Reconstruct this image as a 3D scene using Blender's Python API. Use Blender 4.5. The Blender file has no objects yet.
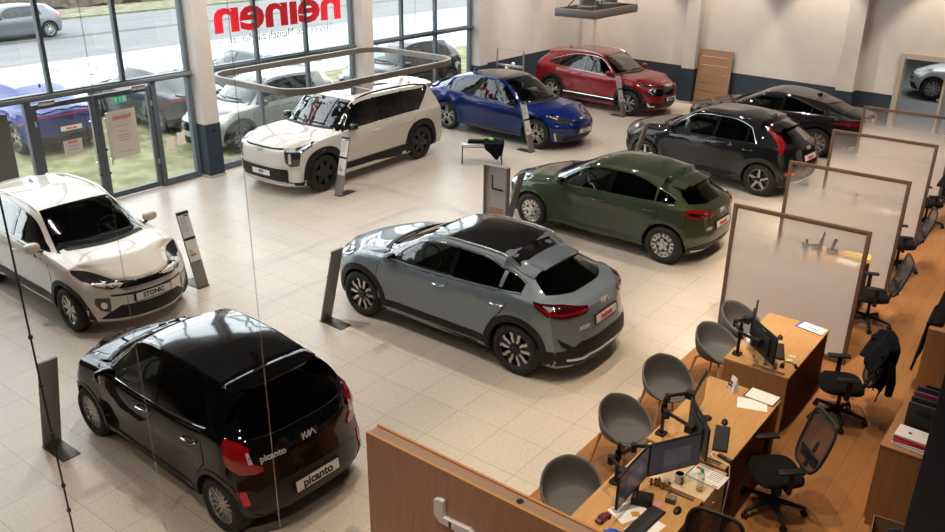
import bpy, bmesh, math, random
from mathutils import Vector, Matrix
from mathutils.bvhtree import BVHTree

random.seed(7)
PI = math.pi
SC = bpy.context.scene
COL = SC.collection
DG = lambda: bpy.context.evaluated_depsgraph_get()

# ------------------------------------------------------------------ materials
MATS = {}

def mat(name, color=(.5, .5, .5), rough=.5, metal=0., coat=0., emit=None, estr=0., spec=.5, coat_rough=.05):
    if name in MATS:
        return MATS[name]
    m = bpy.data.materials.new(name)
    m.use_nodes = True
    b = m.node_tree.nodes['Principled BSDF']
    b.inputs['Base Color'].default_value = (*color, 1)
    b.inputs['Roughness'].default_value = rough
    b.inputs['Metallic'].default_value = metal
    b.inputs['Coat Weight'].default_value = coat
    b.inputs['Coat Roughness'].default_value = coat_rough
    b.inputs['Specular IOR Level'].default_value = spec
    if emit:
        b.inputs['Emission Color'].default_value = (*emit, 1)
        b.inputs['Emission Strength'].default_value = estr
    MATS[name] = m
    return m

def nodes(m):
    nt = m.node_tree
    return nt, nt.nodes, nt.links, nt.nodes['Principled BSDF']

def noise_mat(name, c1, c2, scale=8., rough=.6, detail=4., bump=0., stretch=(1, 1, 1), metal=0., coat=0., lo=.3, hi=.7):
    if name in MATS:
        return MATS[name]
    m = mat(name, c1, rough, metal, coat)
    nt, N, L, b = nodes(m)
    tc = N.new('ShaderNodeTexCoord')
    mp = N.new('ShaderNodeMapping')
    mp.inputs['Scale'].default_value = stretch
    nz = N.new('ShaderNodeTexNoise')
    nz.inputs['Scale'].default_value = scale
    nz.inputs['Detail'].default_value = detail
    cr = N.new('ShaderNodeValToRGB')
    cr.color_ramp.elements[0].color = (*c1, 1)
    cr.color_ramp.elements[1].color = (*c2, 1)
    cr.color_ramp.elements[0].position = lo
    cr.color_ramp.elements[1].position = hi
    L.new(tc.outputs['Object'], mp.inputs['Vector'])
    L.new(mp.outputs['Vector'], nz.inputs['Vector'])
    L.new(nz.outputs['Fac'], cr.inputs['Fac'])
    L.new(cr.outputs['Color'], b.inputs['Base Color'])
    if bump:
        bp = N.new('ShaderNodeBump')
        bp.inputs['Strength'].default_value = bump
        bp.inputs['Distance'].default_value = .01
        L.new(nz.outputs['Fac'], bp.inputs['Height'])
        L.new(bp.outputs['Normal'], b.inputs['Normal'])
    return m

def glass_mat(name, tint=(.8, .85, .85), gloss=.06, rough=.0, fmax=.9):
    """thin pane: see-through with a tint, mirror reflection by fresnel"""
    if name in MATS:
        return MATS[name]
    m = bpy.data.materials.new(name)
    m.use_nodes = True
    nt = m.node_tree
    N, L = nt.nodes, nt.links
    N.clear()
    out = N.new('ShaderNodeOutputMaterial')
    tr = N.new('ShaderNodeBsdfTransparent')
    tr.inputs['Color'].default_value = (*tint, 1)
    gl = N.new('ShaderNodeBsdfGlossy')
    gl.inputs['Roughness'].default_value = rough
    gl.inputs['Color'].default_value = (1, 1, 1, 1)
    lw = N.new('ShaderNodeLayerWeight')
    lw.inputs['Blend'].default_value = .5
    mr = N.new('ShaderNodeMapRange')
    pw = N.new('ShaderNodeMath')
    pw.operation = 'POWER'
    pw.inputs[1].default_value = 3.
    mr.inputs['To Min'].default_value = gloss
    mr.inputs['To Max'].default_value = fmax
    mx = N.new('ShaderNodeMixShader')
    L.new(lw.outputs['Facing'], pw.inputs[0])
    L.new(pw.outputs[0], mr.inputs['Value'])
    L.new(mr.outputs['Result'], mx.inputs['Fac'])
    L.new(tr.outputs[0], mx.inputs[1])
    L.new(gl.outputs[0], mx.inputs[2])
    L.new(mx.outputs[0], out.inputs['Surface'])
    MATS[name] = m
    return m

def wood_mat(name, c1, c2, grain=(1, 14, 14), rough=.45, scale=2.2):
    """veneer with grain along local x (by default)"""
    if name in MATS:
        return MATS[name]
    m = mat(name, c1, rough)
    nt, N, L, b = nodes(m)
    tc = N.new('ShaderNodeTexCoord')
    mp = N.new('ShaderNodeMapping')
    mp.inputs['Scale'].default_value = grain
    n1 = N.new('ShaderNodeTexNoise')
    n1.inputs['Scale'].default_value = scale
    n1.inputs['Detail'].default_value = 6
    n1.inputs['Roughness'].default_value = .65
    n1.inputs['Distortion'].default_value = .4
    cr = N.new('ShaderNodeValToRGB')
    cr.color_ramp.elements[0].color = (*c1, 1)
    cr.color_ramp.elements[1].color = (*c2, 1)
    cr.color_ramp.elements[0].position = .3
    cr.color_ramp.elements[1].position = .72
    L.new(tc.outputs['Object'], mp.inputs['Vector'])
    L.new(mp.outputs['Vector'], n1.inputs['Vector'])
    L.new(n1.outputs['Fac'], cr.inputs['Fac'])
    L.new(cr.outputs['Color'], b.inputs['Base Color'])
    return m

# ------------------------------------------------------------------ objects
def finish(me, smooth=None):
    if smooth is not None:
        for p in me.polygons:
            p.use_smooth = True
        me.set_sharp_from_angle(angle=math.radians(smooth))

def obj(name, bm, m, parent=None, smooth=None, label=None, kind=None):
    me = bpy.data.meshes.new(name)
    bm.to_mesh(me)
    bm.free()
    for k in (m if isinstance(m, (list, tuple)) else [m]):
        me.materials.append(k)
    finish(me, smooth)
    o = bpy.data.objects.new(name, me)
    COL.objects.link(o)
    if parent is not None:
        o.parent = parent
    if label:
        o['label'] = label
    if kind:
        o['kind'] = kind
    return o

def struct(name, bm, m, smooth=None):
    o = obj(name, bm, m, None, smooth)
    o['kind'] = 'structure'
    return o

def tag(o, label, cat, group=None):
    o['label'] = label
    o['category'] = cat
    if group:
        o['group'] = group
    return o

def thing(name, label, cat, loc=(0, 0, 0), rz=0., group=None):
    o = bpy.data.objects.new(name, None)
    COL.objects.link(o)
    o.empty_display_size = .2
    o.location = loc
    o.rotation_euler = (0, 0, rz)
    return tag(o, label, cat, group)

def dup(root, loc, rz, label=None, group=None):
    r = root.copy()
    COL.objects.link(r)
    r.location = loc
    r.rotation_euler = (0, 0, rz)
    if label:
        r['label'] = label
    if group:
        r['group'] = group
    for ch in list(root.children):
        c = ch.copy()
        COL.objects.link(c)
        c.parent = r
        for g in list(ch.children):
            d = g.copy()
            COL.objects.link(d)
            d.parent = c
    return r

# ------------------------------------------------------------------ mesh pieces
def box(bm, x0, x1, y0, y1, z0, z1, bev=0., mi=0, M=None):
    r = bmesh.ops.create_cube(bm, size=1.)
    vs = r['verts']
    for v in vs:
        v.co = Vector(((x0 + x1) / 2 + v.co.x * (x1 - x0), (y0 + y1) / 2 + v.co.y * (y1 - y0), (z0 + z1) / 2 + v.co.z * (z1 - z0)))
    fs = list({f for v in vs for f in v.link_faces})
    for f in fs:
        f.material_index = mi
    if bev:
        es = list({e for v in vs for e in v.link_edges})
        rr = bmesh.ops.bevel(bm, geom=es, offset=bev, segments=2, affect='EDGES', profile=.5)
        for f in rr['faces']:
            f.material_index = mi
        vs = list({v for f in rr['faces'] for v in f.verts} | {v for f in fs if f.is_valid for v in f.verts})
    if M is not None:
        bmesh.ops.transform(bm, matrix=M, verts=vs)
    return vs

def B(*a, **k):
    bm = bmesh.new()
    box(bm, *a, **k)
    return bm

def tube(bm, pts, r, seg=10, mi=0, closed=False, flat=None):
    """sweep a circle (or ellipse flat=(a,b)) along points; r may be a list"""
    pts = [Vector(p) for p in pts]
    n = len(pts)
    rings = []
    prev_up = None
    for i, p in enumerate(pts):
        a = pts[(i - 1) % n] if (closed or i > 0) else pts[i]
        b = pts[(i + 1) % n] if (closed or i < n - 1) else pts[i]
        d = (b - a).normalized()
        up = prev_up if prev_up is not None else (Vector((0, 0, 1)) if abs(d.z) < .9 else Vector((1, 0, 0)))
        s = d.cross(up)
        if s.length < 1e-5:
            s = d.cross(Vector((0, 1, 0)))
        s.normalize()
        u = s.cross(d).normalized()
        prev_up = u
        rr = r[i] if isinstance(r, (list, tuple)) else r
        fa, fb = flat if flat else (1, 1)
        rings.append([bm.verts.new(p + s * math.cos(2 * PI * k / seg) * rr * fa + u * math.sin(2 * PI * k / seg) * rr * fb) for k in range(seg)])
    m = n if closed else n - 1
    for i in range(m):
        A, Bq = rings[i], rings[(i + 1) % n]
        for k in range(seg):
            f = bm.faces.new((A[k], A[(k + 1) % seg], Bq[(k + 1) % seg], Bq[k]))
            f.material_index = mi
    if not closed:
        bm.faces.new(list(reversed(rings[0]))).material_index = mi
        bm.faces.new(rings[-1]).material_index = mi
    return rings

def lathe(bm, prof, seg=24, axis='Z', M=None, mi=0, cap=True):
    """revolve [(r, h)...]"""
    rings = []
    for r, h in prof:
        ring = []
        for k in range(seg):
            a = 2 * PI * k / seg
            c, s = math.cos(a) * r, math.sin(a) * r
            co = Vector((c, s, h)) if axis == 'Z' else Vector((c, h, s))
            if M is not None:
                co = M @ co
            ring.append(bm.verts.new(co))
        rings.append(ring)
    for i in range(len(rings) - 1):
        A, Bq = rings[i], rings[i + 1]
        for k in range(seg):
            f = bm.faces.new((A[k], A[(k + 1) % seg], Bq[(k + 1) % seg], Bq[k]))
            f.material_index = mi
    if cap:
        for ring in (rings[0], rings[-1]):
            if (ring[0].co - ring[seg // 2].co).length > 1e-4:
                bm.faces.new(ring).material_index = mi
    bmesh.ops.recalc_face_normals(bm, faces=bm.faces[:])
    return rings

def prism(bm, poly, h0, h1, plane='XY', mi=0, M=None):
    """extrude a 2D polygon; plane says which axes it lies in"""
    def P(a, b, h):
        co = {'XY': (a, b, h), 'XZ': (a, h, b), 'YZ': (h, a, b)}[plane]
        co = Vector(co)
        return M @ co if M is not None else co
    A = [bm.verts.new(P(a, b, h0)) for a, b in poly]
    C = [bm.verts.new(P(a, b, h1)) for a, b in poly]
    n = len(poly)
    fs = [bm.faces.new(A), bm.faces.new(list(reversed(C)))]
    for i in range(n):
        fs.append(bm.faces.new((A[i], C[i], C[(i + 1) % n], A[(i + 1) % n])))
    for f in fs:
        f.material_index = mi
    bmesh.ops.recalc_face_normals(bm, faces=fs)
    return A + C

def text_bm(s, size=.1, depth=.004, align='CENTER', bold=0., shear=0., spacing=1.):
    """lettering as a mesh in the XY plane, centred on the origin"""
    cu = bpy.data.curves.new('lettering', 'FONT')
    cu.body = s
    cu.size = size
    cu.extrude = depth / 2
    cu.align_x = align
    cu.align_y = 'CENTER'
    cu.offset = bold
    cu.shear = shear
    cu.space_character = spacing
    cu.resolution_u = 3
    o = bpy.data.objects.new('lettering_source', cu)
    COL.objects.link(o)
    dg = DG()
    dg.update()
    me = bpy.data.meshes.new_from_object(o.evaluated_get(dg))
    bm = bmesh.new()
    bm.from_mesh(me)
    bpy.data.objects.remove(o)
    bpy.data.curves.remove(cu)
    bpy.data.meshes.remove(me)
    return bm

def stroke_bm(strokes, w, depth):
    """flat thick strokes [( (x,y),(x,y) )...] in XY"""
    bm = bmesh.new()
    for pl in strokes:
        for (a, b) in zip(pl[:-1], pl[1:]):
            a, b = Vector(a), Vector(b)
            d = (b - a).normalized()
            n = Vector((-d.y, d.x)) * w / 2
            e = d * w * .25
            prism(bm, [tuple(a - e + n), tuple(a - e - n), tuple(b + e - n), tuple(b + e + n)], -depth / 2, depth / 2)
    return bm

def logo_bm(w, depth=.004, t=.13):
    """the maker's linked letters, drawn in the XY plane, total width w"""
    k = w / 2.55
    S = [[(0, 0), (0, 1)], [(.0, .3), (.62, 1)], [(.27, .62), (.72, 0), (1.28, 1), (1.28, 0)], [(1.28, 0), (1.95, 1), (2.5, 0)]]
    S = [[((x - 1.25) * k, (y - .5) * k) for x, y in s] for s in S]
    return stroke_bm(S, t * k * 1.15, depth)

def place(bm, M):
    bmesh.ops.transform(bm, matrix=M, verts=bm.verts[:])
    return bm

def frame_M(o, xax, yax):
    """matrix taking the XY plane to plane (xax,yax) at o"""
    x = Vector(xax).normalized()
    y = Vector(yax)
    y = (y - x * x.dot(y)).normalized()
    z = x.cross(y)
    M = Matrix(((x.x, y.x, z.x, o[0]), (x.y, y.y, z.y, o[1]), (x.z, y.z, z.z, o[2]), (0, 0, 0, 1)))
    return M

def T(x, y, z):
    return Matrix.Translation((x, y, z))

def R(deg, ax):
    return Matrix.Rotation(math.radians(deg), 4, ax)

def pchip(pts):
    pts = sorted(pts)
    X = [p[0] for p in pts]
    Y = [p[1] for p in pts]
    n = len(X)
    if n == 1:
        return lambda x: Y[0]
    h = [X[i + 1] - X[i] for i in range(n - 1)]
    d = [(Y[i + 1] - Y[i]) / h[i] for i in range(n - 1)]
    m = [0.] * n
    m[0], m[-1] = d[0], d[-1]
    for i in range(1, n - 1):
        if d[i - 1] * d[i] <= 0:
            m[i] = 0.
        else:
            w1, w2 = 2 * h[i] + h[i - 1], h[i] + 2 * h[i - 1]
            m[i] = (w1 + w2) / (w1 / d[i - 1] + w2 / d[i])
    def f(x):
        if x <= X[0]:
            return Y[0]
        if x >= X[-1]:
            return Y[-1]
        i = 0
        while x > X[i + 1]:
            i += 1
        t = (x - X[i]) / h[i]
        t2, t3 = t * t, t * t * t
        return (2 * t3 - 3 * t2 + 1) * Y[i] + (t3 - 2 * t2 + t) * h[i] * m[i] + (-2 * t3 + 3 * t2) * Y[i + 1] + (t3 - t2) * h[i] * m[i + 1]
    return f

def catmull(P, sub):
    out = []
    n = len(P)
    for i in range(n - 1):
        p0 = P[i - 1] if i > 0 else P[i]
        p1, p2 = P[i], P[i + 1]
        p3 = P[i + 2] if i + 2 < n else P[i + 1]
        for k in range(sub):
            t = k / sub
            o = []
            for c in range(len(p1)):
                m1, m2 = (p2[c] - p0[c]) * .42, (p3[c] - p1[c]) * .42
                t2, t3 = t * t, t * t * t
                o.append((2 * t3 - 3 * t2 + 1) * p1[c] + (t3 - 2 * t2 + t) * m1 + (-2 * t3 + 3 * t2) * p2[c] + (t3 - t2) * m2)
            out.append(tuple(o))
    out.append(tuple(P[-1]))
    return out

def lerp(a, b, t):
    return a + (b - a) * t

# ------------------------------------------------------------------ conforming patches
def patch_faces(bm, bvh, pts, d, off=.004, grid=.06, skirt=.012, mi=0):
    """lay a polygon (3D points) along direction d onto the surface of bvh, standing off by `off`"""
    d = Vector(d).normalized()
    up = Vector((0, 0, 1)) if abs(d.z) < .8 else Vector((1, 0, 0))
    a = d.cross(up).normalized()
    b = a.cross(d).normalized()
    q = [(Vector(p).dot(a), Vector(p).dot(b)) for p in pts]
    t = bmesh.new()
    vs = [t.verts.new((x, y, 0)) for x, y in q]
    f = t.faces.new(vs)
    f.normal_update()
    if f.normal.z < 0:
        f.normal_flip()
    bmesh.ops.triangulate(t, faces=[f])
    xs = [x for x, y in q]
    ys = [y for x, y in q]
    for lo, hi, no in ((min(xs), max(xs), (1, 0, 0)), (min(ys), max(ys), (0, 1, 0))):
        k = max(1, int((hi - lo) / grid))
        for i in range(1, k):
            c = lo + (hi - lo) * i / k
            bmesh.ops.bisect_plane(t, geom=t.verts[:] + t.edges[:] + t.faces[:], plane_co=(c if no[0] else 0, c if no[1] else 0, 0), plane_no=no)
    bmesh.ops.remove_doubles(t, verts=t.verts[:], dist=1e-5)
    bmesh.ops.dissolve_degenerate(t, edges=t.edges[:], dist=1e-6)
    mp = {}
    nr = {}
    for v in t.verts:
        o = a * v.co.x + b * v.co.y - d * 6
        hit, n, i, ds = bvh.ray_cast(o, d)
        if hit is None:
            ref = a * v.co.x + b * v.co.y + d * (sum(Vector(p).dot(d) for p in pts) / len(pts))
            hit, n, i, ds = bvh.find_nearest(ref)
        if n.dot(d) > 0:
            n = -n
        nr[v] = n
        mp[v] = bm.verts.new(hit + n * off)
    new = []
    for fc in t.faces:
        try:
            g = bm.faces.new([mp[v] for v in fc.verts])
            g.material_index = mi
            new.append(g)
        except ValueError:
            pass
    if skirt:
        for e in t.edges:
            if len(e.link_faces) == 1:
                v0, v1 = e.verts
                s0 = bm.verts.new(mp[v0].co - nr[v0] * (off + skirt))
                s1 = bm.verts.new(mp[v1].co - nr[v1] * (off + skirt))
                g = bm.faces.new((mp[v0], mp[v1], s1, s0))
                g.material_index = mi
    t.free()
    for g in new:
        g.normal_update()
        if g.normal.dot(d) > 0:
            g.normal_flip()
    return new
# ------------------------------------------------------------------ car materials
M_BLACK = mat('matte black trim plastic', (.013, .013, .0145), .55, spec=.3)
M_GLOSSBLK = mat('gloss black trim', (.008, .008, .009), .08, 0, .5)
M_DARKIN = mat('dark cabin lining', (.03, .03, .032), .8)
M_BADGE = mat('satin silver badge', (.72, .72, .72), .3, .25)
M_SEAT = mat('charcoal seat cloth', (.045, .045, .048), .8)
M_SEATL = mat('light grey seat leather', (.35, .36, .34), .6)
M_TYRE = noise_mat('tyre rubber', (.012, .012, .013), (.022, .022, .023), 30, .75)
M_CHROME = mat('bright chrome', (.75, .75, .76), .12, 1.)
M_SILVER = mat('silver alloy', (.62, .61, .6), .28, .85)
M_DISC = mat('brake disc steel', (.3, .3, .3), .4, 1.)
M_RIMBLK = mat('black alloy', (.015, .015, .017), .3, .2)
M_GLASS = glass_mat('clear car glass', (.52, .58, .56), .05)
M_TINT = glass_mat('dark privacy glass', (.05, .055, .06), .05)
M_SCREEN = glass_mat('windscreen glass', (.62, .69, .66), .05)
M_LAMPRED = mat('red tail lamp lens', (.32, .006, .01), .08, 0, 1.)
M_LAMPDK = mat('dark tail lamp lens', (.06, .004, .006), .06, 0, 1.)
M_HEAD = mat('dark headlamp glass', (.03, .032, .035), .05, 0, 1.)
M_DRL = mat('white lamp reflector', (.75, .76, .78), .15, .3)
M_PLATE = mat('white plate', (.8, .78, .76), .4)
M_TXTBLK = mat('black lettering', (.02, .02, .02), .5)
M_TXTRED = mat('red lettering', (.75, .03, .04), .5)
M_GREENCAL = mat('lime green caliper', (.35, .75, .05), .35)
M_MATTEROOF = mat('satin dark roof panel', (.012, .012, .014), .12, 0, .6)
M_RED = mat('red reflector', (.6, .01, .02), .2, 0, .8)
M_AMBER = mat('amber reflector', (.8, .25, .02), .2, 0, .8)

def paint(name, c, metal=.4, rough=.32, coat=1.):
    return mat(name, c, .42, metal * .55, coat, spec=.0 if sum(c) < .3 else .3, coat_rough=.015)

# ------------------------------------------------------------------ wheels
def spoke(bm, ang, r0, w0, r1, w1, y0, y1, mi=0, skew=0., a1=0.):
    """tapered bar from radius r0 to r1 in the wheel plane (axis y)"""
    P = []
    for r, w, s in ((r0, w0, 0), (r1, w1, skew)):
        P.append((r, s - w / 2))
        P.append((r, s + w / 2))
    poly = [P[0], P[2], P[3], P[1]]
    c, s_ = math.cos(ang), math.sin(ang)
    poly = [(x * c - z * s_, x * s_ + z * c) for x, z in poly]
    prism(bm, poly, y0, y1, 'XZ', mi)

def ring(bm, r0, r1, y0, y1, seg=40, mi=0):
    lathe(bm, [(r0, y0), (r1, y0), (r1, y1), (r0, y1), (r0, y0)], seg, 'Y', mi=mi, cap=False)

def wheel_mesh(Rw, rim, style):
    """rim + spokes, outer face at y=0, inboard is -y; slots 0 face colour, 1 dark"""
    bm = bmesh.new()
    r = rim
    lathe(bm, [(r * .99, -.005), (r * 1.02, 0), (r * 1.0, -.018), (r * .93, -.03), (r * .91, -.19), (r * .99, -.2)], 44, 'Y', mi=(0 if style not in ('ev9', 'xceed', 'ev6') else 1), cap=False)
    lathe(bm, [(.0, -.185), (r * .92, -.185)], 40, 'Y', mi=1, cap=False)
    lathe(bm, [(0, -.01), (.028, -.01), (.034, -.02), (.07, -.03), (.075, -.06)], 24, 'Y', mi=(1 if style in ('ev9', 'xceed', 'ev6', 'niro') else 0), cap=False)
    y0, y1 = -.07, -.022
    if style == 'xceed':          # black wheel, five bright forked blades
        for k in range(5):
            a = 2 * PI * k / 5 + PI / 2
            spoke(bm, a, .05, .11, r * .97, .17, -.075, -.035, 1)
            for s in (-1, 1):
                c, q = math.cos(a), math.sin(a)
                for bmv in ([(r * .36, s * .012), (r * .62, s * .030), (r * .80, s * .030), (r * .97, s * .055), (r * .97, s * .108), (r * .74, s * .066), (r * .56, s * .066), (r * .34, s * .036)],):
                    prism(bm, [(x * c - z * q, x * q + z * c) for x, z in bmv], -.05, -.02, 'XZ', 0)
    elif style == 'picanto':      # eight thin twin spokes
        for k in range(8):
            a = 2 * PI * k / 8 + .2
            for s in (-1, 1):
                spoke(bm, a, .045, .022, r * .96, .02, y0, y1, 0, skew=s * .045)
    elif style == 'stonic':
        for k in range(5):
            a = 2 * PI * k / 5 + PI / 2
            for s in (-1, 1):
                spoke(bm, a, .045, .05, r * .96, .036, y0, y1, 0, skew=s * .062)
            spoke(bm, a + PI / 5, .07, .03, r * .96, .02, y0 - .01, y1 - .02, 1)
    elif style == 'ceed':         # silver, ten openings
        ring(bm, r * .58, r * .72, y0, y1 - .004, 40, 0)
        for k in range(5):
            a = 2 * PI * k / 5 + .1
            spoke(bm, a, .04, .075, r * .7, .045, y0, y1, 0)
            for s in (-1, 1):
                spoke(bm, a, r * .5, .05, r * .97, .05, y0, y1, 0, skew=s * .06)
            spoke(bm, a + PI / 5, r * .6, .03, r * .97, .06, y0, y1 - .006, 0)
    elif style == 'niro':
        for k in range(5):
            a = 2 * PI * k / 5 + .3
            spoke(bm, a, .04, .06, r * .97, .034, y0, y1, 0)
            spoke(bm, a, .04, .02, r * .97, .012, y1 - .002, y1 + .004, 0)
            for s in (-1, 1):
                spoke(bm, a + s * .30, r * .35, .02, r * .97, .022, y0 - .01, y1 - .012, 1)
        ring(bm, r * .93, r * .985, y0, y1, 44, 0)
    elif style == 'ev9':
        for k in range(6):
            a = 2 * PI * k / 6 + .2
            spoke(bm, a, .05, .13, r * .97, .10, y0, y1, 0)
            spoke(bm, a, r * .35, .03, r * .95, .025, y1 - .004, y1 + .006, 1)
        ring(bm, r * .9, r * .98, y0, y1, 44, 0)
        lathe(bm, [(0, -.018), (.09, -.018), (.095, -.06)], 6, 'Y', mi=1, cap=False)
    elif style == 'ev6':
        for k in range(5):
            a = 2 * PI * k / 5 + PI / 2
            spoke(bm, a, .05, .075, r * .97, .085, y0, y1, 0)
            spoke(bm, a, .1, .028, r * .95, .03, y1 - .004, y1 + .004, 1)
        ring(bm, r * .94, r * .985, y0, y1, 44, 0)
    elif style == 'sportage':
        for k in range(5):
            a = 2 * PI * k / 5 + PI / 2
            for s in (-1, 1):
                spoke(bm, a, .05, .045, r * .97, .045, y0, y1, 0, skew=s * .055)
            spoke(bm, a, r * .62, .05, r * .97, .06, y0, y1 - .01, 1)
            spoke(bm, a + PI / 5, .06, .05, r * .8, .02, y0 - .01, y1 - .015, 1)
    elif style == 'stinger':
        for k in range(5):
            a = 2 * PI * k / 5 + .5
            for s in (-1, 1):
                spoke(bm, a, .05, .034, r * .97, .028, y0, y1, 0, skew=s * .075)
                spoke(bm, a + s * .33, r * .5, .018, r * .97, .022, y0, y1 - .01, 0, skew=-s * .03)
        ring(bm, r * .94, r * .985, y0, y1, 44, 0)
    else:
        for k in range(5):
            a = 2 * PI * k / 5 + .4
            for s in (-1, 1):
                spoke(bm, a, .05, .05, r * .97, .035, y0, y1, 0, skew=s * .05)
    return bm

def tyre_mesh(Rw, rim, wd):
    bm = bmesh.new()
    h = Rw - rim
    pr = [(rim * .97, -.012), (rim + .004, .004), (rim + h * .35, .014), (rim + h * .7, .008), (Rw - .014, -.012), (Rw - .002, -.03)]
    n = 4
    for k in range(n):   # tread with three grooves
        ya = -.03 - (wd - .06) * k / n
        yb = -.03 - (wd - .06) * (k + 1) / n
        pr += [(Rw, ya - .004), (Rw, yb + .006), (Rw - .007, yb + .005), (Rw - .007, yb + .001)]
    pr += [(Rw - .002, -wd + .03), (Rw - .014, -wd + .012), (rim + h * .6, -wd - .006), (rim, -wd + .01)]
    lathe(bm, pr, 48, 'Y', cap=False)
    return bm

WHEELS = {}

def add_wheel(root, S, sx, side):
    key = (S['key'])
    if key not in WHEELS:
        Rw, rim = S['R'], S['rim']
        fm = {'xceed': M_SILVER, 'ev9': M_RIMBLK, 'ev6': M_SILVER, 'niro': M_SILVER}.get(S['wheel'], M_SILVER)
        a = obj('wheel', wheel_mesh(Rw, rim, S['wheel']), [fm, M_RIMBLK], root, 35)
        t = obj('tyre', tyre_mesh(Rw, rim, .2), M_TYRE, a, 40)
        bm = bmesh.new()
        lathe(bm, [(.05, -.1), (rim * .72, -.1), (rim * .72, -.125), (.05, -.125)], 36, 'Y')
        d = obj('brake_disc', bm, M_DISC, a, 30)
        bm = bmesh.new()
        for k in range(5):
            a0 = math.radians(150 + k * 12)
            box(bm, rim * .55, rim * .86, -.135, -.085, -.04, .04, .008, M=Matrix.Rotation(-a0, 4, 'Y'))
        c = obj('brake_caliper', bm, M_GREENCAL if S.get('green') else M_DISC, a, 30)
        WHEELS[key] = a
        w = a
    else:
        src = WHEELS[key]
        w = src.copy()
        COL.objects.link(w)
        w.parent = root
        for ch in src.children:
            d = ch.copy()
            COL.objects.link(d)
            d.parent = w
    w.location = (sx * S['wb'] / 2, side * (S['W'] - .012), S['R'])
    w.rotation_euler = (0, 0, 0 if side > 0 else PI)
    return w

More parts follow.
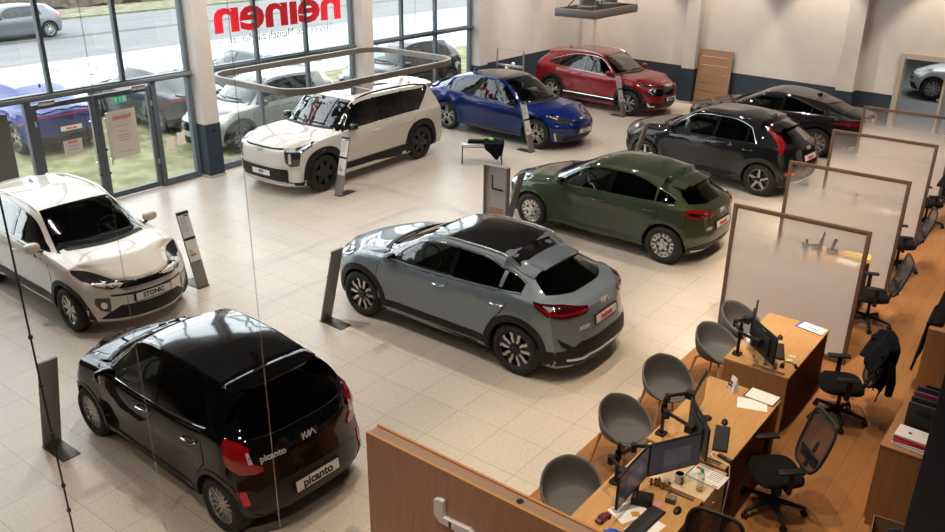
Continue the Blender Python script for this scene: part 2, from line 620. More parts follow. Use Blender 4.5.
# ------------------------------------------------------------------ the body surface
class Body:
    def __init__(s, S):
        s.S = S
        s.top, s.belt = pchip(S['top']), pchip(S['belt'])
        s.yr = pchip(S['yr'])
        s.sh = pchip(S['shift'])
        s.wf = pchip(S['wf'])
        s.dxf, s.dxr = pchip(S['dxf']), pchip(S['dxr'])
        s.zb = pchip(S['zb'])
        s.xf = S['wb'] / 2 + S['fo']
        s.xr = -S['wb'] / 2 - S['ro']
        s.sf = S['wb'] / 2 + .12
        s.sr = -S['wb'] / 2 - S.get('srear', .08)

    def edge(s, x):
        c = s.S['crown'](x) if callable(s.S['crown']) else s.S['crown']
        e = s.top(x + s.sh(x)) - c
        return max(min(e, s.top(x) - .012), s.belt(x) + .015)

    def outline(s, x):
        """half section bottom centre -> top centre : (y, z, v)"""
        S = s.S
        w = S['W'] * s.wf(x)
        zb, zl, zt, ze, yr = s.zb(x), s.belt(x), s.top(x), s.edge(x), s.yr(x)
        zl = min(zl, zt - .04)
        ze = max(ze, zl + .012)
        wb = w - S['tum']
        zm = lerp(zb, zl, .5)
        P = [(0, zb, 0), (.6 * w, zb + .003, .6), (.90 * w, zb + .01, .9), (.965 * w, zb + .06, .98), (.982 * w, zb + .16, 1.),
             (w * S.get('mid', .985), zm, 1.), (w, lerp(zm, zl, .55), 1.), (w - S['tum'] * .35, zl - .045, 1.), (wb, zl, 1.)]
        h = ze - zl
        bl = S['bulge'] * min(1, h / .35)
        for t in (.1, .4, .7):
            P.append((lerp(wb - .012, yr, t) + bl * 4 * t * (1 - t), zl + h * t + .004, 1.))
        P.append((yr, ze, 1.))
        c = zt - ze
        P += [(yr * .93, ze + c * .3, .95), (yr * .75, ze + c * .62, .75), (yr * .42, ze + c * .9, .42), (0, zt, 0)]
        return catmull(P, 3)

    def warp(s, x, y, z, v):
        S = s.S
        if x > s.sf:
            t = (x - s.sf) / (s.xf - s.sf)
            X = s.xf - s.dxf(z) - S['af'] * abs(v) ** S.get('pf', 3.)
            x = s.sf + t * (X - s.sf)
        elif x < s.sr:
            t = (x - s.sr) / (s.xr - s.sr)
            X = s.xr + s.dxr(z) + S['ar'] * abs(v) ** S.get('pr', 4.)
            x = s.sr + t * (X - s.sr)
        # flared arches
        if abs(v) > .9 and z < s.belt(x):
            for sx in (-1, 1):
                d = math.hypot(x - sx * S['wb'] / 2, z - S['R'])
                y += S['flare'] * math.exp(-((d - S['R'] - .08) / .11) ** 2) * (1 if y > 0 else -1)
            ax = abs(x) / (S['wb'] / 2)
            if ax < .8:
                zz = (z - .42) / .16
                y -= (1 if y > 0 else -1) * S.get('tuck', .022) * math.exp(-zz * zz) * min(1, (.8 - ax) * 4)
        return Vector((x, y, z))

    def build(s, inset=None):
        S = s.S
        xs = [lerp(s.xr, s.sr, i / 14) for i in range(14)] + [lerp(s.sr, s.sf, i / 52) for i in range(52)] + [lerp(s.sf, s.xf, i / 16) for i in range(17)]
        bm = bmesh.new()
        rings = []
        for x in xs:
            o = s.outline(x)
            Rr = [bm.verts.new(s.warp(x, y, z, v)) for y, z, v in o]
            Lr = [Rr[0]] + [bm.verts.new(s.warp(x, -y, z, v)) for y, z, v in o[1:-1]] + [Rr[-1]]
            rings.append((o, Rr, Lr))
        for (o, A, A2), (o2, C, C2) in zip(rings[:-1], rings[1:]):
            for i in range(len(A) - 1):
                bm.faces.new((A[i], A[i + 1], C[i + 1], C[i]))
                bm.faces.new((A2[i], C2[i], C2[i + 1], A2[i + 1]))
        Mn = 9
        for x, (o, A, A2) in ((xs[0], rings[0]), (xs[-1], rings[-1])):
            n = len(o)
            rows = []
            for i in range(1, n - 1):
                y, z, v = o[i]
                row = [A[i]] + [bm.verts.new(s.warp(x, y * (1 - j / Mn), z, v * (1 - j / Mn))) for j in range(1, Mn)]
                cen = bm.verts.new(s.warp(x, 0, z, 0))
                row2 = [A2[i]] + [bm.verts.new(s.warp(x, -y * (1 - j / Mn), z, v * (1 - j / Mn))) for j in range(1, Mn)]
                rows.append(row + [cen] + list(reversed(row2)))
            for r0, r1 in zip(rows[:-1], rows[1:]):
                for j in range(len(r0) - 1):
                    bm.faces.new((r0[j], r0[j + 1], r1[j + 1], r1[j]))
            for row, apex in ((rows[0], A[0]), (rows[-1], A[-1])):
                for j in range(len(row) - 1):
                    bm.faces.new((row[j], row[j + 1], apex))
        bmesh.ops.recalc_face_normals(bm, faces=bm.faces[:])
        return bm

def mesh_vol(me):
    t = bmesh.new()
    t.from_mesh(me)
    v = t.calc_volume(signed=True)
    t.free()
    return v

def boolean_diff(o, cutters):
    """cut every cutter out of o; a result of impossible volume is thrown away and tried again slightly moved"""
    for bm in cutters:
        bmesh.ops.recalc_face_normals(bm, faces=bm.faces[:])
        cv = abs(bm.calc_volume(signed=True))
        me = bpy.data.meshes.new('cutter')
        bm.to_mesh(me)
        bm.free()
        me.materials.append(M_DARKIN)
        me.materials.append(M_DARKIN)
        for p in me.polygons:
            p.material_index = 1
        c = bpy.data.objects.new('cutter', me)
        COL.objects.link(c)
        v0 = mesh_vol(o.data)
        for k, (dx, dz, solver) in enumerate(((0, 0, 'EXACT'), (.0031, .0017, 'EXACT'), (-.0043, .0029, 'EXACT'), (.0061, -.0023, 'EXACT'), (0, 0, 'FAST'), (.004, .003, 'FAST'))):
            c.location = (dx, dx * .0, dz)
            md = o.modifiers.new('cut', 'BOOLEAN')
            md.operation = 'DIFFERENCE'
            md.solver = solver
            md.object = c
            dg = DG()
            dg.update()
            new = bpy.data.meshes.new_from_object(o.evaluated_get(dg))
            o.modifiers.clear()
            v1 = mesh_vol(new)
            if v0 - cv - .05 <= v1 < v0 - .01 and v1 > .15 * v0:
                old = o.data
                o.data = new
                bpy.data.meshes.remove(old)
                break
            bpy.data.meshes.remove(new)
        bpy.data.objects.remove(c)
        bpy.data.meshes.remove(me)

def tilt_poly(side, pts):
    return [(x, side * abs(y), z) for x, y, z in pts]

# ------------------------------------------------------------------ the whole car
def car(S, label, loc, deg, cat='car', group=None, name='car'):
    root = thing(name, label, cat, loc, math.radians(deg), group)
    b = Body(S)
    W, wb, Rw = S['W'], S['wb'], S['R']
    P = S['paint']
    bm = b.build()
    bvh = BVHTree.FromBMesh(bm)
    cl = S.get('clad', M_BLACK)
    body = obj('body', bm, [P, M_DARKIN])
    detail = S.get('detail', True)

    def hit(x, z, side=1):
        h, n, i, d = bvh.ray_cast(Vector((x, side * 4, z)), Vector((0, -side, 0)))
        return h if h else Vector((x, side * W, z))

    def top_at(x, y):
        h, n, i, d = bvh.ray_cast(Vector((x, y, 4)), Vector((0, 0, -1)))
        return h if h else Vector((x, y, 1.))

    def patch(nm, pts, d, m, off=.004, grid=.07, parent=root, skirt=.012, smooth=40, label=None):
        t = bmesh.new()
        patch_faces(t, bvh, pts, d, off, grid, skirt)
        return obj(nm, t, m, parent, smooth, label)

    def sidepoly(nm, xz, m, side, off=.004, grid=.08, parent=root, **k):
        return patch(nm, [(x, side * 2, z) for x, z in xz], (0, -side, 0), m, off, grid, parent, **k)

    # ---- window outlines
    mg = S.get('edge_margin', .05)
    wins = []
    for (xb0, xt0, xb1, xt1, kind) in S['wins']:
        n = 10
        bot = [(lerp(xb0, xb1, i / n), b.belt(lerp(xb0, xb1, i / n)) + .022) for i in range(n + 1)]
        top = [(lerp(xt1, xt0, i / n), b.edge(lerp(xt1, xt0, i / n)) - mg) for i in range(n + 1)]
        if S.get('dlo_end'):
            xs_, xe_, up_, pw_ = S['dlo_end']
            top = [(x, z if x > xs_ else lerp(z, b.belt(x) + .022 + up_, min(1., (xs_ - x) / (xs_ - xe_)) ** pw_)) for x, z in top]
        top = [(x, max(z, b.belt(x) + .03)) for x, z in top]
        wins.append((bot + top, kind))
    xc, xt = S['cowl'], S['header']     # windscreen base and top on the centre line
    cb, ct = S.get('cowl_curve', .42), S.get('header_curve', .12)
    def screen(g):
        yb, yt = S['screen_yb'] - g, S['screen_yt'] - g
        n = 10
        lo = [(xc - g - cb * (yb * (2 * i / n - 1)) ** 2, yb * (2 * i / n - 1)) for i in range(n + 1)]
        hi = [(xt + g - ct * (yt * (1 - 2 * i / n)) ** 2, yt * (1 - 2 * i / n)) for i in range(n + 1)]
        return lo + hi
    # ---- cut the openings
    if detail:
        cutters = []
        c = bmesh.new()
        for sx in (-1, 1):
            for sd in (-1, 1):
                ra = Rw + S.get('arch', .055)
                n = 40
                poly = [(sx * wb / 2 + ra * math.cos(2 * PI * i / n), Rw + ra * math.sin(2 * PI * i / n)) for i in range(n)]
                prism(c, poly, sd * (W - .30), sd * (W + .3), 'XZ')
        cutters.append(c)
        c = bmesh.new()      # cabin cavity
        rings = []
        x0, x1 = S['cab0'], xc + .02
        for i in range(26):
            x = lerp(x0, x1, i / 25)
            o = b.outline(x)
            zt = b.top(x) - .045
            q = [(max(.02, y - .055), min(z, zt - .03 * min(1, y / .6) ** 2)) for y, z, v in o[18:-1]]
            q = [(q[0][0], .42)] + q
            wl = W * b.wf(x)
            def cw(y, z):
                v = max(-1, min(1, y / max(.3, min(wl, b.yr(x) if z > b.belt(x) + .2 else wl))))
                return Vector((b.warp(x, 0, z, v * .9).x + (.10 if x < b.sr else 0), y, z))
            pts = [cw(y, z) for y, z in q] + [cw(0, zt + .001)] + [cw(-y, z) for y, z in reversed(q)]
            rings.append([c.verts.new(p) for p in pts])
        for A, C in zip(rings[:-1], rings[1:]):
            n = min(len(A), len(C))
            if len(A) == len(C):
                for k in range(n):
                    c.faces.new((A[k], A[(k + 1) % n], C[(k + 1) % n], C[k]))
        ok = all(len(r) == len(rings[0]) for r in rings)
        c.faces.new(rings[0])
        c.faces.new(rings[-1])
        if not ok:
            c.free()
            c = bmesh.new()
            box(c, x0, x1 - .3, -.6, .6, .42, S['H'] - .12)
        cutters.append(c)
        c = bmesh.new()
        for poly, kind in wins:
            prism(c, poly, -2, 2, 'XZ')
        cutters.append(c)
        c = bmesh.new()
        prism(c, screen(.0), S['belt'][0][1] if False else b.belt(xc) - .02, 2.5, 'XY')
        rw = S['rear_win']
        if rw[0] == 'cap':
            prism(c, rw[1], b.xr - .3, b.xr + rw[2], 'YZ')
        else:
            prism(c, rw[1], rw[2], 2.5, 'XY')
        cutters.append(c)
        boolean_diff(body, cutters)
    else:
        c = bmesh.new()
        for sx in (-1, 1):
            for sd in (-1, 1):
                ra = Rw + .055
                poly = [(sx * wb / 2 + ra * math.cos(2 * PI * i / 32), Rw + ra * math.sin(2 * PI * i / 32)) for i in range(32)]
                prism(c, poly, sd * (W - .30), sd * (W + .3), 'XZ')
        boolean_diff(body, [c])
    body.parent = root
    finish(body.data, 32)

    # ---- glass
    gl = {'c': M_GLASS, 't': M_TINT, 'o': M_GLOSSBLK}
    def grow(poly, g):
        cx = sum(p[0] for p in poly) / len(poly)
        cz = sum(p[1] for p in poly) / len(poly)
        return [(x + g * (1 if x > cx else -1), z + g * (1 if z > cz else -1)) for x, z in poly]
    for side in (1, -1):
        for poly, kind in wins:
            sidepoly('side_window', poly, gl[kind] if detail else M_GLOSSBLK, side, -.004, .12, skirt=0)
        # dark surround between and around the panes (pillars)
        for poly in S.get('pillars', []):
            sidepoly('window_pillar', poly, M_GLOSSBLK, side, .003, .12)
        if S.get('bright_line'):
            allw = wins
            x0 = max(p[0] for p in allw[0][0])
            x1 = min(p[0] for q, k in allw for p in q)
            t = bmesh.new()
            n = 24
            lo = [hit(lerp(x0, x1, i / n), b.belt(lerp(x0, x1, i / n)) + .010, side) for i in range(n + 1)]
            tube(t, [p + Vector((0, side * .002, 0)) for p in lo], .0055, 6)
            if S['bright_line'] > 1:
                xt0 = max(w[1] for w in S['wins'])
                xt1 = S['wins'][-1][3]
                hp = []
                for i in range(n + 1):
                    xx = lerp(xt0, xt1, i / n)
                    zz = b.edge(xx) - mg
                    if S.get('dlo_end'):
                        xs_, xe_, up_, pw_ = S['dlo_end']
                        if xx < xs_:
                            zz = lerp(zz, b.belt(xx) + .022 + up_, min(1., (xs_ - xx) / (xs_ - xe_)) ** pw_)
                    hp.append((xx, max(zz + .012, b.belt(xx) + .02)))
                hi = [hit(xx, zz, side) for xx, zz in hp]
                tube(t, [p + Vector((0, side * .002, 0)) for p in [lo[0]] + hi + [lo[-1]]], .0055, 6)
            obj('window_trim', t, M_CHROME, root, 40)
    patch('windscreen', [(x, y, 2) for x, y in screen(-.0)], (0, 0, -1), M_SCREEN if detail else M_GLOSSBLK, -.004, .15, skirt=0)
    rw = S['rear_win']
    if rw[0] == 'cap':
        patch('rear_window', [(-3, y, z) for y, z in rw[1]], (1, 0, 0), M_TINT if detail else M_GLOSSBLK, -.003, .12, skirt=0)
    else:
        patch('rear_window', [(x, y, 2) for x, y in rw[1]], (0, 0, -1), M_TINT if detail else M_GLOSSBLK, -.003, .12, skirt=0)
    if S.get('rear_frame'):
        patch('tailgate_panel', [(-3, y, z) for y, z in S['rear_frame']], (1, 0, 0), M_GLOSSBLK, .0015, .12)
    # windscreen black border + wipers
    if detail:
        t = bmesh.new()
        for sd, y0, y1 in ((1, .45, -.12), (1, -.05, -.60)):
            pts = []
            for i in range(7):
                y = lerp(y0, y1, i / 6)
                x = xc - .05 - cb * y * y - .05 * i / 6
                h = top_at(x, y)
                pts.append(h + Vector((0, 0, .018)))
            tube(t, pts, .010, 6)
        obj('wiper', t, M_BLACK, root, 40)
        n = 12
        yb = S['screen_yb']
        lo = [(xc + .07 - cb * (yb * (2 * i / n - 1)) ** 2, yb * (2 * i / n - 1)) for i in range(n + 1)]
        hi = [(xc - .01 - cb * (yb * (1 - 2 * i / n)) ** 2, yb * (1 - 2 * i / n)) for i in range(n + 1)]
        patch('cowl_panel', [(x, y, 2) for x, y in lo + hi], (0, 0, -1), M_BLACK, .004, .15)
    if S.get('a_pillar'):
        n = 10
        xq = [lerp(xc - cb * S['screen_yb'] ** 2 + .05, xt - .02, i / n) for i in range(n + 1)]
        for side in (1, -1):
            pl = [(x, side * (b.yr(x) - .065), 2) for x in xq] + [(x, side * (b.yr(x) + .035), 2) for x in reversed(xq)]
            patch('windscreen_pillar', pl, (0, 0, -1), S['a_pillar'], .003, .06)
    # ---- roof panel
    if S.get('roof'):
        x0, x1, k, m = S['roof']
        n = 10
        ys = [b.yr(lerp(x0, x1, i / n)) * k for i in range(n + 1)]
        pl = [(lerp(x0, x1, i / n) - ct * ys[i] ** 2 * (1 - i / n), ys[i], 2) for i in range(n + 1)]
        pr_ = [(x, -y, z) for x, y, z in reversed(pl)]
        patch('roof_panel', pl + pr_, (0, 0, -1), m, .003, .15)
    if S.get('hood_line', True) and detail:
        pass
    # ---- doors
    xB, xA, xR = S['doors']            # B split, front cut, rear cut at belt height
    zs = S.get('sill', .36)
    ra = Rw + S.get('arch', .055) + S.get('archw', .07)
    def arch_pt(deg):
        return (-wb / 2 + ra * math.cos(math.radians(deg)) * 1.02, Rw + ra * math.sin(math.radians(deg)) * 1.02)
    belt_off = -.012
    if detail:
        for side in (1, -1):
            f = [(xA, zs)] + [(xA + .02, b.belt(xA) - .25), (xA - .01, b.belt(xA) - .1)] + [(lerp(xA - .03, xB, i / 5), b.belt(lerp(xA - .03, xB, i / 5)) + belt_off) for i in range(6)] + [(xB - .005, .7), (xB, zs)]
            a1, a2, a3 = arch_pt(18), arch_pt(42), arch_pt(66)
            r = [(xB, zs)] + [(lerp(xB, xR, i / 5), b.belt(lerp(xB, xR, i / 5)) + belt_off) for i in range(6)] + [(a3[0], a3[1] + .06), a2, a1, (max(a1[0] + .02, -wb / 2 + ra + .02), zs)]
            for poly, hx in ((f, xB + .14), (r, xR + .16)):
                cx = sum(p[0] for p in poly) / len(poly)
                cz = sum(p[1] for p in poly) / len(poly)
                q = [(cx + (x - cx) * (1 + .012 / max(.2, abs(x - cx))), cz + (z - cz) * (1 + .010 / max(.1, abs(z - cz)))) for x, z in poly]
                t = bmesh.new()
                patch_faces(t, bvh, [(x, side * 2, z) for x, z in q], (0, -side, 0), .0015, .1, .004, 1)
                patch_faces(t, bvh, [(x, side * 2, z) for x, z in poly], (0, -side, 0), .0045, .1, .003, 0)
                d = obj('door', t, [P, M_BLACK], root, 40)
                hz = S.get('handle_z', b.belt(hx) - .13)
                h = hit(hx, hz, side)
                t = bmesh.new()
                pts = [Vector((hx + dx, h.y + side * dy, hz + .004 * i)) for i, (dx, dy) in enumerate(((.10, .006), (.075, .034), (0, .042), (-.075, .034), (-.10, .006)))]
                tube(t, pts, [.012, .015, .016, .015, .012], 8, flat=(1, .8))
                obj('door_handle', t, S.get('handle', P), d, 50)
    # ---- cladding
    arch = S.get('arch', .055)
    aw = S.get('archw', .07)
    for side in (1, -1):
        for sx in (-1, 1):
            r0, r1 = Rw + arch - .012, Rw + arch + aw
            n = 28
            a0, a1 = -14, 194
            def pt(r, i):
                a = math.radians(lerp(a0, a1, i / n))
                sq = S.get('squaring', 0)
                q = 1 + sq * (abs(math.sin(2 * a)) ** 3) if r > Rw + arch else 1
                return (sx * wb / 2 + r * q * math.cos(a), max(Rw + r * q * math.sin(a), b.zb(0) + .02))
            poly = [pt(r1, i) for i in range(n + 1)] + [pt(r0, n - i) for i in range(n + 1)]
            if aw > .03:
                sidepoly('wheel_arch_trim', poly, cl, side, .009, .1)
        if S.get('skirt', True):
            z0 = b.zb(0) + .012
            z1 = S.get('skirt_top', zs - .01)
            x0 = wb / 2 - Rw - arch - .02
            poly = [(x0, z0), (x0, z1)] + [(-x0, z1), (-x0, z0)]
            sidepoly('side_skirt', poly, S.get('skirt_mat', cl), side, .012, .09)
            if S.get('skirt_line'):
                t = bmesh.new()
                tube(t, [hit(lerp(x0 - .02, -x0 + .02, i / 8), S['skirt_line'], side) + Vector((0, side * .012, 0)) for i in range(9)], .013, 6)
                obj('sill_moulding', t, M_CHROME, root, 40)
    # ---- free patches of the model (lamps, grilles, bumpers)
    for it in S['patches']:
        nm, m, d, pts = it[0], it[1], it[2], it[3]
        kw = it[4] if len(it) > 4 else {}
        both = kw.get('both', True)
        off = kw.get('off', .006)
        for side in ((1, -1) if both else (1,)):
            pp = [(x, y * side, z) for x, y, z in pts]
            dd = (d[0], d[1] * side, d[2])
            patch(nm, pp, dd, m, off, kw.get('grid', .07), label=kw.get('label'))
    # ---- number plates, badges
    for end, yy, z, w_, h_, txt, tm, size in S.get('plates', []):
        d = Vector((1, 0, 0)) if end < 0 else Vector((-1, 0, 0))
        hts = []
        for dz in (-h_ / 2, h_ / 2):
            for dy in (-w_ / 2, 0, w_ / 2):
                h, n, i, ds = bvh.ray_cast(Vector((end * 5, yy + dy, z + dz)), d)
                hts.append((h.x if h else end * abs(b.xf), dz))
        lo_x = max(end * q for q, dz in hts if dz < 0)
        hi_x = max(end * q for q, dz in hts if dz > 0)
        c0 = Vector((end * (lo_x + hi_x) / 2 + end * .014, yy, z))
        up = Vector((end * (hi_x - lo_x) * .8, 0, h_)).normalized()
        Mx = frame_M(c0, (0, 1, 0) if end > 0 else (0, -1, 0), up)
        t = bmesh.new()
        box(t, -w_ / 2, w_ / 2, -h_ / 2, h_ / 2, -.05, .004, .003)
        place(t, Mx)
        pl = obj('number_plate', t, M_PLATE, root, 30)
        t = bmesh.new()
        for (a0, a1, q0, q1) in ((-w_ / 2 - .006, w_ / 2 + .006, -h_ / 2 - .006, -h_ / 2), (-w_ / 2 - .006, w_ / 2 + .006, h_ / 2, h_ / 2 + .006), (-w_ / 2 - .006, -w_ / 2, -h_ / 2, h_ / 2), (w_ / 2, w_ / 2 + .006, -h_ / 2, h_ / 2)):
            box(t, a0, a1, q0, q1, -.05, .007)
        place(t, Mx)
        obj('plate_surround', t, M_BLACK, pl)
        t = text_bm(txt, size, .003, bold=.0035)
        place(t, Mx @ T(0, 0, .006))
        obj('plate_lettering', t, tm, pl)
    for (end, y, z, w_, kind) in S.get('badges', []):
        d = Vector((1, 0, 0)) if end < 0 else Vector((-1, 0, 0))
        h, n, i, ds = bvh.ray_cast(Vector((end * 5, y, z)), d)
        if h is None:
            continue
        xax = Vector((0, 1, 0)) if end > 0 else Vector((0, -1, 0))
        upv = n.cross(xax) if True else Vector((0, 0, 1))
        if upv.z < 0:
            upv = -upv
        Mx = frame_M(h + n * .010, xax - n * xax.dot(n), upv)
        if kind == 'logo':
            t = logo_bm(w_, .008)
        else:
            t = text_bm(kind, w_, .006, bold=.002)
        place(t, Mx)
        obj('badge' if kind == 'logo' else 'model_lettering', t, M_BADGE, root)
    # ---- mirrors
    mx, my, mz, ml = S.get('mirror', (xA - .27, W + .015, b.belt(xA - .2) + .085, .92))
    for side in (1, -1):
        t = bmesh.new()
        r = bmesh.ops.create_uvsphere(t, u_segments=18, v_segments=12, radius=1.)
        for v in r['verts']:
            x, y, z = v.co
            sq = lambda q: math.copysign(abs(q) ** .7, q)
            co = Vector((sq(x) * .075, sq(y) * .115, sq(z) * .075))
            co.x = max(co.x, -.045)
            co.z *= 1 - .25 * (co.y / .115) * -1 * 0
            v.co = co * ml
        bmesh.ops.transform(t, matrix=T(mx, side * (my + .03), mz), verts=t.verts[:])
        mir = obj('wing_mirror', t, S.get('mirror_mat', P), root, 50)
        t = bmesh.new()
        h = hit(mx + .02, b.belt(mx) + .01, side)
        tube(t, [h + Vector((.02, -side * .04, -.01)), Vector((mx + .01, side * (my - .02), mz - .055)), Vector((mx + .01, side * (my + .08), mz - .06))], [.03, .026, .018], 8, flat=(1.2, .6))
        obj('mirror_foot', t, M_BLACK, mir, 50)
        t = B(-.052 * ml, -.044 * ml, -.09 * ml, .09 * ml, -.055 * ml, .055 * ml, .003)
        place(t, T(mx, side * (my + .03), mz))
        obj('mirror_glass', t, mat('mirror glass', (.5, .52, .53), .03, 1.), mir, 30)
    # ---- rails, fin, spoiler
    if S.get('rails'):
        x0, x1, m = S['rails']
        for side in (1, -1):
            t = bmesh.new()
            n = 12
            pts = []
            for i in range(n + 1):
                x = lerp(x0, x1, i / n)
                y = b.yr(x) * .955
                h = top_at(x, side * y)
                lift = S.get('rail_lift', .045) * min(1, 5 * min(i / n, 1 - i / n)) - .005
                pts.append(h + Vector((0, 0, lift)))
            tube(t, pts, S.get('rail_r', .018), 8, flat=(.8, 1.1))
            obj('roof_rail', t, m, root, 50)
    if S.get('fin'):
        x, m = S['fin']
        h = top_at(x, 0)
        t = bmesh.new()
        A = [(x + .10, 0, h.z - .005), (x - .08, .028, h.z - .008), (x - .08, -.028, h.z - .008)]
        tp = [(x - .045, 0, h.z + .055), (x - .075, 0, h.z + .055)]
        v = [t.verts.new(p) for p in A + tp]
        for f in ((0, 1, 3), (0, 3, 2), (1, 4, 3), (3, 4, 2), (1, 2, 4), (0, 2, 1)):
            t.faces.new([v[i] for i in f])
        obj('antenna_fin', t, m, root)
    if S.get('spoiler'):
        x0, x1, k, drop, m, th = S['spoiler']      # from roof line back to lip
        t = bmesh.new()
        n, mm = 20, 8
        za, zb_ = top_at(x0 + .30, 0).z, top_at(x0 + .04, 0).z
        slope = (zb_ - za) / -.26
        top_, bot_ = [], []
        yl = b.yr(x0) * k
        h0s = [top_at(x0 + .04, yl * (2 * i / n - 1)).z for i in range(n + 1)]
        for i in range(n + 1):
            v = 2 * i / n - 1
            xe = x1 + .09 * abs(v) ** 3
            ct_, cb_ = [], []
            zp, sl, on = h0s[i], slope, True
            for j in range(mm + 1):
                q = j / mm
                x = lerp(x0 + .04, xe, q)
                y = yl * v * (1 - .03 * q)
                lift = -.012 + .024 * min(1, q * 2.5)
                dx_ = (xe - x0 - .04) / mm
                if j:
                    hh_, nn_, _i, _d = bvh.ray_cast(Vector((x, y, 4)), Vector((0, 0, -1)))
                    if on and hh_ is not None and nn_.z > .86 and hh_.z - zp > -.035:
                        sl = lerp(sl, (hh_.z - zp) / dx_, .6)
                        zp = hh_.z
                    else:
                        on = False
                        zp += sl * dx_ * .75
                z = zp + lift - (0 if on else .004)
                ct_.append(t.verts.new((x, y, z)))
                cb_.append(t.verts.new((x, y * .985, z - .006 - th * (.4 + .6 * math.sin(q * PI)) - .02 * (1 - q))))
            top_.append(ct_)
            bot_.append(cb_)
        for A, C, A2, C2 in zip(top_[:-1], top_[1:], bot_[:-1], bot_[1:]):
            for j in range(mm):
                t.faces.new((A[j], A[j + 1], C[j + 1], C[j]))
                t.faces.new((A2[j], C2[j], C2[j + 1], A2[j + 1]))
            t.faces.new((A[mm], A2[mm], C2[mm], C[mm]))
            t.faces.new((A[0], C[0], C2[0], A2[0]))
        for A, A2 in ((top_[0], bot_[0]), (top_[-1], bot_[-1])):
            for j in range(mm):
                t.faces.new((A[j], A2[j], A2[j + 1], A[j + 1]))
        bmesh.ops.recalc_face_normals(t, faces=t.faces[:])
        obj('roof_spoiler', t, m, root, 30)
    # ---- cabin
    if detail:
        sm = S.get('seat', M_SEAT)
        hh = S['H']
        for sx, yy, wd in [(S['seat_x'], .37, .25), (S['seat_x'], -.37, .25), (S['seat_x'] - .70, .33, .28), (S['seat_x'] - .70, -.33, .28)]:
            t = bmesh.new()
            z0 = hh * .36
            box(t, sx - .24, sx + .26, yy - wd, yy + wd, .44, z0, .03)
            Mx = T(sx - .24, yy, z0) @ R(-16, 'Y')
            box(t, -.12, .03, -wd, wd, -.05, hh * .37, .04, M=Mx)
            if wd < .27:
                box(t, -.10, 0, -wd * .55, wd * .55, hh * .37 + .03, hh * .37 + .18, .03, M=Mx)
            obj('seat', t, sm, root, 40)
        t = bmesh.new()
        dx = xc - .52
        box(t, dx - .1, dx + .32, -.66, .66, .5, b.belt(dx) - .05, .05)
        obj('dashboard', t, M_DARKIN, root, 40)
        t = bmesh.new()
        Mx = T(dx - .22, .37, b.belt(dx) + .0) @ R(-65, 'Y')
        tube(t, [Mx @ Vector((.17 * math.cos(a), .17 * math.sin(a), 0)) for a in [2 * PI * i / 24 for i in range(24)]], .013, 8, closed=True)
        box(t, -.03, .03, -.16, .16, -.01, .01, .004, M=Mx)
        tube(t, [Mx @ Vector((0, 0, 0)), Mx @ Vector((0, 0, -.25))], .03, 8)
        obj('steering_wheel', t, M_BLACK, root, 40)
        t = B(xt - .02, xt + .02, -.11, .11, -.035, .035, .01)
        place(t, T(.05, 0, b.top(xt) - .10))
        obj('rear_view_mirror', t, M_BLACK, root, 40)
    for sx in (1, -1):
        for side in (1, -1):
            add_wheel(root, S, sx, side)
    # underside pan keeps light from leaking through
    return root
# ------------------------------------------------------------------ models, all in metres, x forward from mid wheelbase
FL = (-.72, -.69, 0)      # ray onto the front left corner
RL = (.72, -.69, 0)       # ray onto the rear left corner
FF = (-1, 0, 0)
RR = (1, 0, 0)
SD = (0, -1, 0)
TOP = (0, 0, -1)

def base(key, wheel, pt, wb, fo, ro, W, H, Rw, rim, **k):
    W = W * .955
    S = dict(key=key, wheel=wheel, paint=pt, wb=wb, fo=fo, ro=ro, W=W, H=H, R=Rw, rim=rim, tum=.045, bulge=.018, flare=.022, af=.40, ar=.28, pf=2.4, pr=3.4, crown=.045,
             zb=[(-9, .25), (-wb / 2, .21), (0, .19), (wb / 2, .2), (9, .22)])
    xf, xr = wb / 2 + fo, -wb / 2 - ro
    S['wf'] = [(xr, .94), (-wb / 2, .995), (0, 1.), (wb / 2, .985), (xf, .88)]
    S.update(k)
    xc, xt = S['cowl'], S['header']
    S.setdefault('shift', [(xr, 0), (xt - .5, 0), (xt, .03), (lerp(xt, xc, .5), .12), (xc - .05, .2), (xc + .3, .03), (xf, 0)])
    S.setdefault('yr', [(xr, .51 * W / .9), (xr + .8, .575 * W / .9), (xt - .3, .60 * W / .9), (xt, .60 * W / .9), (xc - .15, .70 * W / .9), (xc + .1, .75 * W / .9), (xf, .60 * W / .9)])
    S.setdefault('screen_yb', .70 * W / .9)
    S.setdefault('screen_yt', .545 * W / .9)
    S.setdefault('cab0', xr + .30)
    S.setdefault('seat_x', xc - 1.22)
    S.setdefault('skirt_mat', M_BLACK)
    return S

def rect_yz(end, y0, y1, z0, z1, c=.0):
    x = end * 3
    if c:
        return [(x, y0 + c, z0), (x, y1 - c, z0), (x, y1, z0 + c), (x, y1, z1 - c), (x, y1 - c, z1), (x, y0 + c, z1), (x, y0, z1 - c), (x, y0, z0 + c)]
    return [(x, y0, z0), (x, y1, z0), (x, y1, z1), (x, y0, z1)]

